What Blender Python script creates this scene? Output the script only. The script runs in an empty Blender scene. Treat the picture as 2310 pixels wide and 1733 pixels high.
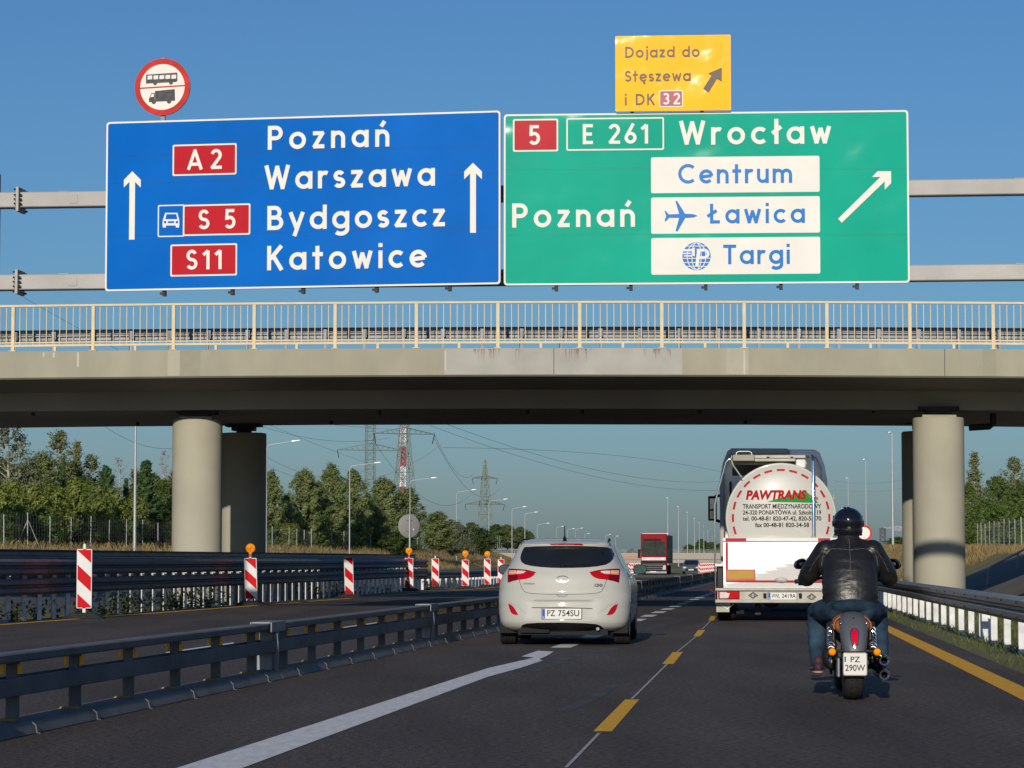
import bpy, bmesh, math, random
from mathutils import Vector, Matrix, Quaternion
from mathutils.geometry import delaunay_2d_cdt
random.seed(7)
S = bpy.context.scene
COL = S.collection
# ---------------------------------------------------------------- camera
F, CX, CY, HOR, CAMH = 6100.0, 1155.0, 866.5, 1263.0, 1.14      # focal length and centre in photo pixels, eye height in m
PITCH = math.atan((HOR - CY) / F)
cd = bpy.data.cameras.new("camera"); cam = bpy.data.objects.new("camera", cd); COL.objects.link(cam)
cam.location = (0, 0, CAMH); cam.rotation_euler = (math.pi/2 + PITCH, 0, 0)
cd.sensor_width = 36; cd.lens = 36*F/2310; cd.clip_start = 0.5; cd.clip_end = 20000
S.camera = cam
# ---------------------------------------------------------------- sky and sun
SUN = Vector((0.144, 1.0, -0.315)).normalized()                     # the way sunlight travels
ELEV = math.asin(-SUN.z)
w = bpy.data.worlds.new("World"); S.world = w; w.use_nodes = True
nt = w.node_tree; bg = nt.nodes["Background"]
sky = nt.nodes.new("ShaderNodeTexSky"); sky.sky_type = 'NISHITA'; sky.sun_disc = False
sky.sun_elevation = ELEV; sky.sun_rotation = math.atan2(-SUN.x, -SUN.y)
sky.altitude = 0; sky.air_density = 1.13; sky.dust_density = 0.75; sky.ozone_density = 8.3
nt.links.new(sky.outputs[0], bg.inputs[0]); bg.inputs[1].default_value = 0.082
ld = bpy.data.lights.new("sun", 'SUN'); ld.energy = 3.8; ld.angle = math.radians(0.55); ld.color = (1.0, 0.90, 0.765)
lo = bpy.data.objects.new("sun", ld); COL.objects.link(lo)
lo.rotation_euler = SUN.to_track_quat('-Z', 'Y').to_euler(); lo.location = (-20, -60, 40)
S.view_settings.view_transform = 'Standard'; S.view_settings.look = 'None'
S.view_settings.exposure = 0.0; S.view_settings.gamma = 1
S.render.engine = 'CYCLES'
S.cycles.max_bounces = 6; S.cycles.caustics_reflective = False; S.cycles.caustics_refractive = False
# ---------------------------------------------------------------- helpers
cp, sp = math.cos(PITCH), math.sin(PITCH)
def ray(u, v):
    a, b = (u-CX)/F, -(v-CY)/F
    return Vector((a, cp - b*sp, sp + b*cp))
def at(u, v, Y):
    d = ray(u, v); return Vector((0, 0, CAMH)) + d*(Y/d.y)
def gnd(u, v, z=0.0):
    d = ray(u, v); return Vector((0, 0, CAMH)) + d*((z-CAMH)/d.z)
def L3(a, b, t): return a + (b-a)*t
def interp(tab, x):
    if x <= tab[0][0]: return tab[0][1]
    for (a, p), (b, q) in zip(tab, tab[1:]):
        if x <= b: return p + (q-p)*(x-a)/(b-a)
    return tab[-1][1]
def smooth_interp(tab, x):
    n = len(tab)
    if x <= tab[0][0]: return tab[0][1]
    if x >= tab[-1][0]: return tab[-1][1]
    for i in range(n-1):
        if x <= tab[i+1][0]: break
    def sl(k):
        if k <= 0 or k >= n-1:
            k2 = min(max(k, 0), n-2)
            return (tab[k2+1][1]-tab[k2][1])/(tab[k2+1][0]-tab[k2][0])
        a = (tab[k][1]-tab[k-1][1])/(tab[k][0]-tab[k-1][0]); b = (tab[k+1][1]-tab[k][1])/(tab[k+1][0]-tab[k][0])
        return 0 if a*b <= 0 else 2*a*b/(a+b)
    x0, y0 = tab[i]; x1, y1 = tab[i+1]; h = x1-x0; t = (x-x0)/h
    return (2*t**3-3*t*t+1)*y0 + (t**3-2*t*t+t)*h*sl(i) + (-2*t**3+3*t*t)*y1 + (t**3-t*t)*h*sl(i+1)

MATS = {}
def mat(name, col, rough=0.5, metal=0.0, var=0.10, scale=4.0, bump=0.0, bscale=60.0, coat=0.0, spec=0.25, stretch=(1,1,1), emit=0.0, trans=0.0, col2=None, cscale=None, detail=4.0, speck=0.0, sscale=40.0, cbump=0.0, crough=0.05, cbs=1.0):
    if name in MATS: return MATS[name]
    m = bpy.data.materials.new(name); m.use_nodes = True; t = m.node_tree; N = t.nodes; K = t.links
    b = N["Principled BSDF"]
    b.inputs["Roughness"].default_value = rough; b.inputs["Metallic"].default_value = metal
    b.inputs["Specular IOR Level"].default_value = spec; b.inputs["Coat Weight"].default_value = coat
    b.inputs["Coat Roughness"].default_value = crough
    tc = N.new("ShaderNodeTexCoord"); mp = N.new("ShaderNodeMapping"); mp.inputs["Scale"].default_value = stretch
    K.new(tc.outputs["Object"], mp.inputs[0])
    nz = N.new("ShaderNodeTexNoise"); nz.inputs["Scale"].default_value = scale; nz.inputs["Detail"].default_value = detail
    K.new(mp.outputs[0], nz.inputs[0])
    rp = N.new("ShaderNodeValToRGB"); rp.color_ramp.elements[0].position = 0.3; rp.color_ramp.elements[1].position = 0.7
    c1 = [max(0, c*(1-var)) for c in col]; c2 = [min(1, c*(1+var)) for c in (col2 or col)]
    rp.color_ramp.elements[0].color = (*c1, 1); rp.color_ramp.elements[1].color = (*c2, 1)
    K.new(nz.outputs[0], rp.inputs[0]); K.new(rp.outputs[0], b.inputs["Base Color"])
    if speck:
        ns = N.new("ShaderNodeTexNoise"); ns.inputs["Scale"].default_value = sscale; ns.inputs["Detail"].default_value = 2
        K.new(tc.outputs["Object"], ns.inputs[0]); r2 = N.new("ShaderNodeValToRGB")
        r2.color_ramp.elements[0].position = 0.35; r2.color_ramp.elements[1].position = 0.68
        r2.color_ramp.elements[0].color = (1-speck,)*3+(1,); r2.color_ramp.elements[1].color = (1+speck,)*3+(1,)
        K.new(ns.outputs[0], r2.inputs[0]); ml = N.new("ShaderNodeMix"); ml.data_type = 'RGBA'; ml.blend_type = 'MULTIPLY'; ml.inputs[0].default_value = 1
        K.new(rp.outputs[0], ml.inputs[6]); K.new(r2.outputs[0], ml.inputs[7]); K.new(ml.outputs[2], b.inputs["Base Color"])
    if cbump:
        nc = N.new("ShaderNodeTexNoise"); nc.inputs["Scale"].default_value = cbs; nc.inputs["Detail"].default_value = 2.5
        K.new(mp.outputs[0], nc.inputs[0]); bc = N.new("ShaderNodeBump"); bc.inputs["Strength"].default_value = 1.0; bc.inputs["Distance"].default_value = cbump
        K.new(nc.outputs[0], bc.inputs["Height"]); K.new(bc.outputs[0], b.inputs["Coat Normal"])
    if bump:
        nb = N.new("ShaderNodeTexNoise"); nb.inputs["Scale"].default_value = bscale; nb.inputs["Detail"].default_value = 3
        K.new(mp.outputs[0], nb.inputs[0])
        bp = N.new("ShaderNodeBump"); bp.inputs["Strength"].default_value = bump; bp.inputs["Distance"].default_value = 0.02
        K.new(nb.outputs[0], bp.inputs["Height"]); K.new(bp.outputs[0], b.inputs["Normal"])
    if emit:
        b.inputs["Emission Color"].default_value = (*col, 1); b.inputs["Emission Strength"].default_value = emit
    if trans: b.inputs["Transmission Weight"].default_value = trans
    MATS[name] = m
    return m

def leaf_mat(name, ca, cb, scale=0.5, trans=0.25):
    m = bpy.data.materials.new(name); m.use_nodes = True; t = m.node_tree; N = t.nodes; K = t.links
    b = N["Principled BSDF"]; b.inputs["Roughness"].default_value = 0.6; b.inputs["Specular IOR Level"].default_value = 0.25
    tc = N.new("ShaderNodeTexCoord"); nz = N.new("ShaderNodeTexNoise"); nz.inputs["Scale"].default_value = scale; nz.inputs["Detail"].default_value = 5
    K.new(tc.outputs["Object"], nz.inputs[0])
    gi = N.new("ShaderNodeNewGeometry"); ad = N.new("ShaderNodeMath"); ad.operation = 'MULTIPLY_ADD'
    K.new(gi.outputs["Random Per Island"], ad.inputs[0]); ad.inputs[1].default_value = 0.34
    sb = N.new("ShaderNodeMath"); sb.operation = 'SUBTRACT'; K.new(nz.outputs[0], sb.inputs[0]); sb.inputs[1].default_value = 0.17
    K.new(sb.outputs[0], ad.inputs[2])
    rp = N.new("ShaderNodeValToRGB"); rp.color_ramp.elements[0].position = 0.25; rp.color_ramp.elements[1].position = 0.75
    rp.color_ramp.elements[0].color = (*ca, 1); rp.color_ramp.elements[1].color = (*cb, 1)
    K.new(ad.outputs[0], rp.inputs[0]); K.new(rp.outputs[0], b.inputs["Base Color"])
    tr = N.new("ShaderNodeBsdfTranslucent"); K.new(rp.outputs[0], tr.inputs[0])
    mx = N.new("ShaderNodeMixShader"); mx.inputs[0].default_value = trans
    K.new(b.outputs[0], mx.inputs[1]); K.new(tr.outputs[0], mx.inputs[2]); K.new(mx.outputs[0], N["Material Output"].inputs[0])
    MATS[name] = m
    return m

class MB:
    """collects shapes and links them as one mesh object"""
    def __init__(s): s.v, s.f, s.m = [], [], []
    def add(s, vs, fs, m=0):
        o = len(s.v); s.v += [tuple(p) for p in vs]
        for f in fs: s.f.append([i+o for i in f]); s.m.append(m)
        return s
    def box(s, x0, x1, y0, y1, z0, z1, m=0):
        vs = [(x0,y0,z0),(x1,y0,z0),(x1,y1,z0),(x0,y1,z0),(x0,y0,z1),(x1,y0,z1),(x1,y1,z1),(x0,y1,z1)]
        return s.add(vs, [(0,3,2,1),(4,5,6,7),(0,1,5,4),(1,2,6,5),(2,3,7,6),(3,0,4,7)], m)
    def hexa(s, vs, m=0):
        return s.add(vs, [(0,3,2,1),(4,5,6,7),(0,1,5,4),(1,2,6,5),(2,3,7,6),(3,0,4,7)], m)
    def tube(s, pts, r, n=8, m=0, cap=True, ry=None):
        pts = [Vector(p) for p in pts]; k = len(pts)
        rs = r if isinstance(r, (list, tuple)) else [r]*k
        tang = []
        for i in range(k):
            d = pts[min(i+1, k-1)] - pts[max(i-1, 0)]
            tang.append(d.normalized() if d.length > 1e-9 else Vector((0,0,1)))
        up = Vector((0,0,1)) if abs(tang[0].z) < 0.9 else Vector((0,1,0))
        a = tang[0].cross(up).normalized(); vs = []
        for i in range(k):
            if i:
                q = tang[i-1].rotation_difference(tang[i]); a = (q @ a).normalized()
            b = tang[i].cross(a)
            for j in range(n):
                t = 2*math.pi*j/n
                vs.append(pts[i] + a*(math.cos(t)*rs[i]) + b*(math.sin(t)*(rs[i] if ry is None else rs[i]*ry)))
        fs = [(i*n+j, i*n+(j+1) % n, (i+1)*n+(j+1) % n, (i+1)*n+j) for i in range(k-1) for j in range(n)]
        if cap: fs += [tuple(range(n))[::-1], tuple(range((k-1)*n, k*n))]
        return s.add(vs, fs, m)
    def lathe(s, prof, n=24, axis='z', c=(0,0,0), m=0, sy=1.0, caps=False):
        vs = []
        for r, z in prof:
            for j in range(n):
                t = 2*math.pi*j/n; a, b = r*math.cos(t), r*math.sin(t)*sy
                p = (a, b, z) if axis == 'z' else ((a, z, b) if axis == 'y' else (z, a, b))
                vs.append((p[0]+c[0], p[1]+c[1], p[2]+c[2]))
        k = len(prof)
        fs = [(i*n+j, i*n+(j+1) % n, (i+1)*n+(j+1) % n, (i+1)*n+j) for i in range(k-1) for j in range(n)]
        if caps: fs += [tuple(range(n))[::-1], tuple(range((k-1)*n, k*n))]
        return s.add(vs, fs, m)
    def torus(s, c, R, r, axis='y', n=32, k=10, m=0, sq=1.0):
        vs = []
        for i in range(n):
            t = 2*math.pi*i/n
            for j in range(k):
                q = 2*math.pi*j/k; rr = R + r*math.cos(q); d = r*sq*math.sin(q)
                p = {'y': (rr*math.cos(t), d, rr*math.sin(t)), 'x': (d, rr*math.cos(t), rr*math.sin(t)), 'z': (rr*math.cos(t), rr*math.sin(t), d)}[axis]
                vs.append((p[0]+c[0], p[1]+c[1], p[2]+c[2]))
        return s.add(vs, [(i*k+j, ((i+1) % n)*k+j, ((i+1) % n)*k+(j+1) % k, i*k+(j+1) % k) for i in range(n) for j in range(k)], m)
    def ell(s, c, r, n=16, k=10, m=0, rot=None):
        vs = [Vector((0,0,-1))]
        for i in range(1, k):
            a = -math.pi/2 + math.pi*i/k
            for j in range(n):
                t = 2*math.pi*j/n; vs.append(Vector((math.cos(a)*math.cos(t), math.cos(a)*math.sin(t), math.sin(a))))
        vs.append(Vector((0,0,1)))
        R = rot.to_matrix() if rot is not None else Matrix.Identity(3)
        vs = [R @ Vector((p.x*r[0], p.y*r[1], p.z*r[2])) + Vector(c) for p in vs]
        fs = [(0, 1+(j+1) % n, 1+j) for j in range(n)]
        for i in range(k-2):
            for j in range(n): fs.append((1+i*n+j, 1+i*n+(j+1) % n, 1+(i+1)*n+(j+1) % n, 1+(i+1)*n+j))
        e = 1+(k-2)*n; fs += [(e+j, e+(j+1) % n, len(vs)-1) for j in range(n)]
        return s.add(vs, fs, m)
    def cap(s, a, b, ra, rb, n=12, m=0):
        """tapered capsule with round ends"""
        a, b = Vector(a), Vector(b); d = (b-a).normalized(); pts, rs = [], []
        for t in (0.99, 0.85, 0.6, 0.3): pts.append(a - d*ra*t); rs.append(ra*math.sqrt(1-t*t))
        pts += [a, b]; rs += [ra, rb]
        for t in (0.3, 0.6, 0.85, 0.99): pts.append(b + d*rb*t); rs.append(rb*math.sqrt(1-t*t))
        return s.tube(pts, rs, n, m)
    def prism(s, poly, fn, d0, d1, m=0):
        """polygon (list of 2-D points) from depth d0 to d1; fn(a, b, d) gives the 3-D point"""
        n = len(poly)
        vs = [fn(a, b, d0) for a, b in poly] + [fn(a, b, d1) for a, b in poly]
        fs = [tuple(range(n))[::-1], tuple(range(n, 2*n))] + [(i, (i+1) % n, n+(i+1) % n, n+i) for i in range(n)]
        return s.add(vs, fs, m)
    def sweep(s, path, prof, m=0, closed=True, caps=True):
        """profile of (offset to the right, z) along a ground path of (x, y) or (x, y, z)"""
        P = [Vector((p[0], p[1], p[2] if len(p) > 2 else 0.0)) for p in path]; k = len(P); n = len(prof); vs = []
        for i in range(k):
            d = (P[min(i+1, k-1)] - P[max(i-1, 0)]); d.z = 0; d.normalize(); r = Vector((d.y, -d.x, 0))
            for o, z in prof: vs.append(P[i] + r*o + Vector((0,0,z)))
        q = n if closed else n-1
        fs = [(i*n+j, i*n+(j+1) % n, (i+1)*n+(j+1) % n, (i+1)*n+j) for i in range(k-1) for j in range(q)]
        if closed and caps: fs += [tuple(range(n)), tuple(range((k-1)*n, k*n))[::-1]]
        return s.add(vs, fs, m)
    def build(s, name, mats, parent=None, smooth=None, bevel=0.0, recalc=True, seg=1):
        me = bpy.data.meshes.new(name)
        me.from_pydata(s.v, [], s.f)
        mats = mats if isinstance(mats, (list, tuple)) else [mats]
        for m in mats: me.materials.append(m)
        if len(mats) > 1: me.polygons.foreach_set("material_index", s.m)
        if recalc or bevel:
            bm = bmesh.new(); bm.from_mesh(me)
            if recalc: bmesh.ops.recalc_face_normals(bm, faces=bm.faces)
            if bevel:
                es = [e for e in bm.edges if len(e.link_faces) == 2 and e.calc_face_angle(0) > 0.6]
                bmesh.ops.bevel(bm, geom=es, offset=bevel, segments=seg, affect='EDGES', profile=0.5, clamp_overlap=True)
            bm.to_mesh(me); bm.free()
        if smooth is not None:
            me.polygons.foreach_set("use_smooth", [True]*len(me.polygons))
            me.set_sharp_from_angle(angle=math.radians(smooth))
        me.update()
        o = bpy.data.objects.new(name, me); COL.objects.link(o)
        if parent is not None: o.parent = parent
        return o

def tag(o, label=None, cat=None, group=None, kind=None):
    if label: o["label"] = label
    if cat: o["category"] = cat
    if group: o["group"] = group
    if kind: o["kind"] = kind
    return o
def thing(name, label, cat, loc=(0,0,0), rotz=0.0, group=None):
    o = bpy.data.objects.new(name, None); COL.objects.link(o); o.empty_display_size = 0.3
    o.location = loc; o.rotation_euler = (0, 0, rotz)
    return tag(o, label, cat, group)
KIDS = {}
def kids(o): return [c for c in bpy.data.objects if c.parent == o]
def dup(o, loc, rotz=0.0, label=None, group=None, scale=None, parent=None):
    c = o.copy(); COL.objects.link(c)
    if parent is not None: c.parent = parent
    if loc is not None: c.location = loc; c.rotation_euler = (0, 0, rotz)
    if scale is not None: c.scale = scale if isinstance(scale, (tuple, list)) else (scale,)*3
    if label: c["label"] = label
    if group: c["group"] = group
    for k in kids(o): dup(k, None, parent=c)
    return c
def patch(outline, fn, res=0.05, name='patch', mats=None, parent=None, skirt=None, smooth=40):
    """fills a 2-D outline with a fine triangulation and lays it on the surface fn(a, b, lift)"""
    xs = [p[0] for p in outline]; ys = [p[1] for p in outline]; pts = []
    n = len(outline); ol = []
    for i in range(n):
        a, b = Vector(outline[i]), Vector(outline[(i+1) % n]); k = max(1, int((b-a).length/res))
        for j in range(k): ol.append(a.lerp(b, j/k))
    n = len(ol); pts = list(ol)
    def inside(x, y):
        c = False
        for i in range(n):
            a, b = ol[i], ol[(i+1) % n]
            if (a.y > y) != (b.y > y) and x < (b.x-a.x)*(y-a.y)/(b.y-a.y)+a.x: c = not c
        return c
    x = min(xs)+res/2
    while x < max(xs):
        y = min(ys)+res/2
        while y < max(ys):
            if inside(x, y): pts.append(Vector((x, y)))
            y += res
        x += res
    r = delaunay_2d_cdt([Vector((p[0], p[1])) for p in pts], [], [list(range(n))], 1, 1e-6)
    vs = [fn(p.x, p.y, 1.0) for p in r[0]]; fs = [tuple(f) for f in r[2]]
    mb = MB(); mb.add(vs, fs)
    if skirt is not None:
        k = len(ol); top = [fn(p.x, p.y, 1.0) for p in ol]; low = [fn(p.x, p.y, skirt) for p in ol]
        mb.add(top+low, [(i, (i+1) % k, k+(i+1) % k, k+i) for i in range(k)])
    if name is None: return mb
    return mb.build(name, mats, parent, smooth=smooth)
def ribbon2d(pts, wd, closed=False):
    """flat ribbon of width wd along 2-D points: returns left points and right points (mitred)"""
    P = [Vector(p) for p in pts]; k = len(P); l, r = [], []
    for i in range(k):
        if closed: a, b = P[i-1], P[(i+1) % k]; d1, d2 = (P[i]-a), (b-P[i])
        else:
            d1 = P[i]-P[i-1] if i else P[1]-P[0]; d2 = P[i+1]-P[i] if i < k-1 else P[-1]-P[-2]
        d1.normalize(); d2.normalize(); n1 = Vector((-d1.y, d1.x)); n2 = Vector((-d2.y, d2.x)); m = n1+n2
        if m.length < 1e-4: m = n1
        m.normalize(); c = max(0.45, m.dot(n1)); off = m*(wd/2/c); l.append(P[i]+off); r.append(P[i]-off)
    return l, r
def add_ribbon(mb, pts, wd, fn, lift, m=0, closed=False):
    l, r = ribbon2d(pts, wd, closed); k = len(l)
    vs = [fn(p.x, p.y, lift) for p in l] + [fn(p.x, p.y, lift) for p in r]
    mb.add(vs, [(i, (i+1) % k, k+(i+1) % k, k+i) for i in range(k if closed else k-1)], m)
def rounded(x0, x1, y0, y1, r, n=5):
    out = []
    for cx, cy, a0 in ((x1-r, y1-r, 0), (x0+r, y1-r, 90), (x0+r, y0+r, 180), (x1-r, y0+r, 270)):
        for i in range(n+1):
            a = math.radians(a0 + 90*i/n); out.append((cx+r*math.cos(a), cy+r*math.sin(a)))
    return out
def text_mesh(txt, size_h, fn, width=None, bold=0.0, shear=0.0, center=False):
    """built-in font as a flat mesh: cap height size_h, squeezed to a width; fn(a, b) gives the 3-D point"""
    cu = bpy.data.curves.new("t", 'FONT'); cu.body = txt; cu.size = 1; cu.offset = bold; cu.shear = shear; cu.resolution_u = 4
    ob = bpy.data.objects.new("t", cu); COL.objects.link(ob)
    bpy.context.view_layer.update()
    me = bpy.data.meshes.new_from_object(ob.evaluated_get(bpy.context.evaluated_depsgraph_get()))
    co = [v.co.copy() for v in me.vertices]; fs = [tuple(p.vertices) for p in me.polygons]
    bpy.data.objects.remove(ob); bpy.data.curves.remove(cu); bpy.data.meshes.remove(me)
    x0 = min(c.x for c in co); x1 = max(c.x for c in co); k = size_h/0.682
    sx = k if width is None else width/(x1-x0)
    off = (x1-x0)*sx/2 if center else 0
    mb = MB(); mb.add([fn((c.x-x0)*sx-off, c.y*k) for c in co], fs)
    return mb
def blob(mb, voxel, sm, name, mt, parent=None, factor=0.5):
    """union of closed shapes as one continuous smooth skin"""
    o = mb.build("tmp", mt)
    r = o.modifiers.new("r", 'REMESH'); r.mode = 'VOXEL'; r.voxel_size = voxel
    q = o.modifiers.new("s", 'SMOOTH'); q.iterations = sm; q.factor = factor
    bpy.context.view_layer.update()
    me = bpy.data.meshes.new_from_object(o.evaluated_get(bpy.context.evaluated_depsgraph_get()))
    me.name = name; bpy.data.objects.remove(o)
    me.materials.clear(); me.materials.append(mt)
    me.polygons.foreach_set("use_smooth", [True]*len(me.polygons))
    ob = bpy.data.objects.new(name, me); COL.objects.link(ob)
    if parent is not None: ob.parent = parent
    return ob
# ================================================================ ground, roads, markings
m_asph = mat('asphalt', (0.082,0.068,0.060), 0.85, var=0.26, scale=0.7, bump=0.6, bscale=40, speck=.45, sscale=22, spec=0.14, stretch=(1.5,0.25,1), detail=8)
m_asph2 = mat('old_asphalt', (0.10,0.095,0.09), 0.85, var=0.2, scale=0.4, bump=0.2, bscale=60)
m_white = mat('white_marking', (0.62,0.62,0.60), 0.7, var=0.14, scale=9, bump=0.1, stretch=(2,.4,1))
m_yellow = mat('yellow_marking', (0.72,0.37,0.012), 0.7, var=0.10, scale=9, bump=0.1, stretch=(2,.5,1))
m_dirt = mat('verge_soil', (0.20,0.165,0.11), 0.95, var=0.35, scale=1.6, bump=0.5, bscale=14, col2=(0.11,0.115,0.045), detail=8)
m_straw = mat('dry_grass_ground', (0.22,0.165,0.075), 0.95, var=0.3, scale=0.35, bump=0.4, bscale=4, col2=(0.17,0.15,0.055), detail=8)
m_field = mat('far_field', (0.10,0.12,0.05), 0.95, var=0.3, scale=0.02, col2=(0.2,0.17,0.08))
m_pave = mat('concrete_paving', (0.15,0.135,0.11), 0.9, var=0.15, scale=1.2, bump=0.4, bscale=8)

g = MB(); g.add([(-6000,-50,-0.30),(6000,-50,-0.30),(6000,9000,-0.30),(-6000,9000,-0.30)], [(0,1,2,3)])
tag(g.build('ground', m_field), kind='structure')
def RY(d): return 2.5 + 0.0855*d if d < 120 else 12.76 + 0.090*(d-120)            # right yellow edge line
LTAB = [(10,-13.4),(30,-11.05),(47,-8.95),(68.2,-6.22),(95,-2.8),(112,-0.6),(160,3.6),(263,12.4),(500,33.0),(900,69.0)]
def LX(d): return smooth_interp(LTAB, d)                                              # left yellow edge line
DS = [2,6,10,14,18,22,26,30,36,42,48,54,60,68,76,86,96,106,116,130,145,160,180,210,240,263,300,350,420,500,600,750,900]
def far_drop(d): return 0 if d < 140 else -0.45*min(1, (d-140)/120.0)
r = MB()
vs = []
for d in DS: vs += [(LX(d)-0.45, d, far_drop(d)), (RY(d)+0.30, d, far_drop(d))]
r.add(vs, [(2*i, 2*i+1, 2*i+3, 2*i+2) for i in range(len(DS)-1)])
tag(r.build('road', m_asph), kind='structure')
# the other carriageway beyond the left guardrail
r = MB(); vs = []
for d in DS: vs += [(LX(d)-14.0, d, far_drop(d)-0.02), (LX(d)-2.4, d, far_drop(d)-0.02)]
r.add(vs, [(2*i, 2*i+1, 2*i+3, 2*i+2) for i in range(len(DS)-1)])
tag(r.build('other_carriageway', m_asph2), kind='structure')
def strip_between(name, fa, fb, m, z=0.0, ds=DS, kind='structure', y0=None):
    r = MB(); vs = []
    for d in ds: vs += [(fa(d), d, far_drop(d)+z), (fb(d), d, far_drop(d)+z)]
    r.add(vs, [(2*i, 2*i+1, 2*i+3, 2*i+2) for i in range(len(ds)-1)])
    return tag(r.build(name, m), kind=kind)
strip_between('median_verge', lambda d: LX(d)-2.4, lambda d: LX(d)-0.45, m_dirt, -0.012)
strip_between('right_verge', lambda d: RY(d)+0.30, lambda d: RY(d)+5.2, m_dirt, -0.012)
# markings, as sheets 4 mm proud of the road
mk = MB()
def quad_px(mb, pts, z=0.004, m=0): mb.add([gnd(u, v, z) for u, v in pts], [tuple(range(len(pts)))], m)
ds = [d for d in DS if d >= 6]
for a, b in zip(ds, ds[1:]):
    for f in (lambda d: RY(d)-0.12, lambda d: LX(d)-0.10):
        w2 = 0.12 if f(40) > 0 else 0.09
        mk.add([(f(a)-w2,a,0.004+far_drop(a)),(f(a)+w2,a,0.004+far_drop(a)),(f(b)+w2,b,0.004+far_drop(b)),(f(b)-w2,b,0.004+far_drop(b))], [(0,1,2,3)])
tag(mk.build('edge_line_marking', m_yellow), kind='structure')
mk = MB()
YD = [((1338,1650),(1380,1650),(1442,1578),(1410,1578)), ((1494,1498),(1519,1498),(1540.5,1471),(1518,1471)),
      ((1564,1435.5),(1579.5,1435.5),(1591,1421.5),(1575,1421.5)), ((1598,1400),(1611,1400),(1614,1390),(1603.5,1390))]
for q in YD: quad_px(mk, q)
for k in range(3):
    d = 62.0 + 10.7*k; x = -1.08+0.094*d
    mk.add([(x-.07,d,.004),(x+.07,d,.004),(x+.07+.36,d+4,.004),(x-.07+.36,d+4,.004)], [(0,1,2,3)])
tag(mk.build('yellow_lane_dashes', m_yellow), kind='structure')
mk = MB()
quad_px(mk, [(-911,2133),(-531,2133),(545,1733),(1100,1527),(1176,1506),(1224,1490),(1216,1487),(1231,1481),(1249,1470),(1213,1468),(1176,1481),(1205,1483.5),(1100,1507.5),(397,1733)])
WX = lambda d: 0.69+0.108*(d-35.8)
d = 35.2
while d < 140:
    a, b = d, d+2.0
    mk.add([(WX(a)-.13,a,.004),(WX(a)+.13,a,.004),(WX(b)+.13,b,.004),(WX(b)-.13,b,.004)], [(0,1,2,3)]); d += 3.8
quad_px(mk, [(372,1476),(375,1471),(527,1449),(527,1452)])                       # short bits of the old lane line behind the barrier
quad_px(mk, [(757,1419),(760,1416.5),(850,1404),(850,1406)])
tag(mk.build('white_lane_marking', m_white), kind='structure')
mk = MB(); add_ribbon(mk, [(gnd(u,v).x, gnd(u,v).y) for u, v in ((1277,1733),(1352,1655))], .022, lambda a,b,l: (a,b,.0045), 0)
for (a, b) in (((1425,1578),(1506,1498)),((1528,1471),(1571,1436)),((1583,1421),(1604,1400))):
    add_ribbon(mk, [(gnd(*p).x, gnd(*p).y) for p in (a, b)], .022, lambda a,b,l: (a,b,.0045), 0)
tag(mk.build('thin_guide_line', mat('chalk_line', (0.35,0.35,0.34), 0.9, var=.3, scale=20)), kind='structure')
# worn light streaks on the asphalt
m_worn = mat('worn_asphalt', (0.062,0.060,0.058), 0.85, var=0.35, scale=3.0, stretch=(2,.6,1), detail=8, bump=.2, bscale=80)
mk = MB()
for pts, wd in (([(1560,1420),(1600,1400),(1610,1392)],.1), ([(1180,1515),(1290,1478),(1380,1462)],.35), ([(1440,1425),(1510,1405),(1590,1388)],.3), ([(1270,1605),(1345,1572),(1390,1540)],.12)):
    add_ribbon(mk, [(gnd(*p).x, gnd(*p).y) for p in pts], wd, lambda a,b,l: (a,b,.002), 0)
tag(mk.build('worn_patch', m_worn), kind='structure')
# banks
FENCE_L = [(100,-38),(150,-36),(183,-34),(236,-30.5),(299,-26.5),(400,-20.5),(522,-13),(700,-1),(900,14)]
FENCE_ZL = [(100,1.9),(183,1.95),(236,2.1),(299,2.4),(400,2.6),(522,2.8),(700,3.6),(900,4.0)]
fx = lambda d: interp(FENCE_L, d); fz = lambda d: interp(FENCE_ZL, d)
def bank_z_left(x, d):
    o = fx(d) - x
    if o < 0:
        t = min(1, -o/13.0); t = t*t*(3-2*t); return fz(d)*(1-t) - 0.25*t
    return fz(d) + min(o, 40)*0.01
bd = [95,110,125,140,155,170,183,200,220,240,262,299,340,400,460,522,600,700,800,900]; offs = [-60,-30,-12,-4,0,2,4,6,8,10,12,14]
b = MB(); vs = [(fx(d)+o, d, bank_z_left(fx(d)+o, d)) for d in bd for o in offs]; n = len(offs)
b.add(vs, [(i*n+j, i*n+j+1, (i+1)*n+j+1, (i+1)*n+j) for i in range(len(bd)-1) for j in range(n-1)])
tag(b.build('left_bank', m_straw, smooth=60), kind='structure')
XR0 = lambda d: 3.37+0.083*d+3.6
def bank_z_right(x, d): 
    top = interp([(60,1.2),(100,1.35),(150,1.65),(218,2.05),(311,2.7),(600,3.2)], d)
    t = (x-XR0(d))*0.46*max(0, min(1, (d-55)/13.0))
    return max(-0.1, min(t, top + 0.1*(t-top)*0.15 if t > top else t))
rd = [55,58,62,66,70,78,84,90,97,104,112,120,135,150,180,218,260,311,380,460,600]; ro = [-0.5,0,0.5,1,2,3,4,5,6,8,12,25,60,120]
for nm, a, c, m in (('paved_slope', 0, 8, m_pave), ('right_bank', 8, len(rd)-1, m_straw)):
    b = MB(); dd = rd[a:c+1]; vs = [(XR0(d)+o, d, bank_z_right(XR0(d)+o, d)) for d in dd for o in ro]; n = len(ro)
    b.add(vs, [(i*n+j, i*n+j+1, (i+1)*n+j+1, (i+1)*n+j) for i in range(len(dd)-1) for j in range(n-1)])
    tag(b.build(nm, m, smooth=50), kind='structure')
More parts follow.
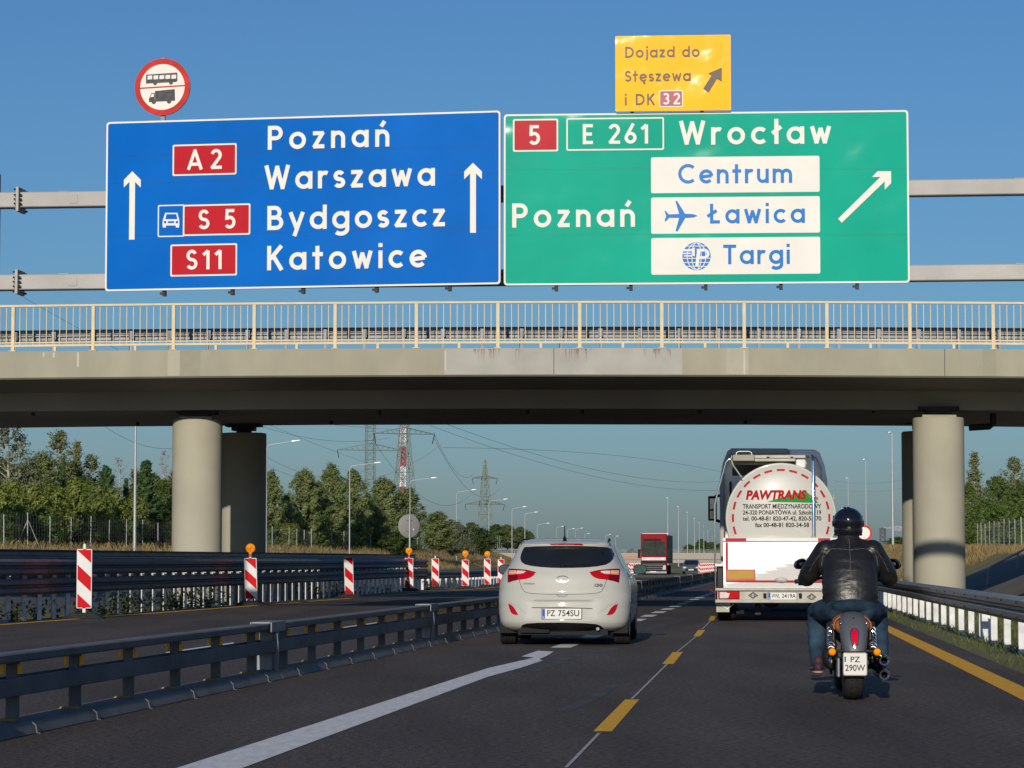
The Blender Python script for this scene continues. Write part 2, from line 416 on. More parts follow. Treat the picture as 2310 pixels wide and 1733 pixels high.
# ================================================================ bridge
m_conc = mat('painted_concrete', (0.325,0.312,0.24), 0.8, var=0.09, scale=0.8, bump=0.08, bscale=20, stretch=(1.6,1,.7), detail=8, spec=.15)
m_conc2 = mat('grey_concrete', (0.33,0.315,0.285), 0.85, var=0.10, scale=0.5, bump=0.08, bscale=12)
m_conc3 = mat('grey_patch_paint', (0.37,0.37,0.335), 0.8, var=0.10, scale=1.2, detail=8, spec=.15)
m_dark = mat('dark_steel', (0.03,0.03,0.033), 0.6, var=0.2)
m_cream = mat('cream_paint', (0.64,0.53,0.33), 0.5, spec=.15, var=0.08, scale=3)
m_galv = mat('galvanised_steel', (0.33,0.34,0.35), 0.5, 0.6, var=0.14, scale=2.5, bump=0.05, bscale=30)
m_galvd = mat('weathered_galvanised_steel', (0.20,0.215,0.235), 0.55, 0.5, var=0.2, scale=2.0, bump=0.05, bscale=30)
m_bar = mat('barrier_steel', (0.13,0.13,0.128), 0.7, 0.0, var=0.22, scale=2.2, bump=0.06, bscale=30)
m_bolt = mat('bolt_black', (0.02,0.02,0.02), 0.6)
BROT = -math.atan(0.058)
bridge = thing('road_bridge', 'grey concrete road bridge on round columns crossing above the motorway', 'bridge', (0,65.7,0), BROT)
DZ = lambda x: -0.0004*x*x - 0.0025*x
xs = [-90,-60,-40,-30,-24,-18,-12,-6,0,6,12,18,24,30,40,60,90]
def dz(x): return DZ(max(-22, min(22, x)))
def long_sweep(prof, m, name, parent=bridge, x0=-90, x1=90):
    mb = MB(); X = [x for x in xs if x0 <= x <= x1]; vs = []; n = len(prof)
    for x in X: vs += [(x, y, z+dz(x)) for y, z in prof]
    fs = [(i*n+j, i*n+(j+1) % n, (i+1)*n+(j+1) % n, (i+1)*n+j) for i in range(len(X)-1) for j in range(n)]
    fs += [tuple(range(n)), tuple(range((len(X)-1)*n, len(X)*n))[::-1]]
    mb.add(vs, fs); return mb.build(name, m, parent, smooth=20)
long_sweep([(0.30,6.10),(0.30,5.66),(2.55,5.43),(2.75,4.97),(10.9,4.97),(11.1,5.43),(12.3,5.66),(12.3,6.10)], m_conc2, 'deck')
fas = [(0,6.29),(0,5.64),(0.06,5.60),(0.31,5.60),(0.31,6.31)]
f1 = long_sweep(fas, m_conc, 'edge_beam'); f2 = long_sweep([(12.6-y, z) for y, z in fas], m_conc, 'edge_beam')
# repainted patches, joints and stains on the near edge beam
def fpatch(u0, u1, m, lift, v0=0.0, v1=0.65, name='repainted_patch'):
    p = [(-(1)*0)]; mb = MB()
    def lx(u): k = (u-CX)/F; return 65.7*k/(1+0.058*k)*math.sqrt(1+.058**2)
    a, c = lx(u0), lx(u1); n = max(2, int((c-a)/1.0)+1); vs = []
    for i in range(n):
        x = a+(c-a)*i/(n-1); vs += [(x, -lift, 5.645+v0+dz(x)), (x, -lift, 5.645+v1-.01+dz(x))]
    mb.add(vs, [(2*i, 2*i+2, 2*i+3, 2*i+1) for i in range(n-1)]); return mb.build(name, m, bridge)
fpatch(1002, 1540, m_conc3, .004)
fpatch(376, 404, mat('pale_patch_paint', (0.385,0.365,0.29), .8, var=.04), .004)
fpatch(404, 450, mat('dull_patch_paint', (0.285,0.275,0.21), .8, var=.04), .003)
fpatch(1640, 1690, MATS['pale_patch_paint'], .004); fpatch(2220, 2250, MATS['dull_patch_paint'], .004)
for u, a, c in ((173,.25,.62),(95,.5,.62),(118,.48,.62),(1004,.1,.6),(1680,0,.6)): fpatch(u-1.5, u+2.5, mat('lime_streak', (0.50,0.48,0.40), .9, var=.05), .007, a, c, 'lime_streak')
for u in (1250, 2134): fpatch(u-1, u+.4, m_bolt, .006, name='joint')
m_st = mat('rust_stain', (0.25,0.195,0.15), .9, var=.2, scale=5)
def stain(u, wd, h):
    k = (u-CX)/F; x = 65.7*k/(1+.058*k); random.seed(int(u)); mb = MB()
    for i in range(int(wd*60)):
        xx = x + random.gauss(0, wd/2.6); hh = h*random.random()**1.5; q = .004+.012*random.random()
        mb.add([(xx-q,-.007-.0002*i,6.27+dz(xx)),(xx+q,-.007-.0002*i,6.27+dz(xx)),(xx+q*.3+random.gauss(0,.01),-.007-.0002*i,6.27-hh+dz(xx))], [(0,1,2)])
    mb.build('stain', m_st, bridge)
stain(1105, .5, .45); stain(1305, .45, .4); stain(1490, .35, .3); stain(1168,.1,.5)
# columns, bearings
def column(px, Y, top, r, cap_):
    p = at(px, 1200, Y); dx, dy = p.x, p.y-65.7; c, s = math.cos(-BROT), math.sin(-BROT)
    lx, ly = dx*c - dy*s, dx*s + dy*c
    mb = MB(); mb.lathe([(r,-.4),(r,top-.03),(r-.03,top)], 64, c=(lx,ly,0)); mb.lathe([(0.01,top),(r-.03,top)], 64, c=(lx,ly,0))
    col = mb.build('column', m_colm, bridge, smooth=40)
    q = MB()
    if cap_: q.box(lx-.42,lx+.42,ly-.3,ly+.3,top,top+.07)
    q.box(lx-.32,lx+.32,ly-.25,ly+.25,top+.07,4.92,1); q.box(lx-.5,lx+.5,ly-.3,ly+.3,4.88,4.975,1)
    q.lathe([(.22,top+.02),(.22,4.9)], 16, c=(lx,ly,0), m=1)
    q.build('bearing', [m_conc, m_dark], col)
m_colm = mat('column_paint', (0.36,0.345,0.275), 0.8, spec=.15, var=0.08, scale=0.8, bump=0.04, bscale=20)
column(444, 69.6, 4.74, 0.64, True); column(549, 76.2, 4.70, 0.635, False)
column(2119, 67.9, 4.70, 0.64, True); column(2088, 74.4, 4.66, 0.635, False)
# drain pipe by the right column and drip nozzles below the soffit
p = at(2212, 940, 67.2); q = MB()
q.tube([(12.1,4.2,5.0),(12.1,4.2,4.62),(12.02,4.3,4.55),(11.5,4.3,4.52)], .085, 12); q.build('drain_pipe', m_dark, bridge, smooth=40)
for x in (-12.6,-10.9,-5.5,-3.6,.2,1.6,4.6,5.9,9.0):
    q = MB(); q.tube([(x,8.6 if int(x*10)%2 else 3.4,5.0),(x,8.6 if int(x*10)%2 else 3.4,4.86)], .05, 8); q.build('drip_nozzle', m_dark, bridge)
# railing on the near edge beam
SP = 2.0
def PX(u): k = (u-CX)/F; return 65.7*k/(1+.058*k)*math.sqrt(1+.058**2)
x_first = PX(24)
def railing(y, label, grp, x0i, x1i, parts=True):
    t = thing('bridge_railing', label, 'railing', tuple(bridge.matrix_basis @ Vector((0,y,0))) if False else (math.sin(-BROT)*-y*-1*-1, 65.7+math.cos(BROT)*y, 0), BROT)
    posts = [x_first + SP*i for i in range(x0i, x1i)]
    for x in posts:
        z0 = 6.30+dz(x); mb = MB(); mb.box(x-.04,x+.04,-.035,.035,z0,z0+1.10); mb.box(x-.09,x+.09,-.08,.08,z0,z0+.015); mb.build('post', m_cream, t)
    for i, x in enumerate(posts[:-1]):
        x2 = x+SP; za, zb = 6.30+dz(x), 6.30+dz(x2); mb = MB()
        for k in range(1, 12):
            xx = x+SP*k/12; zz = za+(zb-za)*k/12
            mb.box(xx-.0085,xx+.0085,-.0085,.0085,zz+.16,zz+1.08)
        def bar(z, hh, dd):
            mb.hexa([(x+.04,-dd,za+z),(x2-.04,-dd,zb+z),(x2-.04,dd,zb+z),(x+.04,dd,za+z),(x+.04,-dd,za+z+hh),(x2-.04,-dd,zb+z+hh),(x2-.04,dd,zb+z+hh),(x+.04,dd,za+z+hh)])
        bar(.115,.05,.02); bar(.20,.03,.02)
        mb.build('baluster_panel', m_cream, t)
        xx = x+1.05*SP/2; mb = MB(); mb.box(xx-.03,xx+.03,-.025,.025,za+.0,za+.115); mb.build('support_foot', m_cream, t)
    mb = MB(); prof = [(-.045,1.10),(.045,1.10),(.045,1.15),(-.045,1.15)]; vs = []
    X = [posts[0]-.1]+posts[1:-1]+[posts[-1]+.1]
    for x in X: vs += [(x, a, 6.30+dz(x)+b) for a, b in prof]
    mb.add(vs, [(i*4+j, i*4+(j+1) % 4, (i+1)*4+(j+1) % 4, (i+1)*4+j) for i in range(len(X)-1) for j in range(4)]); mb.build('handrail', m_cream, t)
    return t
railing(0.16, 'cream painted railing with thin balusters along the near edge of the bridge', None, -8, 26)
W = [(0.0,.012),(.03,.06),(.05,.08),(.11,.08),(.125,.06),(.14,.012),(.17,.012),(.185,.06),(.20,.08),(.26,.08),(.28,.06),(.31,.012)]
def wbeam(sign, z): return [(sign*o, z+h) for h, o in W] + [(sign*(o-.006), z+h) for h, o in W[::-1]]
def bridge_rail(y, label, facing, x0i, x1i, ztop):
    t = thing('bridge_guardrail', label, 'guardrail', (math.sin(-BROT)*y*-1*-1, 65.7+math.cos(BROT)*y, 0), BROT)
    x0, x1 = -17.0, 17.0; X = [x0+(x1-x0)*i/24 for i in range(25)]
    mb = MB(); prof = wbeam(1, ztop-.31); vs = []; n = len(prof)
    for x in X: vs += [(x, facing*a, 6.30+dz(x)+z) for a, z in prof]
    mb.add(vs, [(i*n+j, i*n+(j+1) % n, (i+1)*n+(j+1) % n, (i+1)*n+j) for i in range(24) for j in range(n)])
    mb.build('rail', m_galvd, t)
    x = x0+.4; k = 0
    while x < x1:
        z0 = 6.30+dz(x); mb = MB()
        mb.box(x-.05,x-.04,-facing*.12-.05,-facing*.12+.05,z0-.1,z0+ztop-.06); mb.box(x-.05,x+.03,-facing*.12-.05,-facing*.12-.042,z0-.1,z0+ztop-.06)
        mb.box(x-.05,x+.05,min(0,-facing*.12),max(0,-facing*.12),z0+ztop-.26,z0+ztop-.06)
        mb.build('post', m_galvd, t); x += 0.985
    return t
bridge_rail(1.75, 'galvanised guardrail behind the cream railing, on the near side of the bridge', 1, 0, 0, .66)
bridge_rail(11.6, 'galvanised guardrail on the far side of the bridge deck', -1, 0, 0, .66)
# ================================================================ sign gantry
m_gan = mat('gantry_grey', (0.36,0.355,0.34), 0.6, 0.15, var=0.10, scale=1.5, bump=0.05, bscale=20)
GY = lambda x: 48.2 - 0.099*x
gt = thing('sign_gantry', 'grey steel gantry of two box beams carrying the overhead signs across the road', 'gantry', (0,48.2,0), -math.atan(.099))
GX0, GX1 = -9.60, 13.2
for z0 in (6.04, 7.55):
    mb = MB(); mb.box(-9.5,GX1,-.14,.14,z0,z0+.28); bm_ = mb.build('cross_beam', m_gan, gt, bevel=.015)
    for x in (-9.02, 10.6):
        q = MB(); q.box(x-.025,x+.025,-.24,.24,z0-.08,z0+.36); q.build('flange_plate', m_gan, bm_)
    for zz in (z0-.04, z0+.06, z0+.14, z0+.22, z0+.32):
        for y in (-.2, .2):
            q = MB(); q.tube([(-9.09,y,zz),(-8.95,y,zz)], .02, 6); q.build('bolt', m_dark, bm_)
    for x in (-8.0, 9.2, 10.2):
        q = MB(); q.box(x-.08,x+.08,-.152,-.141,z0+.06,z0+.22); q.build('cover_plate', m_gan, bm_)
        q = MB(); q.box(x-.3,x-.1,-.05,.05,z0+.28,z0+.30); q.build('lug', m_galvd, bm_)
for x in (GX0, GX1+.15):
    mb = MB(); mb.box(x-.16,x+.16,-.16,.16,-.2,8.2); mb.box(x-.35,x+.35,-.35,.35,-.2,.06); mb.build('post', m_gan, gt, bevel=.01)
# ---------------------------------------------------------------- letters drawn as strokes
def arc(cx, cy, rx, ry, a0, a1, n=14):
    return [(cx+rx*math.cos(math.radians(a0+(a1-a0)*i/n)), cy+ry*math.sin(math.radians(a0+(a1-a0)*i/n))) for i in range(n+1)]
h_ = .085; XH = .72; rr_ = .275; bowl = arc(.36,.36,rr_,rr_,0,360,26)
def up(x0, x1=None): return [(x0,0),(x0,x1 or XH)]
def digit(ch): return GL[ch]
GL = {
 'o': (.72,[bowl]), 'a': (.72,[bowl, up(.635)]), 'd': (.72,[bowl, up(.635,1.0)]),
 'g': (.72,[bowl, [(.635,XH),(.635,-.02)]+arc(.37,-.02,.265,.19,0,-140)[1:]]),
 'n': (.60,[up(.085), [(.085,.40)]+arc(.30,.42,.215,.215,180,0)+[(.515,0)]]),
 'u': (.60,[up(.515), [(.085,XH),(.085,.30)]+arc(.30,.30,.215,.215,180,360)]),
 'm': (.98,[up(.085), [(.085,.42)]+arc(.2875,.4325,.2025,.2025,180,0)+[(.49,0)], [(.49,.42)]+arc(.6925,.4325,.2025,.2025,180,0)+[(.895,0)]]),
 'r': (.42,[up(.085), [(.085,.38)]+arc(.30,.42,.215,.215,180,62)]),
 'z': (.52,[[(.02,.635),(.43,.635),(.09,.085),(.51,.085)]]),
 's': (.48,[arc(.24,.4975,.155,.1375,28,270)+arc(.24,.2225,.165,.1375,90,-150)[1:]]),
 'c': (.62,[arc(.36,.36,rr_,rr_,45,315,22)]),
 'e': (.70,[[(.10,.335),(.625,.395)], arc(.36,.36,rr_,rr_,6,318,24)]),
 't': (.44,[[(.21,0),(.21,.96)], [(.0,.62),(.44,.62)]]),
 'i': (.17,[up(.085), [(.085,.86),(.085,1.02)]]),
 'j': (.24,[[(.16,XH),(.16,-.05)]+arc(-.01,-.05,.17,.15,0,-80)[1:], [(.16,.86),(.16,1.02)]]),
 'l': (.17,[[(.085,0),(.085,1)]]), 'ł': (.34,[[(.17,0),(.17,1.04)], [(.0,.44),(.36,.72)]]),
 'w': (.84,[[(.07,XH),(.25,.06),(.42,.60),(.59,.06),(.77,XH)]]), 'y': (.66,[[(.07,XH),(.33,.06)], [(.60,XH),(.24,-.27)]]),
 'W': (1.06,[[(.07,1),(.30,.07),(.53,.92),(.76,.07),(.99,1)]]),
 'P': (.64,[[(.085,0),(.085,1)], [(.085,.915),(.33,.915)]+arc(.33,.695,.225,.22,90,-90)+[(.085,.475)]]),
 'B': (.68,[[(.085,0),(.085,1)], [(.085,.915),(.32,.915)]+arc(.32,.715,.2,.2,90,-90)+[(.085,.515)], [(.32,.515)]+arc(.36,.30,.235,.215,90,-90)+[(.085,.085)]]),
 'D': (.80,[[(.085,0),(.085,1)], [(.085,.915),(.28,.915)]+arc(.28,.5,.43,.415,90,-90,20)+[(.085,.085)]]),
 'K': (.68,[[(.085,0),(.085,1)], [(.60,1),(.14,.46)], [(.25,.60),(.62,0)]]),
 'A': (.76,[[(.05,0),(.38,.95),(.71,0)], [(.17,.27),(.59,.27)]]),
 'S': (.60,[arc(.30,.7075,.195,.2075,25,270,18)+arc(.30,.2925,.21,.2075,90,-155,18)[1:]]),
 'E': (.52,[[(.085,0),(.085,1)], [(.085,.915),(.50,.915)], [(.085,.5),(.45,.5)], [(.085,.085),(.50,.085)]]),
 'C': (.86,[arc(.49,.5,.415,.415,48,312,26)]), 'T': (.66,[[(.33,0),(.33,.9)], [(.0,.915),(.66,.915)]]),
 'Ł': (.66,[[(.21,0),(.21,1)], [(.21,.085),(.62,.085)], [(.0,.36),(.46,.66)]]),
 '1': (.36,[[(.27,0),(.27,.94)], [(.03,.72),(.27,.93)]]),
 '2': (.58,[arc(.29,.695,.205,.22,165,-32,16)+[(.09,.085),(.58,.085)]]),
 '3': (.56,[arc(.27,.72,.19,.195,150,-75,14)+[(.24,.525)], [(.24,.525)]+arc(.27,.30,.21,.215,75,-150,16)]),
 '5': (.56,[[(.50,.915),(.13,.915),(.11,.53)]+arc(.27,.33,.215,.245,125,-145,18)]),
 '6': (.58,[arc(.29,.30,.215,.215,0,360,22), [(.13,.44),(.43,1.0)]]),
}
GL['ń'] = (GL['n'][0], GL['n'][1]+[[(.25,.84),(.40,1.06)]])
GL['ę'] = (GL['e'][0], GL['e'][1]+[[(.47,.06),(.41,-.10),(.52,-.20)]])
def stroke_text(txt, x0, x1, y0, cap, fn, sw=.17, gap_space=.45, lift0=0.012):
    """lays text between x0 and x1 (sign units) with the gaps stretched to fit"""
    k = cap; tot = sum((gap_space if c == ' ' else GL[c][0]) for c in txt)*k
    n = len(txt)-1; gap = (x1-x0-tot)/max(n,1) if n else 0
    mb = MB(); out = [mb]; x = x0; q = 0
    for c in txt:
        if c == ' ': x += gap_space*k+gap; out.append(MB()); mb = out[-1]; continue
        for st in GL[c][1]:
            P = [(x+a*k, y0+b*k) for a, b in st]
            P = [p_ for i_, p_ in enumerate(P) if i_ == 0 or (Vector(p_)-Vector(P[i_-1])).length > 1e-4*k]
            runs = [[P[0]]]
            for i_ in range(1, len(P)):
                runs[-1].append(P[i_])
                if i_ < len(P)-1:
                    d1 = (Vector(P[i_])-Vector(P[i_-1])).normalized(); d2 = (Vector(P[i_+1])-Vector(P[i_])).normalized(); ca = d1.dot(d2)
                    if ca < .5:
                        e = sw*k*(.5 if ca > -.2 else .30); V = Vector(P[i_])
                        runs[-1][-1] = tuple(V+d1*e); runs.append([tuple(V-d2*e)])
            if len(runs) > 1:
                for r_ in runs: add_ribbon(mb, r_, sw*k, fn, lift0+.0007*(q % 9)); q += 1
                continue
            closed = len(P) > 8 and (Vector(P[0])-Vector(P[-1])).length < 1e-4*k+1e-6
            if closed: P = P[:-1]
            add_ribbon(mb, P, sw*k, fn, lift0+.0007*(q % 9), closed=closed); q += 1
        x += GL[c][0]*k+gap
    return out
class Sign:
    def __init__(s, name, label, TL, BR_px, YL, YR, zt, zb, crop, bars=()):
        """corner points of the panel in 3-D; crop = pixel corners used when measuring the lettering"""
        s.A = Vector(TL); s.crop = crop
def make_panel(name, label, cat, pxl, pxr, YL, YR, zb, zt, mats, border, r=.06, thick=.05, frame=.03, group=None):
    a = at(pxl, 900, YL); c = at(pxr, 900, YR); d = Vector((c.x-a.x, c.y-a.y, 0)); Wd = d.length
    t = thing(name, label, cat, (a.x, a.y, zb), math.atan2(d.y, d.x), group); H = zt-zb
    fn = lambda x, y, l: (x, -l, y)
    mb = MB(); mb.prism(rounded(0,Wd,0,H,r), lambda x,y,dd: (x,dd,y), 0, thick); mb.build('panel', mats[0], t)
    if border:
        mb = MB(); out = rounded(0.0,Wd,0.0,H,r); inn = rounded(border,Wd-border,border,H-border,r*.7); n = len(out)
        vs = [fn(x,y,.008) for x,y in out]+[fn(x,y,.008) for x,y in inn]+[fn(x,y,.001) for x,y in out]
        mb.add(vs, [(i,(i+1)%n,n+(i+1)%n,n+i) for i in range(n)]+[(2*n+i,2*n+(i+1)%n,(i+1)%n,i) for i in range(n)]); mb.build('border', mats[1], t)
    return t, Wd, H, fn
m_sw = mat('sign_white', (0.74,0.73,0.68), 0.4, var=.04, scale=1.5, spec=.05, coat=.05, crough=.13, cbump=.04, cbs=.7)
m_sb = mat('sign_blue', (0.0,0.12,0.49), 0.4, var=.10, scale=.6, spec=.03, coat=.16, crough=.09, cbump=.13, cbs=.45)
m_sg = mat('sign_green', (0.0,0.35,0.24), 0.4, var=.08, scale=.6, spec=.03, coat=.18, crough=.09, cbump=.13, cbs=.45)
m_sr = mat('sign_red', (0.46,0.020,0.03), 0.25, var=.06, scale=2, spec=.03, coat=.05, crough=.1, cbump=.05, cbs=.8)
m_sy = mat('sign_amber', (1.0,0.47,0.0), 0.35, var=.06, scale=1.4, spec=.05, coat=.2, crough=.10, cbump=.05, cbs=1.0)
m_sk = mat('sign_dark_print', (0.09,0.065,0.045), 0.3, var=.1, spec=.12)
m_sbl = mat('sign_blue_print', (0.0,0.16,0.53), 0.25, var=.05, bump=.02, bscale=2, spec=.12)
def word(t, txt, x0, x1, y0, cap, fn, m, sw=.17, gs=.45, name='lettering', lift=.012): 
    for mb in stroke_text(txt, x0, x1, y0, cap, fn, sw, gs, lift): mb.build(name, m, t, recalc=False)
def plate(t, x0, x1, y0, y1, fn, m, mb_, name='number_panel', bw=.035, r=.03, l=.004):
    o = MB(); n = len(rounded(x0,x1,y0,y1,r))
    out = rounded(x0,x1,y0,y1,r); inn = rounded(x0+bw,x1-bw,y0+bw,y1-bw,r*.6)
    p = MB(); p.add([fn(x,y,l) for x,y in inn], [tuple(range(n))]); po = p.build(name, m, t)
    o.add([fn(x,y,l+.003) for x,y in out]+[fn(x,y,l+.003) for x,y in inn], [(i,(i+1)%n,n+(i+1)%n,n+i) for i in range(n)]); o.build('border', mb_, po)
    return po
def arrow(t, pts, fn, m, name='arrow', l=.01):
    p = MB(); p.add([fn(x,y,l) for x,y in pts], [tuple(range(len(pts)))]); return p.build(name, m, t)
def brackets(t, Wd, us, H):
    for u in us:
        mb = MB(); mb.box(u*Wd-.03,u*Wd+.03,.05,.13,-.10,H+.0); mb.box(u*Wd-.08,u*Wd-.0301,.06,.10,-.07,-.03); mb.build('bracket', m_dark, t)
# ---- blue sign
t, Wd, H, fn = make_panel('direction_sign', 'large blue overhead direction sign for the straight lanes, with two white up arrows', 'road sign', 234.5, 1129, 48.7, 47.42, 5.985, 9.07, (m_sb, m_sw), .032)
def BM(x, y):
    """measured spot on the photo of this sign -> sign units"""
    u = (x-446)/(2154-446); top = 400+(352-400)*u; bot = 1145+(1110-1145)*u
    return u*Wd, H*(1-(y-top)/(bot-top))
def mword(MP, t, txt, xa, xb, yb, yt, fn, m, sw=.17, gs=.45):
    x0, ya = MP(xa, yb); x1, y2 = MP(xb, yb); _, yc = MP(xa, yt)
    f2 = lambda a, b, l: fn(a, b, l)
    word(t, txt, x0, x1, ya, yc-ya, f2, m, sw, gs)
mword(BM, t, 'Poznań', 1157, 1682, 523, 418, fn, m_sw)
mword(BM, t, 'Warszawa', 1144, 1877, 699, 592, fn, m_sw)
mword(BM, t, 'Bydgoszcz', 1157, 1921, 876, 770, fn, m_sw)
mword(BM, t, 'Katowice', 1157, 1842, 1052, 945, fn, m_sw)
def mplate(MP, x0, x1, yt, yb, m, mb_, **k):
    a, c = MP(x0, yb), MP(x1, yt); return plate(t, a[0], c[0], a[1], c[1], fn, m, mb_, **k)
mplate(BM, 740, 1021, 493, 638, m_sr, m_sw, bw=.028); mword(BM, t, 'A2', 806, 957, 611, 522, fn, m_sw, .16)
mplate(BM, 677, 796, 763, 907, m_sb, m_sw, bw=.022); mplate(BM, 788, 1083, 758, 902, m_sr, m_sw, bw=.028, l=.008); mword(BM, t, 'S 5', 855, 1018, 873, 786, fn, m_sw, .16)
mplate(BM, 734, 1026, 933, 1080, m_sr, m_sw, bw=.028); mword(BM, t, 'S11', 803, 960, 1050, 962, fn, m_sw, .16)
def poly_on(MP, pts, m, name='pictogram', l=.014):
    q = [MP(x, y) for x, y in pts]; p = MB(); p.add([fn(x, y, l) for x, y in q], [tuple(range(len(q)))]); return p.build(name, m, t)
for cx, tip, base in ((563,617,918),(2038,581,887)):
    poly_on(BM, [(cx,tip),(cx+38,tip+38),(cx+38,tip+72),(cx+13,tip+47),(cx+13,base),(cx-12,base),(cx-12,tip+47),(cx-37,tip+72),(cx-37,tip+38)], m_sw, 'arrow')
# little car on the S-road plate
poly_on(BM, [(710,800),(764,800),(772,832),(773,850),(771,865),(757,865),(757,856),(714,856),(714,865),(700,865),(698,850),(700,832)], m_sw, 'pictogram')
poly_on(BM, [(716,806),(759,806),(764,828),(711,828)], m_sb, 'pictogram', .016)
for cx in (710, 762): poly_on(BM, [(cx-5,836),(cx+5,836),(cx+5,846),(cx-5,846)], m_sb, 'pictogram', .016)
poly_on(BM, [(722,837),(750,837),(750,845),(722,845)], m_sb, 'pictogram', .0165)
m_seam = mat('sign_seam', (0.005,0.05,0.25), .5)
for y in (542, 663, 895):
    a = BM(455, y+8); c = BM(2148, y-8); q = MB(); q.add([fn(a[0],a[1],.003),fn(c[0],a[1],.003),fn(c[0],a[1]+.006,.003),fn(a[0],a[1]+.006,.003)], [(0,1,2,3)]); q.build('sheet_seam', m_seam, t)
brackets(t, Wd, (.15,.325,.505,.69,.872), H)
# ---- green sign
t, Wd, H, fn = make_panel('direction_sign', 'large green overhead direction sign with three white panels and a slanting white arrow', 'road sign', 1136.5, 2055, 47.75, 47.28, 5.995, 9.055, (m_sg, m_sw), .032)
def GM(x, y):
    u = (x-12)/(1732-12); top = 378+(362-378)*u; bot = 1121+(1110-1121)*u
    return u*Wd, H*(1-(y-top)/(bot-top))
mplate(GM, 51, 245, 397, 541, m_sr, m_sw, bw=.028); mword(GM, t, '5', 119, 178, 512, 425, fn, m_sw, .16)
mplate(GM, 280, 697, 391, 537, m_sg, m_sw, bw=.026); mword(GM, t, 'E 261', 350, 630, 509, 421, fn, m_sw, .16, .3)
mword(GM, t, 'Wrocław', 762, 1405, 513, 408, fn, m_sw)
mword(GM, t, 'Poznań', 48, 572, 871, 766, fn, m_sw)
for yt, yb in ((560,722),(735,898),(911,1075)):
    a, c = GM(641, yb), GM(1356, yt); q = MB(); q.add([fn(x,y,.006) for x,y in rounded(a[0],c[0],a[1],c[1],.03)], [tuple(range(24))]); q.build('white_panel', m_sw, t)
mword(GM, t, 'Centrum', 757, 1240, 681, 595, fn, m_sbl, .16); mword(GM, t, 'Ławica', 880, 1293, 854, 768, fn, m_sbl, .16); mword(GM, t, 'Targi', 946, 1228, 1030, 945, fn, m_sbl, .16)
poly_on(GM, [(838,820),(820,813),(785,811),(752,756),(744,755),(760,812),(716,814),(703,798),(698,799),(705,821),(698,842),(703,844),(718,828),(760,829),(744,887),(753,887),(786,829),(820,827)], m_sbl, 'aeroplane_symbol')
# globe emblem with letter
gc = GM(833, 995); gr = GM(893, 995)[0]-gc[0]
q = MB(); n = 40; q.add([fn(gc[0]+gr*math.cos(2*math.pi*i/n), gc[1]+gr*math.sin(2*math.pi*i/n), .009) for i in range(n)], [tuple(range(n))]); em = q.build('globe_emblem', m_sbl, t)
q = MB(); P = lambda pts: [(gc[0]+gr*a, gc[1]+gr*b) for a, b in pts]
k = 0
for pts in ([arc(0,0,rx,.95,90,-90) for rx in (.33,.66)]+[arc(0,0,rx,.95,90,270) for rx in (.33,.66)]+[[(-math.sqrt(1-b*b)*.98,b),(math.sqrt(1-b*b)*.98,b)] for b in (-.72,-.45,-.15,.72)]):
    add_ribbon(q, P(pts), .055*gr, fn, .0105+.0004*k); k += 1
for pts, wd in (([(.02,-.75),(.16,.42)],.24),([(.02,.42),(.5,.42)]+arc(.5,.16,.32,.27,90,-90)+[(.15,-.1)],.2),([(-.9,.42),(-.45,.42),(-.2,.5),(-.2,.0)],.16),([(-.95,.2),(-.4,.2)],.1),([(-.9,.02),(-.35,.02)],.1)):
    add_ribbon(q, P(pts), wd*gr, fn, .0150+.0004*k); k += 1
q.build('emblem_lines', m_sw, em, recalc=False)
poly_on(GM, [(1657,628),(1657,680),(1630,708),(1630,672),(1448,851),(1432,834),(1612,653),(1577,653),(1600,628)], m_sw, 'arrow')
m_seamg = mat('sign_seam_green', (0.01,0.22,0.13), .5)
for y in (615, 900):
    for xa, xb in ((14,641),(1356,1728)):
        a = GM(xa, y+4); c = GM(xb, y); q = MB(); q.add([fn(a[0],a[1],.003),fn(c[0],a[1],.003),fn(c[0],a[1]+.006,.003),fn(a[0],a[1]+.006,.003)], [(0,1,2,3)]); q.build('sheet_seam', m_seamg, t)
brackets(t, Wd, (.13,.315,.5,.685,.872), H)
# ---- amber sign above
t, Wd, H, fn = make_panel('temporary_sign', 'small amber temporary sign with dark lettering standing above the green sign', 'road sign', 1390, 1652.5, 47.52, 47.38, 9.07, 10.42, (m_sy, m_sy), 0, r=.02, thick=.03)
def YM(x, y):
    u = (x-488)/(980-488); return u*Wd, H*(1-(y-44)/(365-44))
mword(YM, t, 'Dojazd do', 530, 848, 137, 90, fn, m_sk, .15, .35); mword(YM, t, 'Stęszewa', 528, 810, 239, 192, fn, m_sk, .15); mword(YM, t, 'i DK', 528, 656, 339, 291, fn, m_sk, .15, .4)
mplate(YM, 675, 776, 278, 349, mat('faded_red', (0.36,0.045,0.07), .4, coat=.2), m_sw, bw=.016, r=.03); mword(YM, t, '32', 690, 764, 339, 289, fn, m_sw, .16)
poly_on(YM, [(942,184),(941,243),(921,231),(885,289),(862,273),(898,217),(884,208)], m_sk, 'arrow')
for u in (.14,.75):
    mb = MB(); mb.tube([(u*Wd,.42,-.6),(u*Wd,.42,.25),(u*Wd,.07,.32),(u*Wd,.07,H+.03)], .03, 8); mb.build('bracket', m_galvd, t)
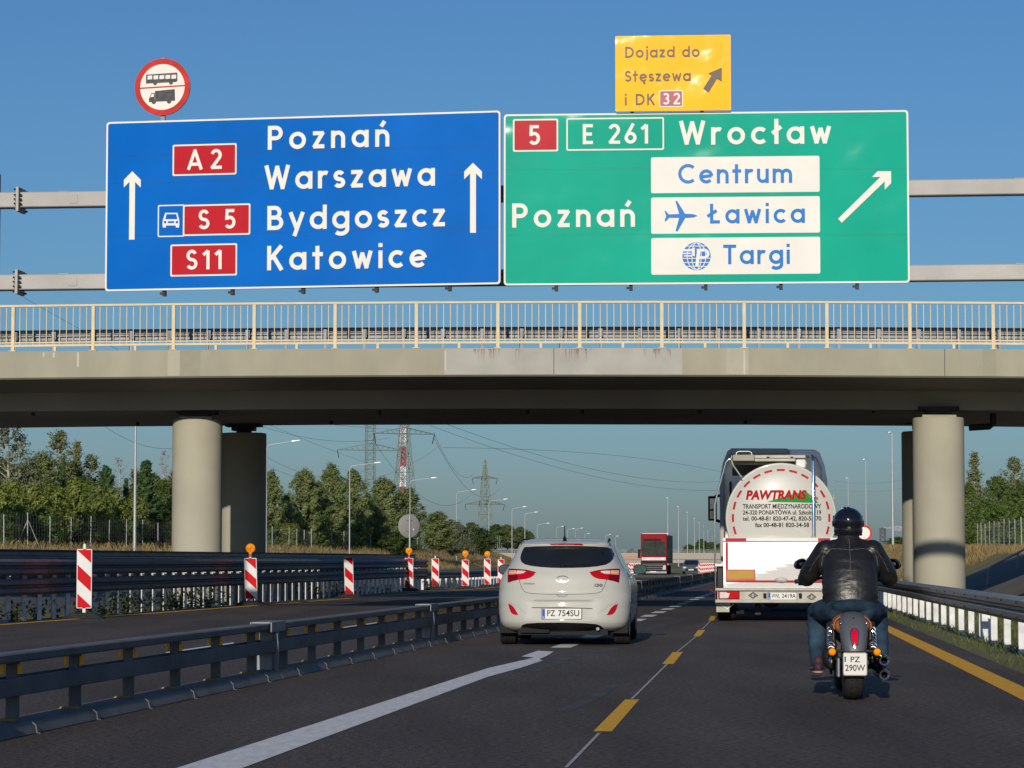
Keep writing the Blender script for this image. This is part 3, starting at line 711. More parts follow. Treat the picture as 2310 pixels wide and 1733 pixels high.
# ---- round prohibition sign
c0 = at(366.5, 196.5, 48.5); R0 = 65.5/F*48.5
t = thing('prohibition_sign', 'round red rimmed sign banning buses and lorries above the blue sign', 'road sign', (c0.x, c0.y, c0.z), math.atan2(47.42-48.7, 7.15))
fn = lambda x, y, l: (x*R0, -l, y*R0)
n = 48; disc = lambda r: [(r*math.cos(2*math.pi*i/n), r*math.sin(2*math.pi*i/n)) for i in range(n)]
mb = MB(); mb.prism(disc(1), lambda a,b,d: (a*R0,d,b*R0), 0, .03); mb.build('panel', m_galv, t)
m_rim = mat('sign_red_rim', (0.50,0.04,0.03), .4, var=.2, scale=4, spec=.05, coat=.12, crough=.1, cbump=.04, cbs=3)
mb = MB(); mb.add([fn(a,b,.005) for a,b in disc(.81)], [tuple(range(n))]); mb.build('white_face', m_sw, t)
mb = MB(); mb.add([fn(a,b,.007) for a,b in disc(1)]+[fn(a,b,.007) for a,b in disc(.805)], [(i,(i+1)%n,n+(i+1)%n,n+i) for i in range(n)]); mb.build('red_rim', m_rim, t)
mb = MB(); mb.add([fn(a,b,.006) for a,b in ((-.82,-.05),(.82,.0),(.82,.05),(-.82,-.0))], [(0,1,2,3)]); mb.build('red_bar', m_rim, t)
def RM(pts, m, l=.009, name='pictogram'):
    q = MB(); q.add([fn((x-701)/125., (262-y)/125., l) for x, y in pts], [tuple(range(len(pts)))]); return q.build(name, m, t)
m_pk = mat('pictogram_black', (0.06,0.06,0.065), .5, var=.4, scale=12)
RM([(627,206),(768,201),(769,236),(764,242),(627,245)], m_pk)
for i in range(5): RM([(634+i*27,211),(655+i*27,210),(655+i*27,227),(634+i*27,228)], m_sw, .0105)
for cx in (668, 740): RM([(cx+9*math.cos(2*math.pi*i/12), 244+9*math.sin(2*math.pi*i/12)) for i in range(12)], m_pk, .0112)
RM([(668,279),(757,273),(759,324),(668,326)], m_pk); RM([(652,288),(667,287),(667,326),(641,327),(641,312)], m_pk, .0085)
RM([(653,292),(663,291),(663,304),(648,306)], m_sw, .0105)
for cx in (663, 732): RM([(cx+10*math.cos(2*math.pi*i/12), 326+10*math.sin(2*math.pi*i/12)) for i in range(12)], m_pk, .0112)
mb = MB(); mb.box(-.04,.04,.03,.08,-1.3,.54); mb.build('bracket', m_galvd, t)
# ================================================================ guardrails
def path_pts(fn, d0, d1, step=2.0):
    k = max(1, int((d1-d0)/step)); return [(fn(d0+(d1-d0)*i/k), d0+(d1-d0)*i/k) for i in range(k+1)]
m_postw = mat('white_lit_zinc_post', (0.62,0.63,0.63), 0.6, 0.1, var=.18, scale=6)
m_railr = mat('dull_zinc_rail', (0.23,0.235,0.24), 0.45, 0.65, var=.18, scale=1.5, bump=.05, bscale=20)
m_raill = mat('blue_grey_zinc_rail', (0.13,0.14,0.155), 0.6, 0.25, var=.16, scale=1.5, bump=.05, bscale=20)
m_redrub = mat('reddish_scuff', (0.20,0.11,0.12), .6, .3, var=.3, scale=2)
# the right guardrail
RG = lambda d: 3.37+0.083*d
t = thing('guardrail', 'galvanised guardrail on white lit posts along the right verge beside the motorcyclist', 'guardrail', (0,0,0))
mb = MB(); mb.sweep(path_pts(RG, 14, 110), [(-o, z) for o, z in wbeam(1, .40)]); mb.build('rail', m_railr, t, smooth=30)
d = 15.5; k = 0
while d < 104:
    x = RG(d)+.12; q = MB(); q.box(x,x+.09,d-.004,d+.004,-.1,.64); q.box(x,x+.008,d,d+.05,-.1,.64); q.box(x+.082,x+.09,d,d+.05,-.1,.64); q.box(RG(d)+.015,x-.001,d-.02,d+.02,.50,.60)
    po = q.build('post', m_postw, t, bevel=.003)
    if d < 60:
        for z in (.46,.64):
            b = MB(); b.tube([(RG(d)-.085,d,z),(RG(d)-.10,d,z)], .012, 6); b.build('bolt', m_bolt, po)
    d += 1.82; k += 1
q = MB(); d = 38.4; x = RG(d)+.12; q.box(x-.03,x+.12,d-.006,d+.006,-.1,.62); q.build('end_post', m_postw, t)
# left double-height guardrail, its low continuation and the second one behind
LTG = [(18,-13.1),(30,-11.6),(50,-9.2),(59.4,-8.15),(69.5,-7.0),(80,-5.8),(95,-4.4),(104,-3.3),(112,-1.75),(160,3.3),(263,12.1)]
LG = lambda d: smooth_interp(LTG, d)
t = thing('guardrail', 'tall blue grey guardrail of two stacked beams on close white posts, left of the road', 'guardrail', (0,0,0))
D1 = 104.0
for z in (.485,.845):
    q = MB(); q.sweep(path_pts(LG, 20, D1), [(o, zz) for o, zz in wbeam(1, z)]); ra = q.build('rail', m_raill, t, smooth=30)
    for da, db in ((50.2,53.0),(66.2,68.8),(88.5,92)):
        q = MB(); q.sweep(path_pts(lambda d: LG(d)+.004, da, db, .5), [(o+.003, zz) for o, zz in wbeam(1, z)][:12], closed=False); q.build('red_scuff', m_redrub, ra, smooth=30)
    d = 44.0
    while d < D1:
        for dd in (0, .18):
            for zz in (.08, .23):
                q = MB(); q.tube([(LG(d+dd)+.083,d+dd,z+zz),(LG(d+dd)+.095,d+dd,z+zz)], .014, 6); q.build('bolt', m_bolt, ra)
        d += 8.0
d = 40.0
while d < D1:
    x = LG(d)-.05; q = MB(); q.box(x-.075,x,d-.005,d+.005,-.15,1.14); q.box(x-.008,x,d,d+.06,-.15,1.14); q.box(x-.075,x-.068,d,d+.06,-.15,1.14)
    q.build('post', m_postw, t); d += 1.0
t = thing('guardrail', 'lower single beam guardrail continuing beyond the end of the tall one on the left', 'guardrail', (0,0,0))
q = MB(); q.sweep(path_pts(lambda d: LG(d)-.15, 102.5, 150), [(o, zz) for o, zz in wbeam(1, .40)]); q.build('rail', m_raill, t, smooth=30)
d = 104.6
while d < 150:
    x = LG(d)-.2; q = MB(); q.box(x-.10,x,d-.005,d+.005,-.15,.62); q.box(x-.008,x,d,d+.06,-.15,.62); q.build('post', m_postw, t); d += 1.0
t = thing('guardrail', 'second tall guardrail seen from behind, just beyond the left one', 'guardrail', (0,0,0))
for z in (.66,1.03):
    q = MB(); q.sweep(path_pts(lambda d: LG(d)-.44, 20, 104.5), [(-o, zz) for o, zz in wbeam(1, z)]); q.build('rail', m_galvd, t, smooth=30)
d = 41.0
while d < 104.5:
    x = LG(d)-.43; q = MB(); q.box(x,x+.08,d-.005,d+.005,-.2,1.0); q.box(x,x+.008,d,d+.06,-.2,1.0); q.build('post', m_galvd, t); d += 1.0
# ================================================================ movable steel barrier between the lanes
BX = lambda d: interp([(0,-5.175),(100,6.325),(130,9.6),(180,14.6),(263,22.5)], d)
m_refl = mat('amber_reflector', (1.0,0.40,0.01), .5, var=.15, scale=30)
m_tape = mat('yellow_strap', (0.30,0.18,0.05), .6, var=.2, scale=20)
NB = 0
def barrier_segment(d0, d1, label, posts):
    dx = BX(d1)-BX(d0); Lg = math.hypot(dx, d1-d0)
    t = thing('movable_barrier', label, 'barrier', (BX(d0), d0, far_drop(d0)), math.atan2(-dx, d1-d0), 'movable steel barrier sections between the lanes')
    g_ = .012
    # local: y along, x to the right (towards our lane)
    q = MB(); q.hexa([(-.30,g_,.0),(0,g_,.0),(0,Lg-g_,.0),(-.30,Lg-g_,.0),(-.26,g_,.09),(-.05,g_,.09),(-.05,Lg-g_,.09),(-.26,Lg-g_,.09)]); q.build('base_rail', m_bar, t, bevel=.008)
    q = MB(); q.box(-.235,-.075,g_,Lg-g_,.472,.535); q.build('top_rail', m_bar, t, bevel=.01)
    q = MB(); q.box(-.10,-.07,g_,Lg-g_,.255,.375); q.box(-.24,-.21,g_,Lg-g_,.255,.375); q.build('middle_rail', m_bar, t, bevel=.006)
    for i in range(posts):
        y = Lg*(i+.5)/posts
        q = MB(); q.box(-.193,-.117,y-.035,y+.035,.085,.475); po = q.build('post', m_bar, t, bevel=.005)
        for sx in (-1, 1):
            q = MB(); q.box(-.155+sx*.056-.015,-.155+sx*.056+.015,y-.045,y-.036,.392,.458); q.build('reflector', m_refl, po, bevel=.004)
        q = MB(); q.hexa([(-.25,y-.10,.089),(-.10,y-.10,.089),(-.10,y+.0,.089),(-.25,y+.0,.089),(-.23,y-.09,.104),(-.12,y-.09,.104),(-.12,y-.0,.104),(-.23,y-.0,.104)]); q.build('strap', m_tape, po)
        q = MB(); q.tube([(-.055,y+.05,.089),(-.01,y+.05,.055),(.004,y+.03,.006),(.03,y+.01,.006)], .0055, 6); q.build('strap', m_bar, po)
    q = MB(); q.box(-.245,-.065,Lg-.33,Lg+.33,.535,.552); q.box(-.262,-.246,Lg-.33,Lg+.33,.455,.552); q.box(-.064,-.048,Lg-.33,Lg+.33,.455,.552); q.build('joint_cover', m_galvd, t, bevel=.004)
    q = MB(); q.box(-.215,-.095,Lg-.10,Lg+.06,.09,.47); q.box(-.26,-.05,Lg-.012,Lg+.012,.0,.47); q.build('joint_plate', m_galvd, t, bevel=.004)
    return t
jd = [5.0,15.6,26.0,36.4,46.8,57.2,67.6,78,88.4,98.8,109.2,119.6,130,140.4]
nm = ['nearest section of the low steel barrier, cut by the left edge of the photo', 'section of low steel barrier in the left foreground with amber reflectors', 'second barrier section from the left foreground, ending at the left side of the white car',
      'barrier section largely hidden behind the white car']
far = ['first', 'second', 'third', 'fourth', 'fifth', 'sixth', 'seventh', 'eighth', 'ninth']
for i, (a, b) in enumerate(zip(jd, jd[1:])):
    lb = nm[i] if i < 4 else '%s barrier section beyond the white car, running towards the tanker' % far[i-4]
    barrier_segment(a, b, lb, 7)
# ================================================================ red and white guide panels
m_pw = mat('panel_white', (0.66,0.67,0.66), .5, var=.06, scale=5)
m_pr = mat('panel_red', (0.52,0.008,0.014), .5, var=.06, scale=5, spec=.06)
m_rub = mat('black_rubber', (0.022,0.022,0.024), .8, var=.3, scale=20, bump=.2)
m_rubr = mat('red_rubber', (0.22,0.012,0.02), .7, var=.3, scale=14)
m_amb = mat('amber_lens', (0.85,0.26,0.0), .15, var=.12, scale=40, emit=.25)
def clip_band(W_, c0, c1, Hh):
    """diagonal band between the lines z = c - 1.0*x*k, clipped to the panel"""
    k = .92; P = []
    def zz(c, x): return c - k*x
    poly = [(-W_/2, zz(c0,-W_/2)), (W_/2, zz(c0,W_/2)), (W_/2, zz(c1,W_/2)), (-W_/2, zz(c1,-W_/2))]
    for lo_, sgn in ((0.0, 1), (Hh, -1)):
        out = []
        for i in range(len(poly)):
            a, b = poly[i], poly[(i+1) % len(poly)]; ia = sgn*(a[1]-lo_) >= 0; ib = sgn*(b[1]-lo_) >= 0
            if ia: out.append(a)
            if ia != ib:
                f = (lo_-a[1])/(b[1]-a[1]); out.append((a[0]+f*(b[0]-a[0]), lo_))
        poly = out
        if not poly: return None
    return poly
def guide_panel(label, px0, px1, top, bot, d, lamp, red_base=False, tilt=0.0, twist=0.0, stub=True):
    s = F/d; x = ((px0+px1)/2-CX)/s; Wp = (px1-px0)/s; z0 = CAMH+(HOR-bot)/s; z1 = CAMH+(HOR-top)/s; Hh = z1-z0
    t = thing('guide_panel', label, 'guide panel', (x, d, 0), twist, 'red and white guide panels along the left lane')
    bz = (lambda a, l, b: (a + tilt*b, l, z0+b))
    q = MB(); q.prism(rounded(-Wp/2,Wp/2,0,Hh,.02), lambda a,b,dd: bz(a,dd,b), 0, .035); pn = q.build('panel', m_pw, t)
    kw = .92*Wp/2
    for i in range(-1, 3):
        c = .735*Hh - kw - (i-0)*.485*Hh + 0
        pl = clip_band(Wp-.03, c-.245*Hh, c, Hh-.03)
        if pl and len(pl) > 2:
            q = MB(); q.add([bz(a, -.004, b+.015) for a, b in pl], [tuple(range(len(pl)))]); q.build('red_stripe', m_pr, pn)
    q = MB(); bm_ = m_rubr if red_base else m_rub
    if red_base: q.hexa([(-.13,-.06,.05),(.13,-.06,.05),(.13,.08,.05),(-.13,.08,.05),(-.15,-.05,z0+.12),(.10,-.05,z0+.06),(.10,.05,z0+.06),(-.15,.05,z0+.12)]); q.build('torn_cover', bm_, t, bevel=.02); q = MB()
    q.hexa([(-.42,-.2,0),(.42,-.2,0),(.42,.22,0),(-.42,.22,0),(-.22,-.12,.12),(.22,-.12,.12),(.22,.14,.12),(-.22,.14,.12)]); q.build('rubber_foot', m_rub, t, bevel=.02)
    q = MB(); q.box(-.03,.03,.0,.04,.1,z0+.02)
    if stub or lamp: q.box(-.022+tilt*Hh,.022+tilt*Hh,.0,.04,z1-.02,z1+.10)
    q.build('stem', m_pw, t)
    if lamp:
        zc = CAMH+(HOR-lamp)/s; r = .105
        q = MB(); q.lathe([(.01,-.055),(r*.6,-.05),(r*.85,-.035),(r,-.02),(r,.02),(r*.85,.035),(r*.6,.05),(.01,.055)], 20, axis='y', c=(tilt*Hh,.02,zc)); la = q.build('warning_lamp', m_amb, t, smooth=40)
        q = MB(); q.torus((tilt*Hh,.02,zc), r*.98, .02, 'y', 24, 6); q.box(-.03+tilt*Hh,.03+tilt*Hh,.0,.05,z1+.03,zc-r); q.build('lamp_housing', mat('amber_housing', (.6,.24,.01), .5), la, smooth=40)
        q = MB()
        for a in range(0, 180, 45):
            c, s_ = math.cos(math.radians(a)), math.sin(math.radians(a)); q.tube([(-c*r*.8+tilt*Hh,-.037,zc-s_*r*.8),(c*r*.8+tilt*Hh,-.037,zc+s_*r*.8)], .006, 5)
        q.build('lens_ribs', mat('dark_amber', (.35,.10,.0), .4), la)
        q = MB(); q.box(-.035+tilt*Hh,.035+tilt*Hh,-.01,.04,z1+.04,z1+.1); q.build('clamp', mat('clamp_red', (.4,.02,.02), .5), la)
    return t
guide_panel('nearest and largest red and white guide panel, with a bare stub and no lamp', 175.5, 209.5, 1239, 1372, 52.5, None)
guide_panel('red and white guide panel with a round amber lamp, second from the left', 554.5, 582.5, 1259, 1351, 68, 1237, tilt=-.03)
guide_panel('darker battered guide panel twisted on a torn base, third from the left', 779, 799.5, 1257, 1341, 80.5, None, True, tilt=-.03, twist=.25, stub=False)
guide_panel('guide panel with amber lamp and torn base before the round grey sign', 913.5, 932.5, 1259, 1322, 99.5, 1243, True)
guide_panel('lampless guide panel on a torn base at the tall guardrail end', 974, 990.5, 1260, 1316, 103.5, None, True)
guide_panel('guide panel with amber lamp by a lamp post, third from the white car', 1042, 1058, 1263, 1322, 106, 1249)
guide_panel('slim guide panel with amber lamp, second to the left of the white car', 1092, 1107, 1261, 1318, 113, 1250)
guide_panel('red and white guide panel touching the left mirror of the white car', 1123, 1137.5, 1262, 1316, 119, None)
# ================================================================ fences
def fence(name, label, pts, hh, sp, zf, braces=()):
    t = thing(name, label, 'fence', (0,0,0))
    P = []; acc = 0; d = pts[0][0]
    while d < pts[-1][0]:
        P.append((interp(pts, d), d)); sl = 0.0
        x0 = interp(pts, d); x1 = interp(pts, d+1); d += sp/math.hypot(1, x1-x0)
    for i, (x, d) in enumerate(P[:98]):
        z = zf(x, d); h2 = hh*(1+.05*math.sin(i*2.3)); r = .035 if d < 320 else .05
        q = MB(); q.tube([(x,d,z-.2),(x+.03*math.sin(i*7.1),d,z+h2)], r, 6)
        if i in braces:
            for s in (-1, 1): q.tube([(x+s*.75,d+s*.5,z),(x,d,z+h2*.8)], .025, 5)
        q.build('post', m_fpost, t, smooth=60)
    q = MB()
    for k in range(9):
        z = .15 + (hh-.2)*k/8; q.tube([(x,d,zf(x,d)+z) for x, d in P[:98]], .007, 4, cap=False)
    for (xa, da), (xb, db) in zip(P[:60], P[1:61]):
        for k in range(1, 8):
            f = k/8; x, d = L3(xa,xb,f), L3(da,db,f); q.tube([(x,d,zf(x,d)+.1),(x,d,zf(x,d)+hh-.05)], .005, 3, cap=False)
    q.build('wire_mesh', mat('fence_wire', (.22,.23,.22), .6, .4), t)
    return t
m_fpost = mat('fence_post', (0.42,0.43,0.42), .6, .2, var=.1)
fence('wire_fence', 'wire mesh fence on thin grey posts along the left bank before the bushes', [(150,-36),(183,-34.2),(236,-30.5),(299,-26.5),(400,-20.5),(522,-13)], 2.35, 6.5, bank_z_left, (6, 24))
FR = [(170,37.2),(218,41.0),(311,52.4),(420,63)]
fence('wire_fence', 'wire mesh fence on the dry grass bank at the right edge of the photo', FR, 2.35, 8.0, bank_z_right)
fence('wire_fence', 'distant wire fence climbing the green slope left of the white car', [(560,-12.5),(640,-4),(760,9)], 2.6, 4.5, lambda x, d: 3.6+(d-560)*.006)
# ================================================================ lamp posts
m_lp = mat('lamp_post_grey', (0.40,0.42,0.43), .45, .3, var=.06)
m_lh = mat('lamp_head', (0.70,0.71,0.70), .4, .2, var=.05)
def make_lamp(label, h, arm, yaw, z0, x, y, r=.075):
    t = thing('lamp_post', label, 'lamp post', (x, y, z0), yaw, 'lamp posts along the motorway')
    q = MB()
    if arm:
        pts = [(0,0,-.3),(0,0,h*.5),(0,0,h-.9)]+[(arm*.14*(1-math.cos(a)), 0, h-.9+.55*math.sin(a)) for a in (.4,.8,1.2,1.57)]
        q.tube([(0,0,-.3),(0,0,h*.5),(0,0,h-.9)], [r*1.25,r,r*.75], 10); q.build('pole', m_lp, t, smooth=60)
        q = MB(); q.tube([(0,0,h-.95)]+pts[3:]+[(arm,0,h)], [r*.72]*5+[r*.55], 8); a_ = q.build('arm', m_lp, t, smooth=60)
        q = MB(); q.hexa([(arm-.1,-.12,h-.06),(arm+.75,-.17,h+.02),(arm+.75,.17,h+.02),(arm-.1,.12,h-.06),(arm-.1,-.09,h+.09),(arm+.7,-.11,h+.14),(arm+.7,.11,h+.14),(arm-.1,.09,h+.09)]); q.build('lamp_head', m_lh, t, bevel=.03)
    else:
        q.tube([(0,0,-.3),(0,0,h*.5),(0,0,h)], [r*1.3,r,r*.6], 10); q.build('pole', m_lp, t, smooth=60)
        q = MB(); q.tube([(0,0,h-.3),(0,.1,h-.05),(0,1.6,h+.1)], r*.5, 6); q.build('arm', m_lp, t)
        q = MB(); q.hexa([(-.13,1.5,h+.05),(.13,1.5,h+.05),(.15,2.2,h+.1),(-.15,2.2,h+.1),(-.1,1.5,h+.17),(.1,1.5,h+.17),(.1,2.2,h+.2),(-.1,2.2,h+.2)]); q.build('lamp_head', m_lh, t)
    return t
def lampL(px_head, py_head, px_pole, d, base, label, r=.068):
    s = F/d; xh = (px_head-CX)/s; xp = (px_pole-CX)/s; zt = CAMH+(HOR-py_head)/s
    return make_lamp(label, zt-base, xh-xp-.35, 0, base, xp, d, r)
lampL(410,900,305,208,1.9,'tall lamp post rising behind the left end of the bridge', .10)
lampL(668,996,601,262,1.4,'lamp post whose arm shows just right of the dark left column')
lampL(853,1045,789,330,1.3,'tall lamp post in front of the poplars, left of the round grey sign')
lampL(980,1079,925,391,1.2,'lamp post standing behind the round grey sign')
lampL(1070,1106,1030,458,1.0,'lamp post left of the small pylon')
lampL(1141,1127,1103,532,.8,'lamp post right of the small pylon, over the guide panels')
FARL = [(1184,1144,1155,600),(1210,1174-18,1184,650),(1237,1181,1212,760),(1270,1188,1255,830),(1294,1193,1280,900),(1313,1192,1298,920),(1328,1204,1319,1020),(1376,1206,1366,1050),(1393,1210,1388,1080)]
wd = ['nearest','second','third','fourth','fifth','sixth','seventh','eighth','farthest']
for i, (hx, hy, px, d) in enumerate(FARL):
    lampL(hx, hy, px, d, 0, '%s of the distant lamp posts above the roof of the white car' % wd[i], .10)
def lampR(px, top, d, label, base=0.0, r=.068):
    s = F/d; return make_lamp(label, CAMH+(HOR-top)/s-base, 0, 0, base, (px-CX)/s, d, r)
lampR(2013,977,242,'tall straight lamp post left of the right bridge columns', 1.0, .10)
lampR(1953,1038,309,'straight lamp post above the shoulder of the motorcyclist, second from the right columns', 1.0)
lampR(1913,1080,380,'straight lamp post just behind the helmet of the motorcyclist', 1.0)
for i, (px, tp, d) in enumerate([(1506,1124,500),(1530,1144,560),(1550,1157,640),(1566,1171,720),(1577,1180,800),(1587,1188,870),(1596,1199,980),(1606,1211,1120)]):
    lampR(px, tp, d, '%s of the straight white lamp posts between the red lorry and the tanker' % (wd[i] if i < 7 else 'farthest'), -.3, .10)
# ================================================================ trees and plants
m_bark = mat('bark', (0.10,0.08,0.06), .9, var=.35, scale=8)
m_birchbark = mat('pale_bark', (0.42,0.38,0.33), .8, var=.3, scale=5)
LEAF = {'poplar': leaf_mat('poplar_leaves', (0.086,0.131,0.037), (0.235,0.270,0.100), .35), 'oak': leaf_mat('green_leaves', (0.054,0.104,0.022), (0.154,0.209,0.047), .4),
        'bush': leaf_mat('yellow_green_leaves', (0.090,0.131,0.024), (0.245,0.284,0.061), .45), 'birch': leaf_mat('birch_leaves', (0.114,0.136,0.047), (0.236,0.245,0.104), .5),
        'pine': leaf_mat('pine_needles', (0.026,0.066,0.020), (0.076,0.142,0.038), .8, .1), 'bare': leaf_mat('reddish_twigs', (0.217,0.160,0.131), (0.319,0.246,0.203), .8),
        'grey': leaf_mat('grey_green_leaves', (0.102,0.123,0.072), (0.203,0.217,0.131), .5), 'dark': leaf_mat('dark_leaves', (0.029,0.051,0.014), (0.072,0.109,0.026), .6)}
def rv(R):
    while True:
        v = Vector((R.uniform(-1,1), R.uniform(-1,1), R.uniform(-1,1)))
        if 0.01 < v.length < 1: return v
def leaf(mb, p, n, s, R, lng=1.6):
    t = n.cross(rv(R)); 
    if t.length < 1e-3: t = Vector((1,0,0))
    t.normalize(); b = n.cross(t).normalized(); l = s*lng
    o = len(mb.v); mb.v += [tuple(p-t*l*.5), tuple(p+b*s*.5), tuple(p+t*l*.5), tuple(p-b*s*.5)]; mb.f.append([o,o+1,o+2,o+3]); mb.m.append(0)
def clump(mb, c, r, n, s, R, centre, flat=.8, lng=1.6):
    for _ in range(n):
        v = Vector((R.gauss(0,.5), R.gauss(0,.5), R.gauss(0,.5))); p = c + Vector((v.x*r, v.y*r, v.z*r*flat))
        nn = (v*.7 + (p-centre).normalized()*.55 + rv(R)*.65 + Vector((0,0,.25))).normalized()
        leaf(mb, p, nn, s*R.uniform(.6,1.25), R, lng)
def make_tree(kind, seed, H, Rr, nclump, nleaf, ls, low=.2, shape='round', cr=.24, limb_m=None, sparse=0.0):
    """meshes for trunk and crown, H tall, crown radius Rr"""
    R = random.Random(seed); tr, cr_ = MB(), MB(); c0 = Vector((0,0,H*.55))
    lean = Vector((R.uniform(-.04,.04)*H, R.uniform(-.04,.04)*H, 0))
    tr.tube([(0,0,-.5),(0,0,H*.15),tuple(lean*.5+Vector((0,0,H*.5))),tuple(lean+Vector((0,0,H*.93)))], [H*.02,H*.017,H*.011,H*.002], 8)
    for i in range(nclump):
        f = (i+.5)/nclump; z = H*(low + (1-low)*f**.9); ft = (z/H-low)/(1-low)
        if shape == 'round': rad = Rr*math.sqrt(max(0.03, 1-(2*ft-.9)**2/1.25))
        elif shape == 'cone': rad = Rr*(1.02-ft)**.85
        else: rad = Rr*(math.sin(math.pi*min(1,.18+ft*.8))**.7)
        a = i*2.399+R.uniform(-.5,.5); q = R.uniform(.35,1.08)
        c = lean*ft + Vector((math.cos(a)*rad*q, math.sin(a)*rad*q, z - (0 if shape != 'cone' else rad*q*.15)))
        c.z = min(c.z, H*1.02); st = lean*ft*.5 + Vector((0,0,z-rad*q*(.55 if shape != 'cone' else .0)))
        tr.tube([tuple(st), tuple(st.lerp(c,.5)+Vector((0,0,rad*.06))), tuple(c)], [H*.006*(1.2-ft),H*.004*(1.2-ft),H*.0012], 5, cap=False)
        r = Rr*cr*R.uniform(.45,1.6)*(1.15-.5*ft)*(1.25-.35*q)
        nl = int(nleaf*R.uniform(.5,1.4)*(1-sparse*R.random()))
        if kind == 'pine':
            for k in range(4):
                cc = st.lerp(c, .35+.65*(k+.6)/4); clump(cr_, cc+Vector((0,0,.05*Rr)), r*.62, nl//4, ls, R, Vector((0,0,z-.4*Rr)), .55, 3.2)
        else:
            clump(cr_, c, r, nl, ls, R, c0, .8)
            for k in range(2): clump(cr_, st.lerp(c,.6+.2*k)+rv(R)*r*.5, r*.7, nl//3, ls, R, c0, .8)
    return tr, cr_
PROTO = {}
def proto(key, kind, bark, *a, **k):
    tr, cr_ = make_tree(kind, *a, **k)
    o1 = tr.build('trunk', bark, None, smooth=60); o2 = cr_.build('crown', LEAF[k.get('leafm', kind)] if False else LEAF[LK.get(key, kind)], None, recalc=False)
    PROTO[key] = (o1.data, o2.data, a[1]); bpy.data.objects.remove(o1); bpy.data.objects.remove(o2)
LK = {'poplar1':'poplar','poplar2':'poplar','poplar3':'poplar','oak1':'oak','oak2':'oak','birch1':'birch','birch2':'birch','pine1':'pine','pine2':'pine','bare1':'bare','bush1':'bush','bush2':'bush','bush3':'oak','willow':'grey','greybush':'grey','darkbush':'dark'}
proto('poplar1','poplar',m_bark, 1, 12, 3.2, 96, 160, .20, low=.12, shape='egg', cr=.22, sparse=.25)
proto('poplar2','poplar',m_bark, 2, 12, 3.0, 92, 160, .20, low=.10, shape='egg', cr=.22, sparse=.25)
proto('poplar3','poplar',m_bark, 3, 11, 3.8, 100, 160, .20, low=.12, shape='round', cr=.22, sparse=.25)
proto('oak1','oak',m_bark, 4, 12, 3.6, 100, 160, .20, low=.1, cr=.22, sparse=.25)
proto('oak2','oak',m_bark, 5, 12, 3.2, 92, 160, .20, low=.1, shape='egg', cr=.22, sparse=.25)
proto('birch1','birch',m_birchbark, 6, 10, 2.3, 44, 85, .17, low=.15, shape='egg', cr=.26, sparse=.5)
proto('birch2','birch',m_birchbark, 7, 10, 2.0, 38, 85, .17, low=.15, shape='cone', cr=.30, sparse=.5)
proto('bare1','bare',m_birchbark, 8, 10, 1.5, 30, 26, .12, low=.35, shape='egg', cr=.32, sparse=.6)
proto('pine1','pine',m_bark, 9, 9, 2.2, 90, 170, .12, low=.06, shape='egg', cr=.24)
proto('pine2','pine',m_bark, 10, 9, 1.8, 80, 150, .12, low=.05, shape='cone', cr=.27)
proto('bush1','bush',m_bark, 11, 5, 2.2, 56, 110, .17, low=.03, cr=.30)
proto('bush2','bush',m_bark, 12, 5, 2.3, 56, 110, .17, low=.03, cr=.32)
proto('bush3','oak',m_bark, 13, 5, 2.3, 56, 110, .18, low=.03, cr=.30)
proto('willow','willow',m_birchbark, 14, 11, 3.0, 46, 80, .20, low=.2, cr=.24, sparse=.5)
proto('greybush','bush',m_bark, 15, 5, 2.3, 56, 100, .18, low=.03, cr=.30)
proto('darkbush','bush',m_bark, 16, 5, 2.2, 56, 100, .18, low=.03, cr=.30)
NT = [0]
def FD(px):
    a, b = 120.0, 880.0
    for _ in range(40):
        m_ = (a+b)/2
        if CX+F*fx(m_)/m_ < px: a = m_
        else: b = m_
    return a
def tree(key, px, top, d, wpx, zg, label, name='tree', cat='tree', group=None):
    s = F/d; H = CAMH+(HOR-top)/s - zg; tm, cm, H0 = PROTO[key]; k = H/H0; kr = (wpx/2/s)/{'poplar1':3.2,'poplar2':3.0,'poplar3':3.8,'oak1':3.6,'oak2':3.2,'birch1':2.3,'birch2':2.0,'bare1':1.5,'pine1':2.2,'pine2':1.8,'willow':3.0}.get(key,2.25)
    NT[0] += 1
    t = thing(name, label, cat, ((px-CX)/s, d, zg), NT[0]*1.7, group); t.scale = (kr, kr, k)
    for nm_, me in (('trunk', tm), ('crown', cm)):
        o = bpy.data.objects.new(nm_, me); COL.objects.link(o); o.parent = t
    return t
gl = 'trees and bushes behind the left fence'; gm = 'poplars and bushes left of the pylons'; gr_ = 'trees behind the right fence'; gf = 'far trees by the distant bridge'
Lz = 2.0
tree('willow', 22, 958, FD(22)+21, 150, Lz, 'tall airy grey green willow at the left edge of the photo', 'willow_tree', group=gl)
tree('birch1', 136, 978, FD(136)+31, 115, Lz, 'tallest thin olive birch left of the near column', 'birch_tree', group=gl)
tree('birch2', 178, 1000, FD(178)+35, 80, Lz, 'pointed olive birch directly right of the tallest birch', 'birch_tree', group=gl)
tree('birch1', 205, 1030, FD(205)+27, 90, Lz, 'rusty olive birch between the tallest birch and the pines', 'birch_tree', group=gl)
tree('pine2', 142, 1036, FD(142)+16, 36, Lz, 'small dark fir standing in front of the tallest birch', 'pine_tree', group=gl)
tree('pine1', 240, 1054, FD(240)+17, 66, Lz, 'dark pine left of the tall lamp post', 'pine_tree', group=gl)
tree('pine1', 330, 1043, FD(330)+12, 88, Lz, 'large dark pine between the tall lamp post and the near column', 'pine_tree', group=gl)
tree('pine2', 284, 1082, FD(284)+15, 50, Lz, 'lower pine directly behind the tall lamp post', 'pine_tree', group=gl)
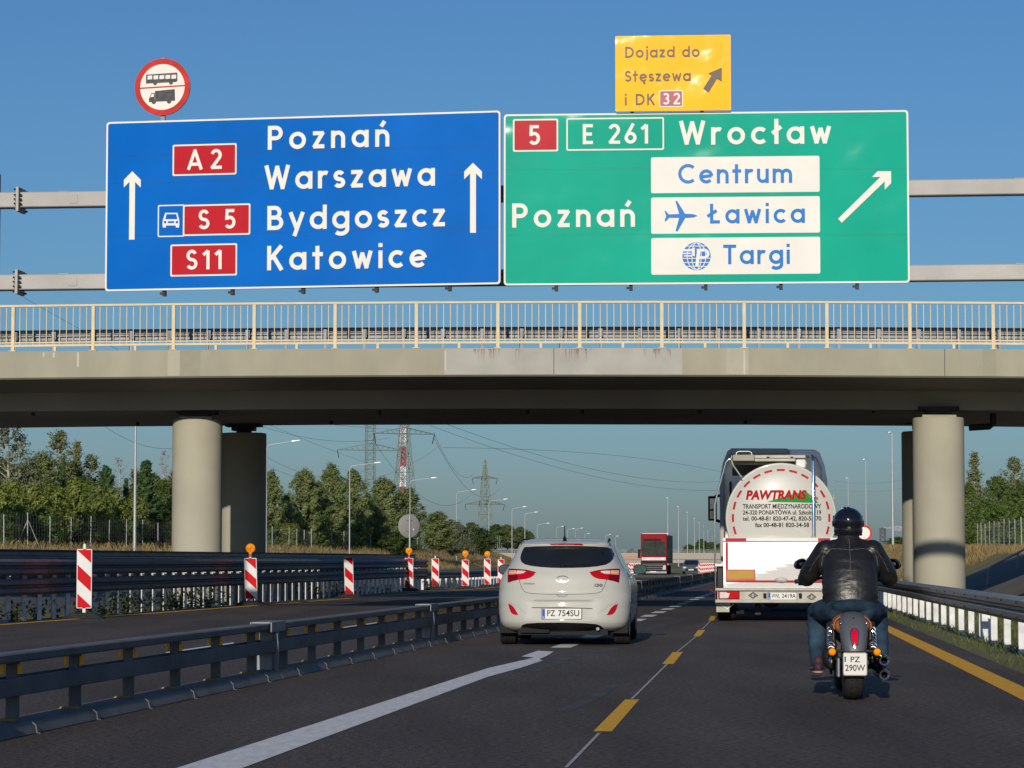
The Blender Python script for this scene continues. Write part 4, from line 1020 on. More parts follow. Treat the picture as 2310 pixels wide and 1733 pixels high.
tree('bare1', 270, 1034, FD(270)+39, 55, Lz, 'thin half bare birch above the pines', 'birch_tree', group=gl)
tree('bare1', 364, 1018, FD(364)+37, 48, Lz, 'reddish half bare birch beside the near column', 'birch_tree', group=gl)
tree('poplar3', 60, 1050, FD(60)+29, 120, Lz, 'broad green tree filling in beneath the willow', group=gl)
tree('oak2', 375, 1085, FD(375)+24, 80, Lz, 'green tree half hidden by the near left column', group=gl)
tree('oak1', 180, 1078, FD(180)+23, 110, Lz, 'green tree low between the birches', group=gl)
for px, tp, w_, ky, lb in [(95,1030,110,'poplar3','soft green tree behind the fir and the willow'), (238,1075,100,'birch1','olive tree behind the left dark pine'), (300,1062,90,'birch2','olive pointed tree between the two dark pines'), (350,1075,90,'poplar2','green tree behind the large dark pine'), (10,1040,110,'oak1','dense green tree below the willow at the left edge'), (160,1045,100,'poplar2','pale green tree rising behind the low birch row'), (395,1060,70,'poplar1','green tree mostly hidden by the near left column')]:
    tree(ky, px, tp, FD(px)+34, w_, Lz, lb, group=gl)
lab = ['first','second','third','fourth','fifth','sixth','seventh','eighth','ninth','tenth']
for i, (px, tp, w_) in enumerate([(-18,1085,100),(28,1092,95),(76,1100,85),(120,1098,95),(168,1090,90),(214,1104,90),(258,1112,85),(302,1120,85),(346,1130,80),(388,1125,80)]):
    tree(('bush1','bush2')[i % 2], px, tp, FD(px)+10+(i % 3)*1.5, w_, Lz, '%s yellow green bush from the left in the front row behind the wire fence' % lab[i], 'bush', 'bush', 'bushes in the front row behind the left fence')
for i, (px, tp, w_) in enumerate([(5,1150,80),(95,1150,80),(190,1155,80),(280,1160,80),(365,1165,80)]):
    tree(('darkbush','bush3')[i % 2], px, tp, FD(px)+6.5, w_, Lz-.1, '%s low dark bush from the left, right behind the fence wires' % lab[i], 'bush', 'bush', 'low dark bushes right behind the left fence')
Mz = 1.8
for key, px, tp, d, w_, lb in [('poplar1',606,1066,322,80,'poplar directly right of the dark left column'), ('poplar3',690,1066,335,95,'broad poplar left of the tallest poplar'), ('poplar1',752,1051,340,95,'tallest poplar, behind the lamp post with the bent arm'),
      ('poplar2',800,1064,336,90,'poplar right of the tallest one, before the lattice pylon'), ('poplar3',868,1084,342,110,'wide pale poplar before the pylon with the cross arm'), ('poplar2',922,1104,345,80,'last poplar of the row, right of the cross arm pylon'),
      ('poplar2',722,1092,326,90,'lower poplar in front of the row, centre left'), ('poplar3',838,1128,330,100,'lower poplar in front of the row, below the pylons'), ('poplar1',646,1120,328,60,'small gappy poplar in the dip of the row')]:
    tree(key, px, tp, max(d, FD(px)+14+(340-d)*-.8), w_, Mz, lb, 'poplar_tree', group=gm)
for i, (key, px, tp, w_) in enumerate([('bush3',600,1176,80),('bush1',650,1184,80),('bush3',696,1178,80),('bush1',742,1186,75),('bush2',786,1172,75),('bush3',826,1182,70),('bush2',858,1190,55)]):
    tree(key, px, tp, FD(px)+9, w_, 2.3, '%s bush from the dark left column in the row under the poplars' % lab[i], 'bush', 'bush', 'bushes in a row under the poplars')
tree('poplar3', 990, 1158, 420, 90, 2.2, 'pale rounded tree right of the round grey sign', group=gm)
tree('greybush', 1022, 1180, 440, 60, 2.2, 'pale grey green bush between the round sign and the small pylon', 'bush', 'bush', gm)
tree('greybush', 1046, 1188, 470, 55, 2.2, 'greyish bush left of the small pylon', 'bush', 'bush', gm)
tree('darkbush', 900, 1200, 380, 90, 2.0, 'dark bush under the round grey sign', 'bush', 'bush', gm)
tree('darkbush', 1082, 1193, 500, 70, 2.4, 'dark rounded bush at the foot of the small pylon', 'bush', 'bush', gm)
for i, (key, px, tp, w_, lb) in enumerate([('oak1',1062,1180,45,'small dark tree beside the left leg of the small pylon'), ('oak2',1118,1184,60,'green tree on the slope right of the small pylon'), ('poplar3',1145,1186,60,'yellowish tree on the slope, second right of the small pylon'), ('oak1',1172,1190,50,'dark tree on the slope above the roof corner of the white car'), ('oak2',1194,1200,40,'last small tree where the slope runs out behind the car roof')]):
    tree(key, px, tp, 640+i*15, w_, 3.6, lb, group='trees on the slope behind the white car')
for key, px, tp, d, w_, lb in [('birch2',2203,1024,335,80,'pointed tall tree right of the right columns'), ('birch1',2288,1036,330,90,'tall loose tree at the right edge of the photo'), ('oak1',2245,1078,322,90,'green tree between the two tall trees on the right'),
      ('oak2',2183,1092,318,60,'green tree touching the right column'), ('oak1',2310,1090,310,90,'green tree cut by the right edge')]:
    tree(key, px, tp, d, w_, 2.6, lb, group=gr_)
for i, (px, tp, w_) in enumerate([(2186,1150,60),(2222,1140,70),(2262,1138,70),(2302,1142,70)]):
    tree('bush3', px, tp, 300-i*8, w_, 2.4, '%s green bush from the right column behind the right fence' % lab[i], 'bush', 'bush', 'bushes behind the right fence')
tree('oak1', 2022, 1212, 420, 60, 2.6, 'small bush on the skyline left of the right columns', 'bush', 'bush', gr_)
tree('oak2', 2043, 1218, 400, 40, 2.6, 'bush on the skyline touching the rear right column', 'bush', 'bush', gr_)
for i, (px, tp, w_) in enumerate([(1555,1229,40),(1580,1217,44),(1602,1224,40),(1625,1226,40)]):
    tree(('oak1','oak2')[i % 2], px, tp, 880, w_, .5, '%s dark tree from the left behind the distant bridge, beyond the white lamp posts' % lab[i], group=gf)
for i, (px, tp, w_) in enumerate([(1400,1246,40),(1425,1240,40),(1455,1243,40),(1250,1243,60),(1310,1246,60),(1360,1246,50)]):
    tree(('oak2','poplar3')[i % 2], px, tp, 1050, w_, .2, '%s pale tree in the low distant line left of the red lorry' % lab[i], group='low distant trees left of the red lorry')
# dry grass, weeds and tufts
def grass(name, pts, hmin, hmax, wd, m, seed):
    R = random.Random(seed); mb = MB()
    for x, y, z in pts:
        a = R.uniform(0, 6.28); h = R.uniform(hmin, hmax); dx, dy = math.cos(a)*wd, math.sin(a)*wd; lx, ly = R.gauss(0,.25)*h, R.gauss(0,.25)*h
        o = len(mb.v); mb.v += [(x-dx,y-dy,z-.02),(x+dx,y+dy,z-.02),(x+lx+dx*.5,y+ly+dy*.5,z+h*.7),(x+lx*1.6,y+ly*1.6,z+h)]; mb.f.append([o,o+1,o+2,o+3]); mb.m.append(0)
    return tag(mb.build(name, m, recalc=False), kind='stuff')
m_gr = leaf_mat('straw_blades', (0.17,0.12,0.045), (0.36,0.27,0.12), .3, .2)
m_gg = leaf_mat('green_blades', (0.05,0.075,0.015), (0.13,0.15,0.04), .6, .2)
R = random.Random(5); P = []
for _ in range(26000):
    d = 110+R.random()**1.6*500; o = R.uniform(-.5, 12); x = fx(d)+o; P.append((x, d, bank_z_left(x, d)))
grass('dry_grass', P, .25, .7, .022, m_gr, 1)
P = []
for _ in range(26000):
    d = 103+R.random()**1.4*320; o = R.uniform(0.0, 7.5); x = XR0(d)+o; P.append((x, d, bank_z_right(x, d)))
grass('dry_grass', P, .15, .40, .014, m_gr, 2)
P = []
for _ in range(4200):
    d = 24+R.random()**1.4*60; x = RY(d)+.33+abs(R.gauss(0,.28)) if R.random() < .25 else RG(d)+R.gauss(.05,.22)
    if x > RY(d)+.3 and (math.sin(d*1.9)+math.sin(d*.7+1) > -.4): P.append((x, d, -.01))
grass('verge_grass', P, .03, .12, .006, m_gg, 3)
P = []
for _ in range(2600):
    d = 26+R.random()**1.2*70; x = RG(d)+R.uniform(.3,2.2); P.append((x, d, -.01))
grass('verge_grass', P, .08, .28, .01, m_gg, 4)
R = random.Random(9); mb = MB()
for c in [47.5,49.2,51.3,52.6,54.6,55.8,57,57.9,58.4,59.3,60.2,61.1,62,62.6,63.3,64,64.8,65.6,66.3,67,80,84,87,91,96,99,103,106,109]:
    for k in range(2):
        p = Vector((LG(c)+R.uniform(-.5,.25), c+R.uniform(-.5,.5), .0)); h = R.uniform(.15,.55)
        for _ in range(60):
            f = R.random(); q = p+Vector((R.gauss(0,.12)*(.4+f), R.gauss(0,.12)*(.4+f), h*f)); leaf(mb, q, (rv(R)+Vector((0,-.4,.3))).normalized(), R.uniform(.02,.055), R, 2.2)
tag(mb.build('weeds', leaf_mat('weed_leaves', (0.03,0.05,0.015), (0.09,0.11,0.04), 2.0), recalc=False), kind='stuff')
# ================================================================ pylons, wires, mast, far bridge
m_lat = mat('hazy_green_grey_lattice', (0.20,0.235,0.20), .7, .2, var=.1)  # green grey made paler, distance haze put into the colour
def lattice(q, base, w0, w1, z0, z1, n, r, m=0):
    def cs(z): 
        w_ = L3(w0, w1, (z-z0)/(z1-z0))/2; return [Vector((sx*w_, sy*w_, z)) for sx, sy in ((-1,-1),(1,-1),(1,1),(-1,1))]
    zs = [z0+(z1-z0)*(1-(1-i/n)**1.25) for i in range(n+1)]
    for a, b in zip(zs, zs[1:]):
        A, B = cs(a), cs(b)
        for i in range(4):
            q.tube([A[i], B[i]], r*1.5, 4, m, False); q.tube([A[i], B[(i+1) % 4]], r*.8, 4, m, False); q.tube([A[(i+1) % 4], B[i]], r*.8, 4, m, False); q.tube([B[i], B[(i+1) % 4]], r*.7, 4, m, False)
def pylon(label, px, d, zb, segs, arms, rot=.35, r=.055):
    s = F/d; t = thing('pylon', label, 'pylon', ((px-CX)/s, d, zb), rot, 'lattice pylons of the power line')
    q = MB()
    for (w0, w1, z0, z1, n) in segs: lattice(q, None, w0, w1, z0, z1, n, r)
    q.build('lattice_tower', m_lat, t, recalc=False)
    for z, hw, dep in arms:
        q = MB()
        for sx in (-1, 1):
            for sy in (-1, 1):
                q.tube([(0,sy*dep,z),(sx*hw,0,z)], r, 4, cap=False); q.tube([(0,sy*dep,z+dep*1.6),(sx*hw,0,z)], r, 4, cap=False)
                for k in range(1, 6): q.tube([(sx*hw*k/6,sy*dep*(1-k/6),z),(sx*hw*(k+.5)/6,sy*dep*(1-k/6)*.9,z+dep*1.6*(1-(k+.5)/6))], r*.7, 4, cap=False)
        a_ = q.build('cross_arm', m_lat, t, recalc=False)
        for sx in (-1, 1):
            q = MB(); q.tube([(sx*hw,0,z),(sx*hw-.4*sx,.2,z-1.8)], .09, 6); q.build('insulator', m_dark, a_)
    return t
pylon('tall narrow pylon rising behind the poplars, left of the one with the red mast', 835, 600, 0, [(2.1,1.7,0,44,22)], [(25.4,7.5,1.0),(33,8.5,1.0)], .3)
pylon('broad legged pylon with a wide cross arm, in front of the red and white mast', 912, 500, 0, [(5.4,1.5,0,24.5,8),(1.5,.7,24.5,33,5)], [(24.4,5.9,.75)], .35, .06)
pylon('small pylon standing free against the sky left of the white car', 1094, 800, 0, [(5.0,1.5,0,25,8),(1.5,.2,25,31,4)], [(17.5,6.6,.75),(25.2,4.2,.5)], .5, .075)
q = MB(); t = thing('radio_mast', 'red and white lattice mast seen through the wide armed pylon', 'mast', ((909-CX)/F*620, 620, 0), .2)
for i in range(6):
    q = MB(); lattice(q, None, 1.1, 1.1, 4.0+i*4.6, 4.0+(i+1)*4.6, 4, .09); q.build('mast_section', mat(('mast_red','mast_white')[i % 2], ((.45,.05,.06),(.7,.7,.7))[i % 2], .5), t, recalc=False)
m_wire = mat('power_wire', (0.16,0.18,0.20), .6, .3)
def wire(pts, sag, label, r=.035):
    A, B = pts; n = 20; P = [L3(A, B, i/n) - Vector((0,0,sag*4*(i/n)*(1-i/n))) for i in range(n+1)]
    q = MB(); q.tube(P, r, 4, cap=False); return tag(q.build('power_line', m_wire), label, 'power line', 'wires strung from the pylons')
W_ = [((0,895,400),(912,972,500),0,'wire crossing the sky from the left edge to the wide pylon arm'), ((0,640,350),(835,1046,600),2,'wire dropping steeply across the upper left sky to the narrow pylon'),
      ((600,1030,480),(842,1052,600),3,'sagging wire between the dark column and the narrow pylon'), ((585,960,440),(880,988,500),1.5,'upper wire from the dark column to the wide arm'), ((600,1050,470),(1000,1000,500),5,'lowest sagging wire passing before the poplars'),
      ((980,990,500),(1128,1102,800),6,'wire falling from the right tip of the wide arm to the small pylon'), ((846,1000,500),(1075,1102,800),8,'wire from the left tip of the wide arm to the small pylon'), ((978,975,500),(1070,1068,800),4,'upper wire from the wide arm to the small pylon'),
      ((970,960,520),(1640,1105,900),4,'long faint wire across the sky towards the tanker, lower one'), ((1010,958,520),(1640,1085,900),4,'long faint wire across the sky towards the tanker, upper one'), ((1000,1010,520),(1640,1068,900),-2,'faint wire above the red lorry'),
      ((1880,1085,900),(2040,1082,900),1,'faint wire right of the tanker, upper'), ((1880,1104,900),(2040,1101,900),1,'faint wire right of the tanker, lower'), ((230,958,380),(388,1012,420),1,'wire slanting down between the tall lamp post and the near column')]
for a, b, sg, lb in W_: wire((at(*a), at(*b)), sg, lb, .024 if a[2] < 500 else .034)
# round sign seen from behind
d = 106.0; s = F/d
t = thing('round_sign', 'round grey back of a road sign on a slim pole above the amber lamp', 'road sign', ((923-CX)/s, d, 0), .5)
q = MB(); zc = CAMH+(HOR-1187)/s; q.lathe([(.01,-.012),(.44,-.012),(.465,0),(.44,.012),(.01,.012)], 40, axis='y', c=(0,0,zc)); q.build('sign_disc', mat('sign_back_grey', (0.27,0.27,0.26), .6, .2, var=.05), t, smooth=40)
q = MB(); q.tube([(0,-.06,-.2),(0,-.06,zc+.42)], .034, 10); q.build('pole', m_lp, t, smooth=60)
for z in (-.2,.22):
    q = MB(); q.box(-.12,.12,-.045,-.013,zc+z-.014,zc+z+.014); q.build('clamp', m_galv, t)
q = MB(); q.box(.17,.21,-.016,-.012,zc-.17,zc-.10); q.build('sticker', m_sw, t)
# small red ringed sign behind the rider's helmet
d = 118.0; s = F/d; t = thing('speed_sign', 'small round red rimmed sign half hidden by the helmet of the rider', 'road sign', ((1948-CX)/s, d, 0), -.1)
zc = CAMH+(HOR-1203)/s
q = MB(); q.lathe([(.01,-.012),(.33,-.012),(.33,.012),(.01,.012)], 32, axis='y', c=(0,0,zc)); q.build('sign_disc', m_sw, t)
q = MB(); q.lathe([(.26,-.016),(.35,-.016),(.35,.014)], 32, axis='y', c=(0,0,zc)); q.build('red_rim', m_rim, t)
q = MB(); q.tube([(0,.04,-.1),(0,.04,zc+.2)], .03, 8); q.build('pole', m_lp, t)
# far gantry right of the rider
d = 430.0; s = F/d; t = thing('sign_gantry', 'tiny distant sign gantry left of the right bridge columns', 'gantry', ((1990-CX)/s, d, 2.0), 0)
q = MB(); lattice(q, None, .8, .8, -2, (HOR-1190)/s-1, 8, .05); q.build('post', m_galvd, t, recalc=False)
q = MB(); q.box(0,4.4,-.3,.3,(HOR-1192)/s-1,(HOR-1187)/s-1); q.build('cross_beam', m_galvd, t)
q = MB(); q.box(1.4,2.9,-.4,-.31,(HOR-1196)/s-1,(HOR-1185)/s-1); q.build('sign_panel', m_galvd, t)
# stair handrail on the paved slope
t = thing('stair_handrail', 'bent pipe handrail climbing the paved slope right of the columns', 'handrail', (0,0,0))
q = MB(); q.tube([at(2228,1346,84), at(2229,1290,84), at(2231,1283,84.2), at(2240,1277,84.4), at(2312,1239,86.5)], .035, 8); q.build('pipe', mat('bare_pipe', (.36,.34,.30), .5, .3), t, smooth=60)
q = MB(); a_ = at(2296,1247,86); q.tube([(a_.x,a_.y,a_.z),(a_.x,a_.y,a_.z-1.1)], .035, 8); q.build('pipe_post', MATS['bare_pipe'], t)
# distant road bridge
d = 620.0; s = F/d
t = thing('far_bridge', 'distant low grey road bridge crossing behind the red lorry', 'bridge', ((1480-CX)/s, d, 0), 0)
zz = lambda v: CAMH+(HOR-v)/s
q = MB(); q.box(-40,34,0,10,zz(1262),zz(1247)); q.build('deck', mat('far_concrete', (.34,.31,.27), .8), t)
q = MB(); q.box(-40,34,.3,9.7,zz(1270),zz(1262)); q.build('girder', m_conc2, t)
q = MB(); q.box(-40,34,-.05,.05,zz(1241.5),zz(1240.5)); q.box(-40,34,-.05,.05,zz(1244.5),zz(1243.5))
for i in range(50): q.box(-40+i*1.5,-39.9+i*1.5,-.05,.05,zz(1247),zz(1240.5))
q.build('parapet_rail', m_galvd, t)
for x in (-26,-12,2,13,24):
    q = MB(); q.box(x-.5,x+.5,3,7,-1.5,zz(1270)); q.build('pier', m_conc2, t)
t = thing('far_bridge', 'distant bridge with a reddish parapet between the white car and the red lorry', 'bridge', ((1425-CX)/560*0+(1420-CX)/F*560, 560, 0), 0)
s = F/560.
q = MB(); q.box(-14,6,0,8,zz(1263),zz(1255)); q.build('parapet', mat('reddish_parapet', (.42,.24,.18), .8), t)
q = MB(); q.box(-14,6,.2,7.8,zz(1272),zz(1263)); q.build('deck', m_conc2, t)
for x in (-9,-2,4):
    q = MB(); q.box(x-.4,x+.4,2,6,-1,zz(1272)); q.build('pier', m_conc2, t)
# distant red and white panels
def far_panels(px0, px1, n, d0, d1, grp, lbf):
    for i in range(n):
        d = L3(d0, d1, i/max(1,n-1)); s = F/d; x = (L3(px0,px1,i/max(1,n-1))-CX)/s
        t = thing('guide_panel', lbf, 'guide panel', (x, d, far_drop(d)), 0, grp)
        q = MB(); q.box(-.16,.16,0,.03,.1,1.25); p_ = q.build('panel', m_pw, t)
        for j in range(3):
            q = MB(); z = .2+j*.38; q.add([(-.15,-.006,z+.18),(.15,-.006,z-.08),(.15,-.006,z+.1),(-.15,-.006,z+.36)], [(0,1,2,3)]); q.build('red_stripe', m_pr, p_)
        q = MB(); q.box(-.3,.3,-.1,.15,0,.1); q.build('rubber_foot', m_rub, t)
far_panels(1578, 1612, 9, 262, 300, 'distant guide panels between the grey car and the tanker', 'tiny red and white guide panel in the row right of the distant grey car')
far_panels(1420, 1446, 6, 250, 285, 'distant guide panels between the white car and the red lorry', 'tiny red and white guide panel in the row left of the distant red lorry')
# ================================================================ the white car
m_car = mat('white_car_paint', (0.45,0.45,0.405), 0.5, var=.015, coat=.6, spec=.15)
m_glass = mat('dark_glass', (0.012,0.014,0.017), 0.06, var=.2, scale=2, spec=.6)
m_blk = mat('black_plastic', (0.009,0.009,0.010), 0.55, var=.15, scale=12, spec=.12)
m_tyre = mat('tyre_rubber', (0.028,0.027,0.027), 0.85, var=.2, scale=20, bump=.2, spec=.15)
m_alloy = mat('alloy_rim', (0.55,0.56,0.58), 0.3, 0.9, var=.05)
m_chr = mat('chrome', (0.75,0.75,0.76), 0.12, 1.0, var=.05)
m_lred = mat('red_lens', (0.42,0.004,0.010), 0.2, var=.15, scale=30, coat=.25, spec=.1)
m_lredd = mat('dark_red_lens', (0.15,0.002,0.008), 0.2, var=.1, coat=.25, spec=.1)
m_lclr = mat('clear_lens', (0.62,0.58,0.56), 0.15, var=.2, scale=40, coat=.6)
m_lam = mat('amber_bulb_lens', (0.75,0.40,0.24), 0.2, var=.2, scale=40, coat=.5)
m_plate = mat('number_plate_white', (0.66,0.66,0.63), .35, var=.04)
m_plt = mat('plate_black', (0.04,0.04,0.03), .6, spec=.1)
m_eu = mat('plate_blue', (0.0,0.06,0.34), .4)
m_seamd = mat('panel_gap', (0.05,0.05,0.045), .7)
CARS = math.atan(0.079)
p = gnd(1090+922/5.185, 1457.5)
car = thing('hatchback_car', 'white hatchback car seen from behind, driving left of the yellow dashes', 'car', (p.x, p.y, 0), -CARS)
T_Y = [(.19,.16),(.25,.05),(.33,.0),(.42,-.008),(.52,-.004),(.58,.008),(.63,.03),(.68,.064),(.72,.078),(.80,.080),(.87,.088),(.92,.104),(1.0,.155),(1.10,.23),(1.20,.325),(1.30,.43),(1.345,.42),(1.37,.50),(1.40,.68),(1.43,1.0),(1.448,1.35)]
T_W = [(.19,.76),(.25,.83),(.33,.865),(.5,.888),(.7,.892),(.80,.885),(.88,.865),(.96,.825),(1.05,.765),(1.15,.715),(1.25,.675),(1.32,.645),(1.37,.605),(1.40,.56),(1.43,.45),(1.448,.25)]
T_F = [(.19,3.95),(.3,4.2),(.6,4.26),(.75,4.15),(.88,3.75),(1.0,3.25),(1.15,2.95),(1.3,2.6),(1.4,2.2),(1.448,1.7)]
cyr = lambda z: smooth_interp(T_Y, z); chw = lambda z: smooth_interp(T_W, z); cyf = lambda z: smooth_interp(T_F, z)
CN = 2.35
crc = lambda z: interp([(.19,.45),(.5,.62),(.9,.62),(1.1,.55),(1.3,.5),(1.45,.25)], z)
def RS(x, z, lift=0.0):
    """rear surface of the car"""
    a = min(.999, abs(x)/chw(z)); y = cyr(z) + crc(z)*(1-(1-a**CN)**(1/CN))
    if .345 < z < .60 and abs(x) < .50:                                       # recess round the number plate
        e = min(1, (.50-abs(x))/.12)*min(1, (z-.345)/.05, (.60-z)/.012); y += .035*e
    return Vector((x, y-.0035*lift, z))
mb = MB(); zsl = [.19+.02*i for i in range(58)]+[1.34,1.348,1.362,1.38,1.40,1.415,1.43,1.44,1.448]; M_ = 22
zsl = sorted(set(round(z,3) for z in zsl if z <= 1.448)); rows = []
for z in zsl:
    hw, yf = chw(z), cyf(z); row = []
    for i in range(M_+1):                                                     # rear half from the centre outwards
        x = hw*math.sin(math.pi/2*i/M_); row.append(RS(min(x, hw*.9995), z) if i < M_ else Vector((hw, cyr(z)+crc(z), z)))
    y0 = cyr(z)+crc(z); rf = min(.7, (yf-y0)*.5); y1 = yf-rf; ns = 34
    for i in range(1, ns+1):
        y = y0+(y1-y0)*i/ns; x = hw
        for yw in (.80, 3.45):
            r2 = (y-yw)**2+(z-.31)**2
            if r2 < .365**2: x = min(x, .62)
        row.append(Vector((x, y, z)))
    for i in range(1, 9):
        a = math.pi/2*i/8; row.append(Vector((hw*math.cos(a)**.7 if i < 8 else 0, y1+rf*math.sin(a), z)))
    rows.append(row)
def carbody(sx):
    n = len(rows[0]); k = len(rows); vs = [(sx*v.x, v.y, v.z) for r_ in rows for v in r_]
    mb.add(vs, [(i*n+j, i*n+j+1, (i+1)*n+j+1, (i+1)*n+j) for i in range(k-1) for j in range(n-1)])
carbody(1); carbody(-1)
tp = [(v.x, v.y, v.z) for v in rows[-1]]; tp2 = [(-v.x, v.y, v.z) for v in rows[-1]][::-1]
mb.add(tp+tp2[1:-1], [tuple(range(len(tp)+len(tp2)-2))])
bt = [(v.x, v.y, v.z) for v in rows[0]]; bt2 = [(-v.x, v.y, v.z) for v in rows[0]][::-1]
mb.add(bt+bt2[1:-1], [tuple(range(len(bt)+len(bt2)-2))])
body = mb.build('body', m_car, car, smooth=50)
bm = bmesh.new(); bm.from_mesh(body.data); bmesh.ops.remove_doubles(bm, verts=bm.verts, dist=.0008); bmesh.ops.recalc_face_normals(bm, faces=bm.faces); bm.to_mesh(body.data); bm.free(); body.data.set_sharp_from_angle(angle=math.radians(50))
def CP(x, y, k=1.0):
    """spot measured on the photo of the car -> (x, z) on its rear; k is the depth scale of that area"""
    return ((x-925)/(896*k)-(.045*(1/k-1)*6), 1.14-(y-482)/(896*k))
cfn = lambda x, z, l: RS(x, z, l)
def cpatch(pts, name, m, k=1.0, res=.03, lift=1.0, parent=car, mir=False):
    q = [CP(x, y, k) for x, y in pts]
    if mir: q = [(-x, z) for x, z in q][::-1]
    f2 = lambda x, z, l: RS(x, z, l*lift)
    return patch(q, f2, res, name, m, parent, skirt=-3)
win = [(452,330),(600,322),(800,318),(925,317),(1100,318),(1300,324),(1440,333),(1485,350),(1512,395),(1520,430),(1508,475),(1480,510),(1430,540),(1330,560),(1200,572),(1050,577),(925,578),(800,576),(650,566),(540,552),(470,535),(432,512),(412,480),(406,440),(418,390),(434,350)]
gw = patch([(x, z) for x, z in [CP(x, y, .985) for x, y in win]], lambda x, z, l: RS(x, z, l*1.0), .03, 'rear_window', m_glass, car, skirt=-3)
# seats, parcel things faintly seen through the glass are left to its dark reflections; wiper
q = MB(); a = [CP(x, y, .985) for x, y in ((905,556),(930,545),(1060,541),(1180,540),(1285,541))]
q.tube([RS(x, z, 5) for x, z in a], [.016,.014,.010,.008,.006], 6); q.build('wiper', m_blk, gw, smooth=60)
q = MB(); x, z = CP(925,548,.985); q.ell(RS(x, z, 4), (.03,.02,.025)); q.build('wiper_hub', m_blk, gw, smooth=60)
for sx in (False, True):
    lp = [(262,590),(300,586),(380,590),(500,600),(613,626),(590,660),(556,688),(500,706),(405,716),(330,732),(270,752),(264,690)]
    la = cpatch(lp, 'tail_light', m_lred, .985, .025, 2.0, car, sx)
    cpatch([(262,590),(300,586),(380,590),(500,600),(613,626),(560,622),(500,611),(400,603),(280,604)], 'dark_rim', m_lredd, .985, .02, 3.0, la, sx)
    cpatch([(264,660),(300,664),(390,662),(392,716),(330,732),(270,752)], 'dark_rim', m_lredd, .985, .02, 2.7, la, sx)
    cpatch([(276,608),(330,606),(372,608),(366,648),(330,652),(278,656)], 'turn_lens', m_lam, .985, .02, 3.2, la, sx)
    cpatch([(378,608),(440,610),(488,616),(470,634),(430,646),(372,648)], 'reverse_lens', m_lclr, .985, .02, 3.2, la, sx)
    fg = [(268,1010),(285,1012),(305,1018),(328,1036),(350,1060),(372,1095),(396,1138),(360,1136),(328,1128),(305,1108),(285,1070)]
    cpatch(fg, 'fog_light', m_lred, 1.0, .02, 2.5, car, sx)
    # shade of the scoop crease round the fog light, painted as a darker line
    q = [CP(x, y, 1.0) for x, y in ((262,1003),(320,1003),(380,1025),(440,1080),(500,1120))]; q = [(-x if sx else x, z) for x, z in q]
    r_ = MB(); add_ribbon(r_, q, .012, lambda x,z,l: RS(x,z,l), 1.0); r_.build('crease_shade_line', mat('paint_shadow_line', (.40,.395,.36), .4), body)
q = cpatch([(757,296),(800,290),(925,288),(1120,290),(1160,297),(1150,313),(1100,309),(925,306),(790,308)], 'brake_light', m_lred, .98, .02, 3.0)
# hatch outline and other gaps
def gap(pts, wd=.006, k=1.0, mir=False, m=None, name='panel_gap'):
    q = [CP(x, y, k) for x, y in pts]; q = [(-x, z) for x, z in q] if mir else q; r_ = MB(); Q = []
    for a, b in zip(q, q[1:]):
        for i in range(6): Q.append((L3(a[0],b[0],i/6), L3(a[1],b[1],i/6)))
    Q.append(q[-1]); add_ribbon(r_, Q, wd, lambda x,z,l: RS(x,z,l), .8); return r_.build(name, m or m_seamd, body)
for sx in (False, True): gap([(400,716),(410,750),(432,810),(460,855),(490,873),(560,884),(700,890),(925,893)], mir=sx)
gap([(562,1050),(700,1052),(925,1050),(1150,1056),(1285,1062)], .010, name='panel_gap')
gap([(858,900),(880,912),(925,917),(965,912),(990,900)], .016, m=mat('handle_recess', (.30,.295,.27), .5), name='boot_handle')
for sx in (False, True):
    gap([(500,310),(560,242)], .035, .97, sx, m_blk, 'roof_strip') if False else None
# emblem: ring with a slanting letter
q = MB(); P = lambda pts: [CP(x, y, 1.0) for x, y in pts]; k = 0
for pts, wd, cl in ((arc(927,713,72,39,0,345,30),.0085,False), ([(893,738),(908,690)],.012,False), ([(948,738),(962,690)],.012,False), ([(902,722),(925,712),(952,706)],.011,False)):
    Q = P(pts); add_ribbon(q, Q, wd, lambda x,z,l: RS(x,z,l), 2.5+.2*k, closed=False); k += 1
q.build('emblem', mat('emblem_grey', (.16,.16,.16), .3, .5, spec=.2), car)
def ctext(txt, x0, x1, yb, yt, m, name, k=1.0, bold=.0, fn=None):
    a = CP(x0, yb, k); b = CP(x1, yt, k)
    t_ = text_mesh(txt, b[1]-a[1], lambda u, v: tuple(RS(a[0]+u, a[1]+v, 3.0)), b[0]-a[0], bold, .1); return t_.build(name, m, car, recalc=False)
ctext('HYUNDAI', 458, 592, 775, 757, mat('badge_grey', (.12,.12,.12), .35, .6), 'badge_lettering')
ctext('i30', 1308, 1402, 800, 768, MATS['badge_grey'], 'badge_lettering', bold=.02)
# number plate
def number_plate(parent, x0, x1, z0, z1, y, txt, th, eu=True, name='number_plate', lines=None, tx=None, fn=None):
    q = MB(); q.prism(rounded(x0,x1,z0,z1,.012), lambda a,b,d: (a,d,b), y, y+.012); pl = q.build(name, m_plate, parent)
    if eu:
        w_ = eu; q = MB(); q.add([(x0+.004,y-.001,z0+.006),(x0+w_,y-.001,z0+.006),(x0+w_,y-.001,z1-.006),(x0+.004,y-.001,z1-.006)], [(0,1,2,3)]); q.build('blue_band', m_eu, pl)
        q = text_mesh('PL', .02, lambda u, v: (x0+.011+u, y-.002, z0+.014+v), w_-.018); q.build('lettering', m_plate, pl, recalc=False)
    for (s_, a, b, c, h) in lines:
        q = text_mesh(s_, h, lambda u, v: (a+u, y-.0015, c+v), b-a, .012); q.build('lettering', m_plt, pl, recalc=False)
    return pl
a = CP(685, 1184); b = CP(1156, 1061); yp = RS(0, .43).y-.03
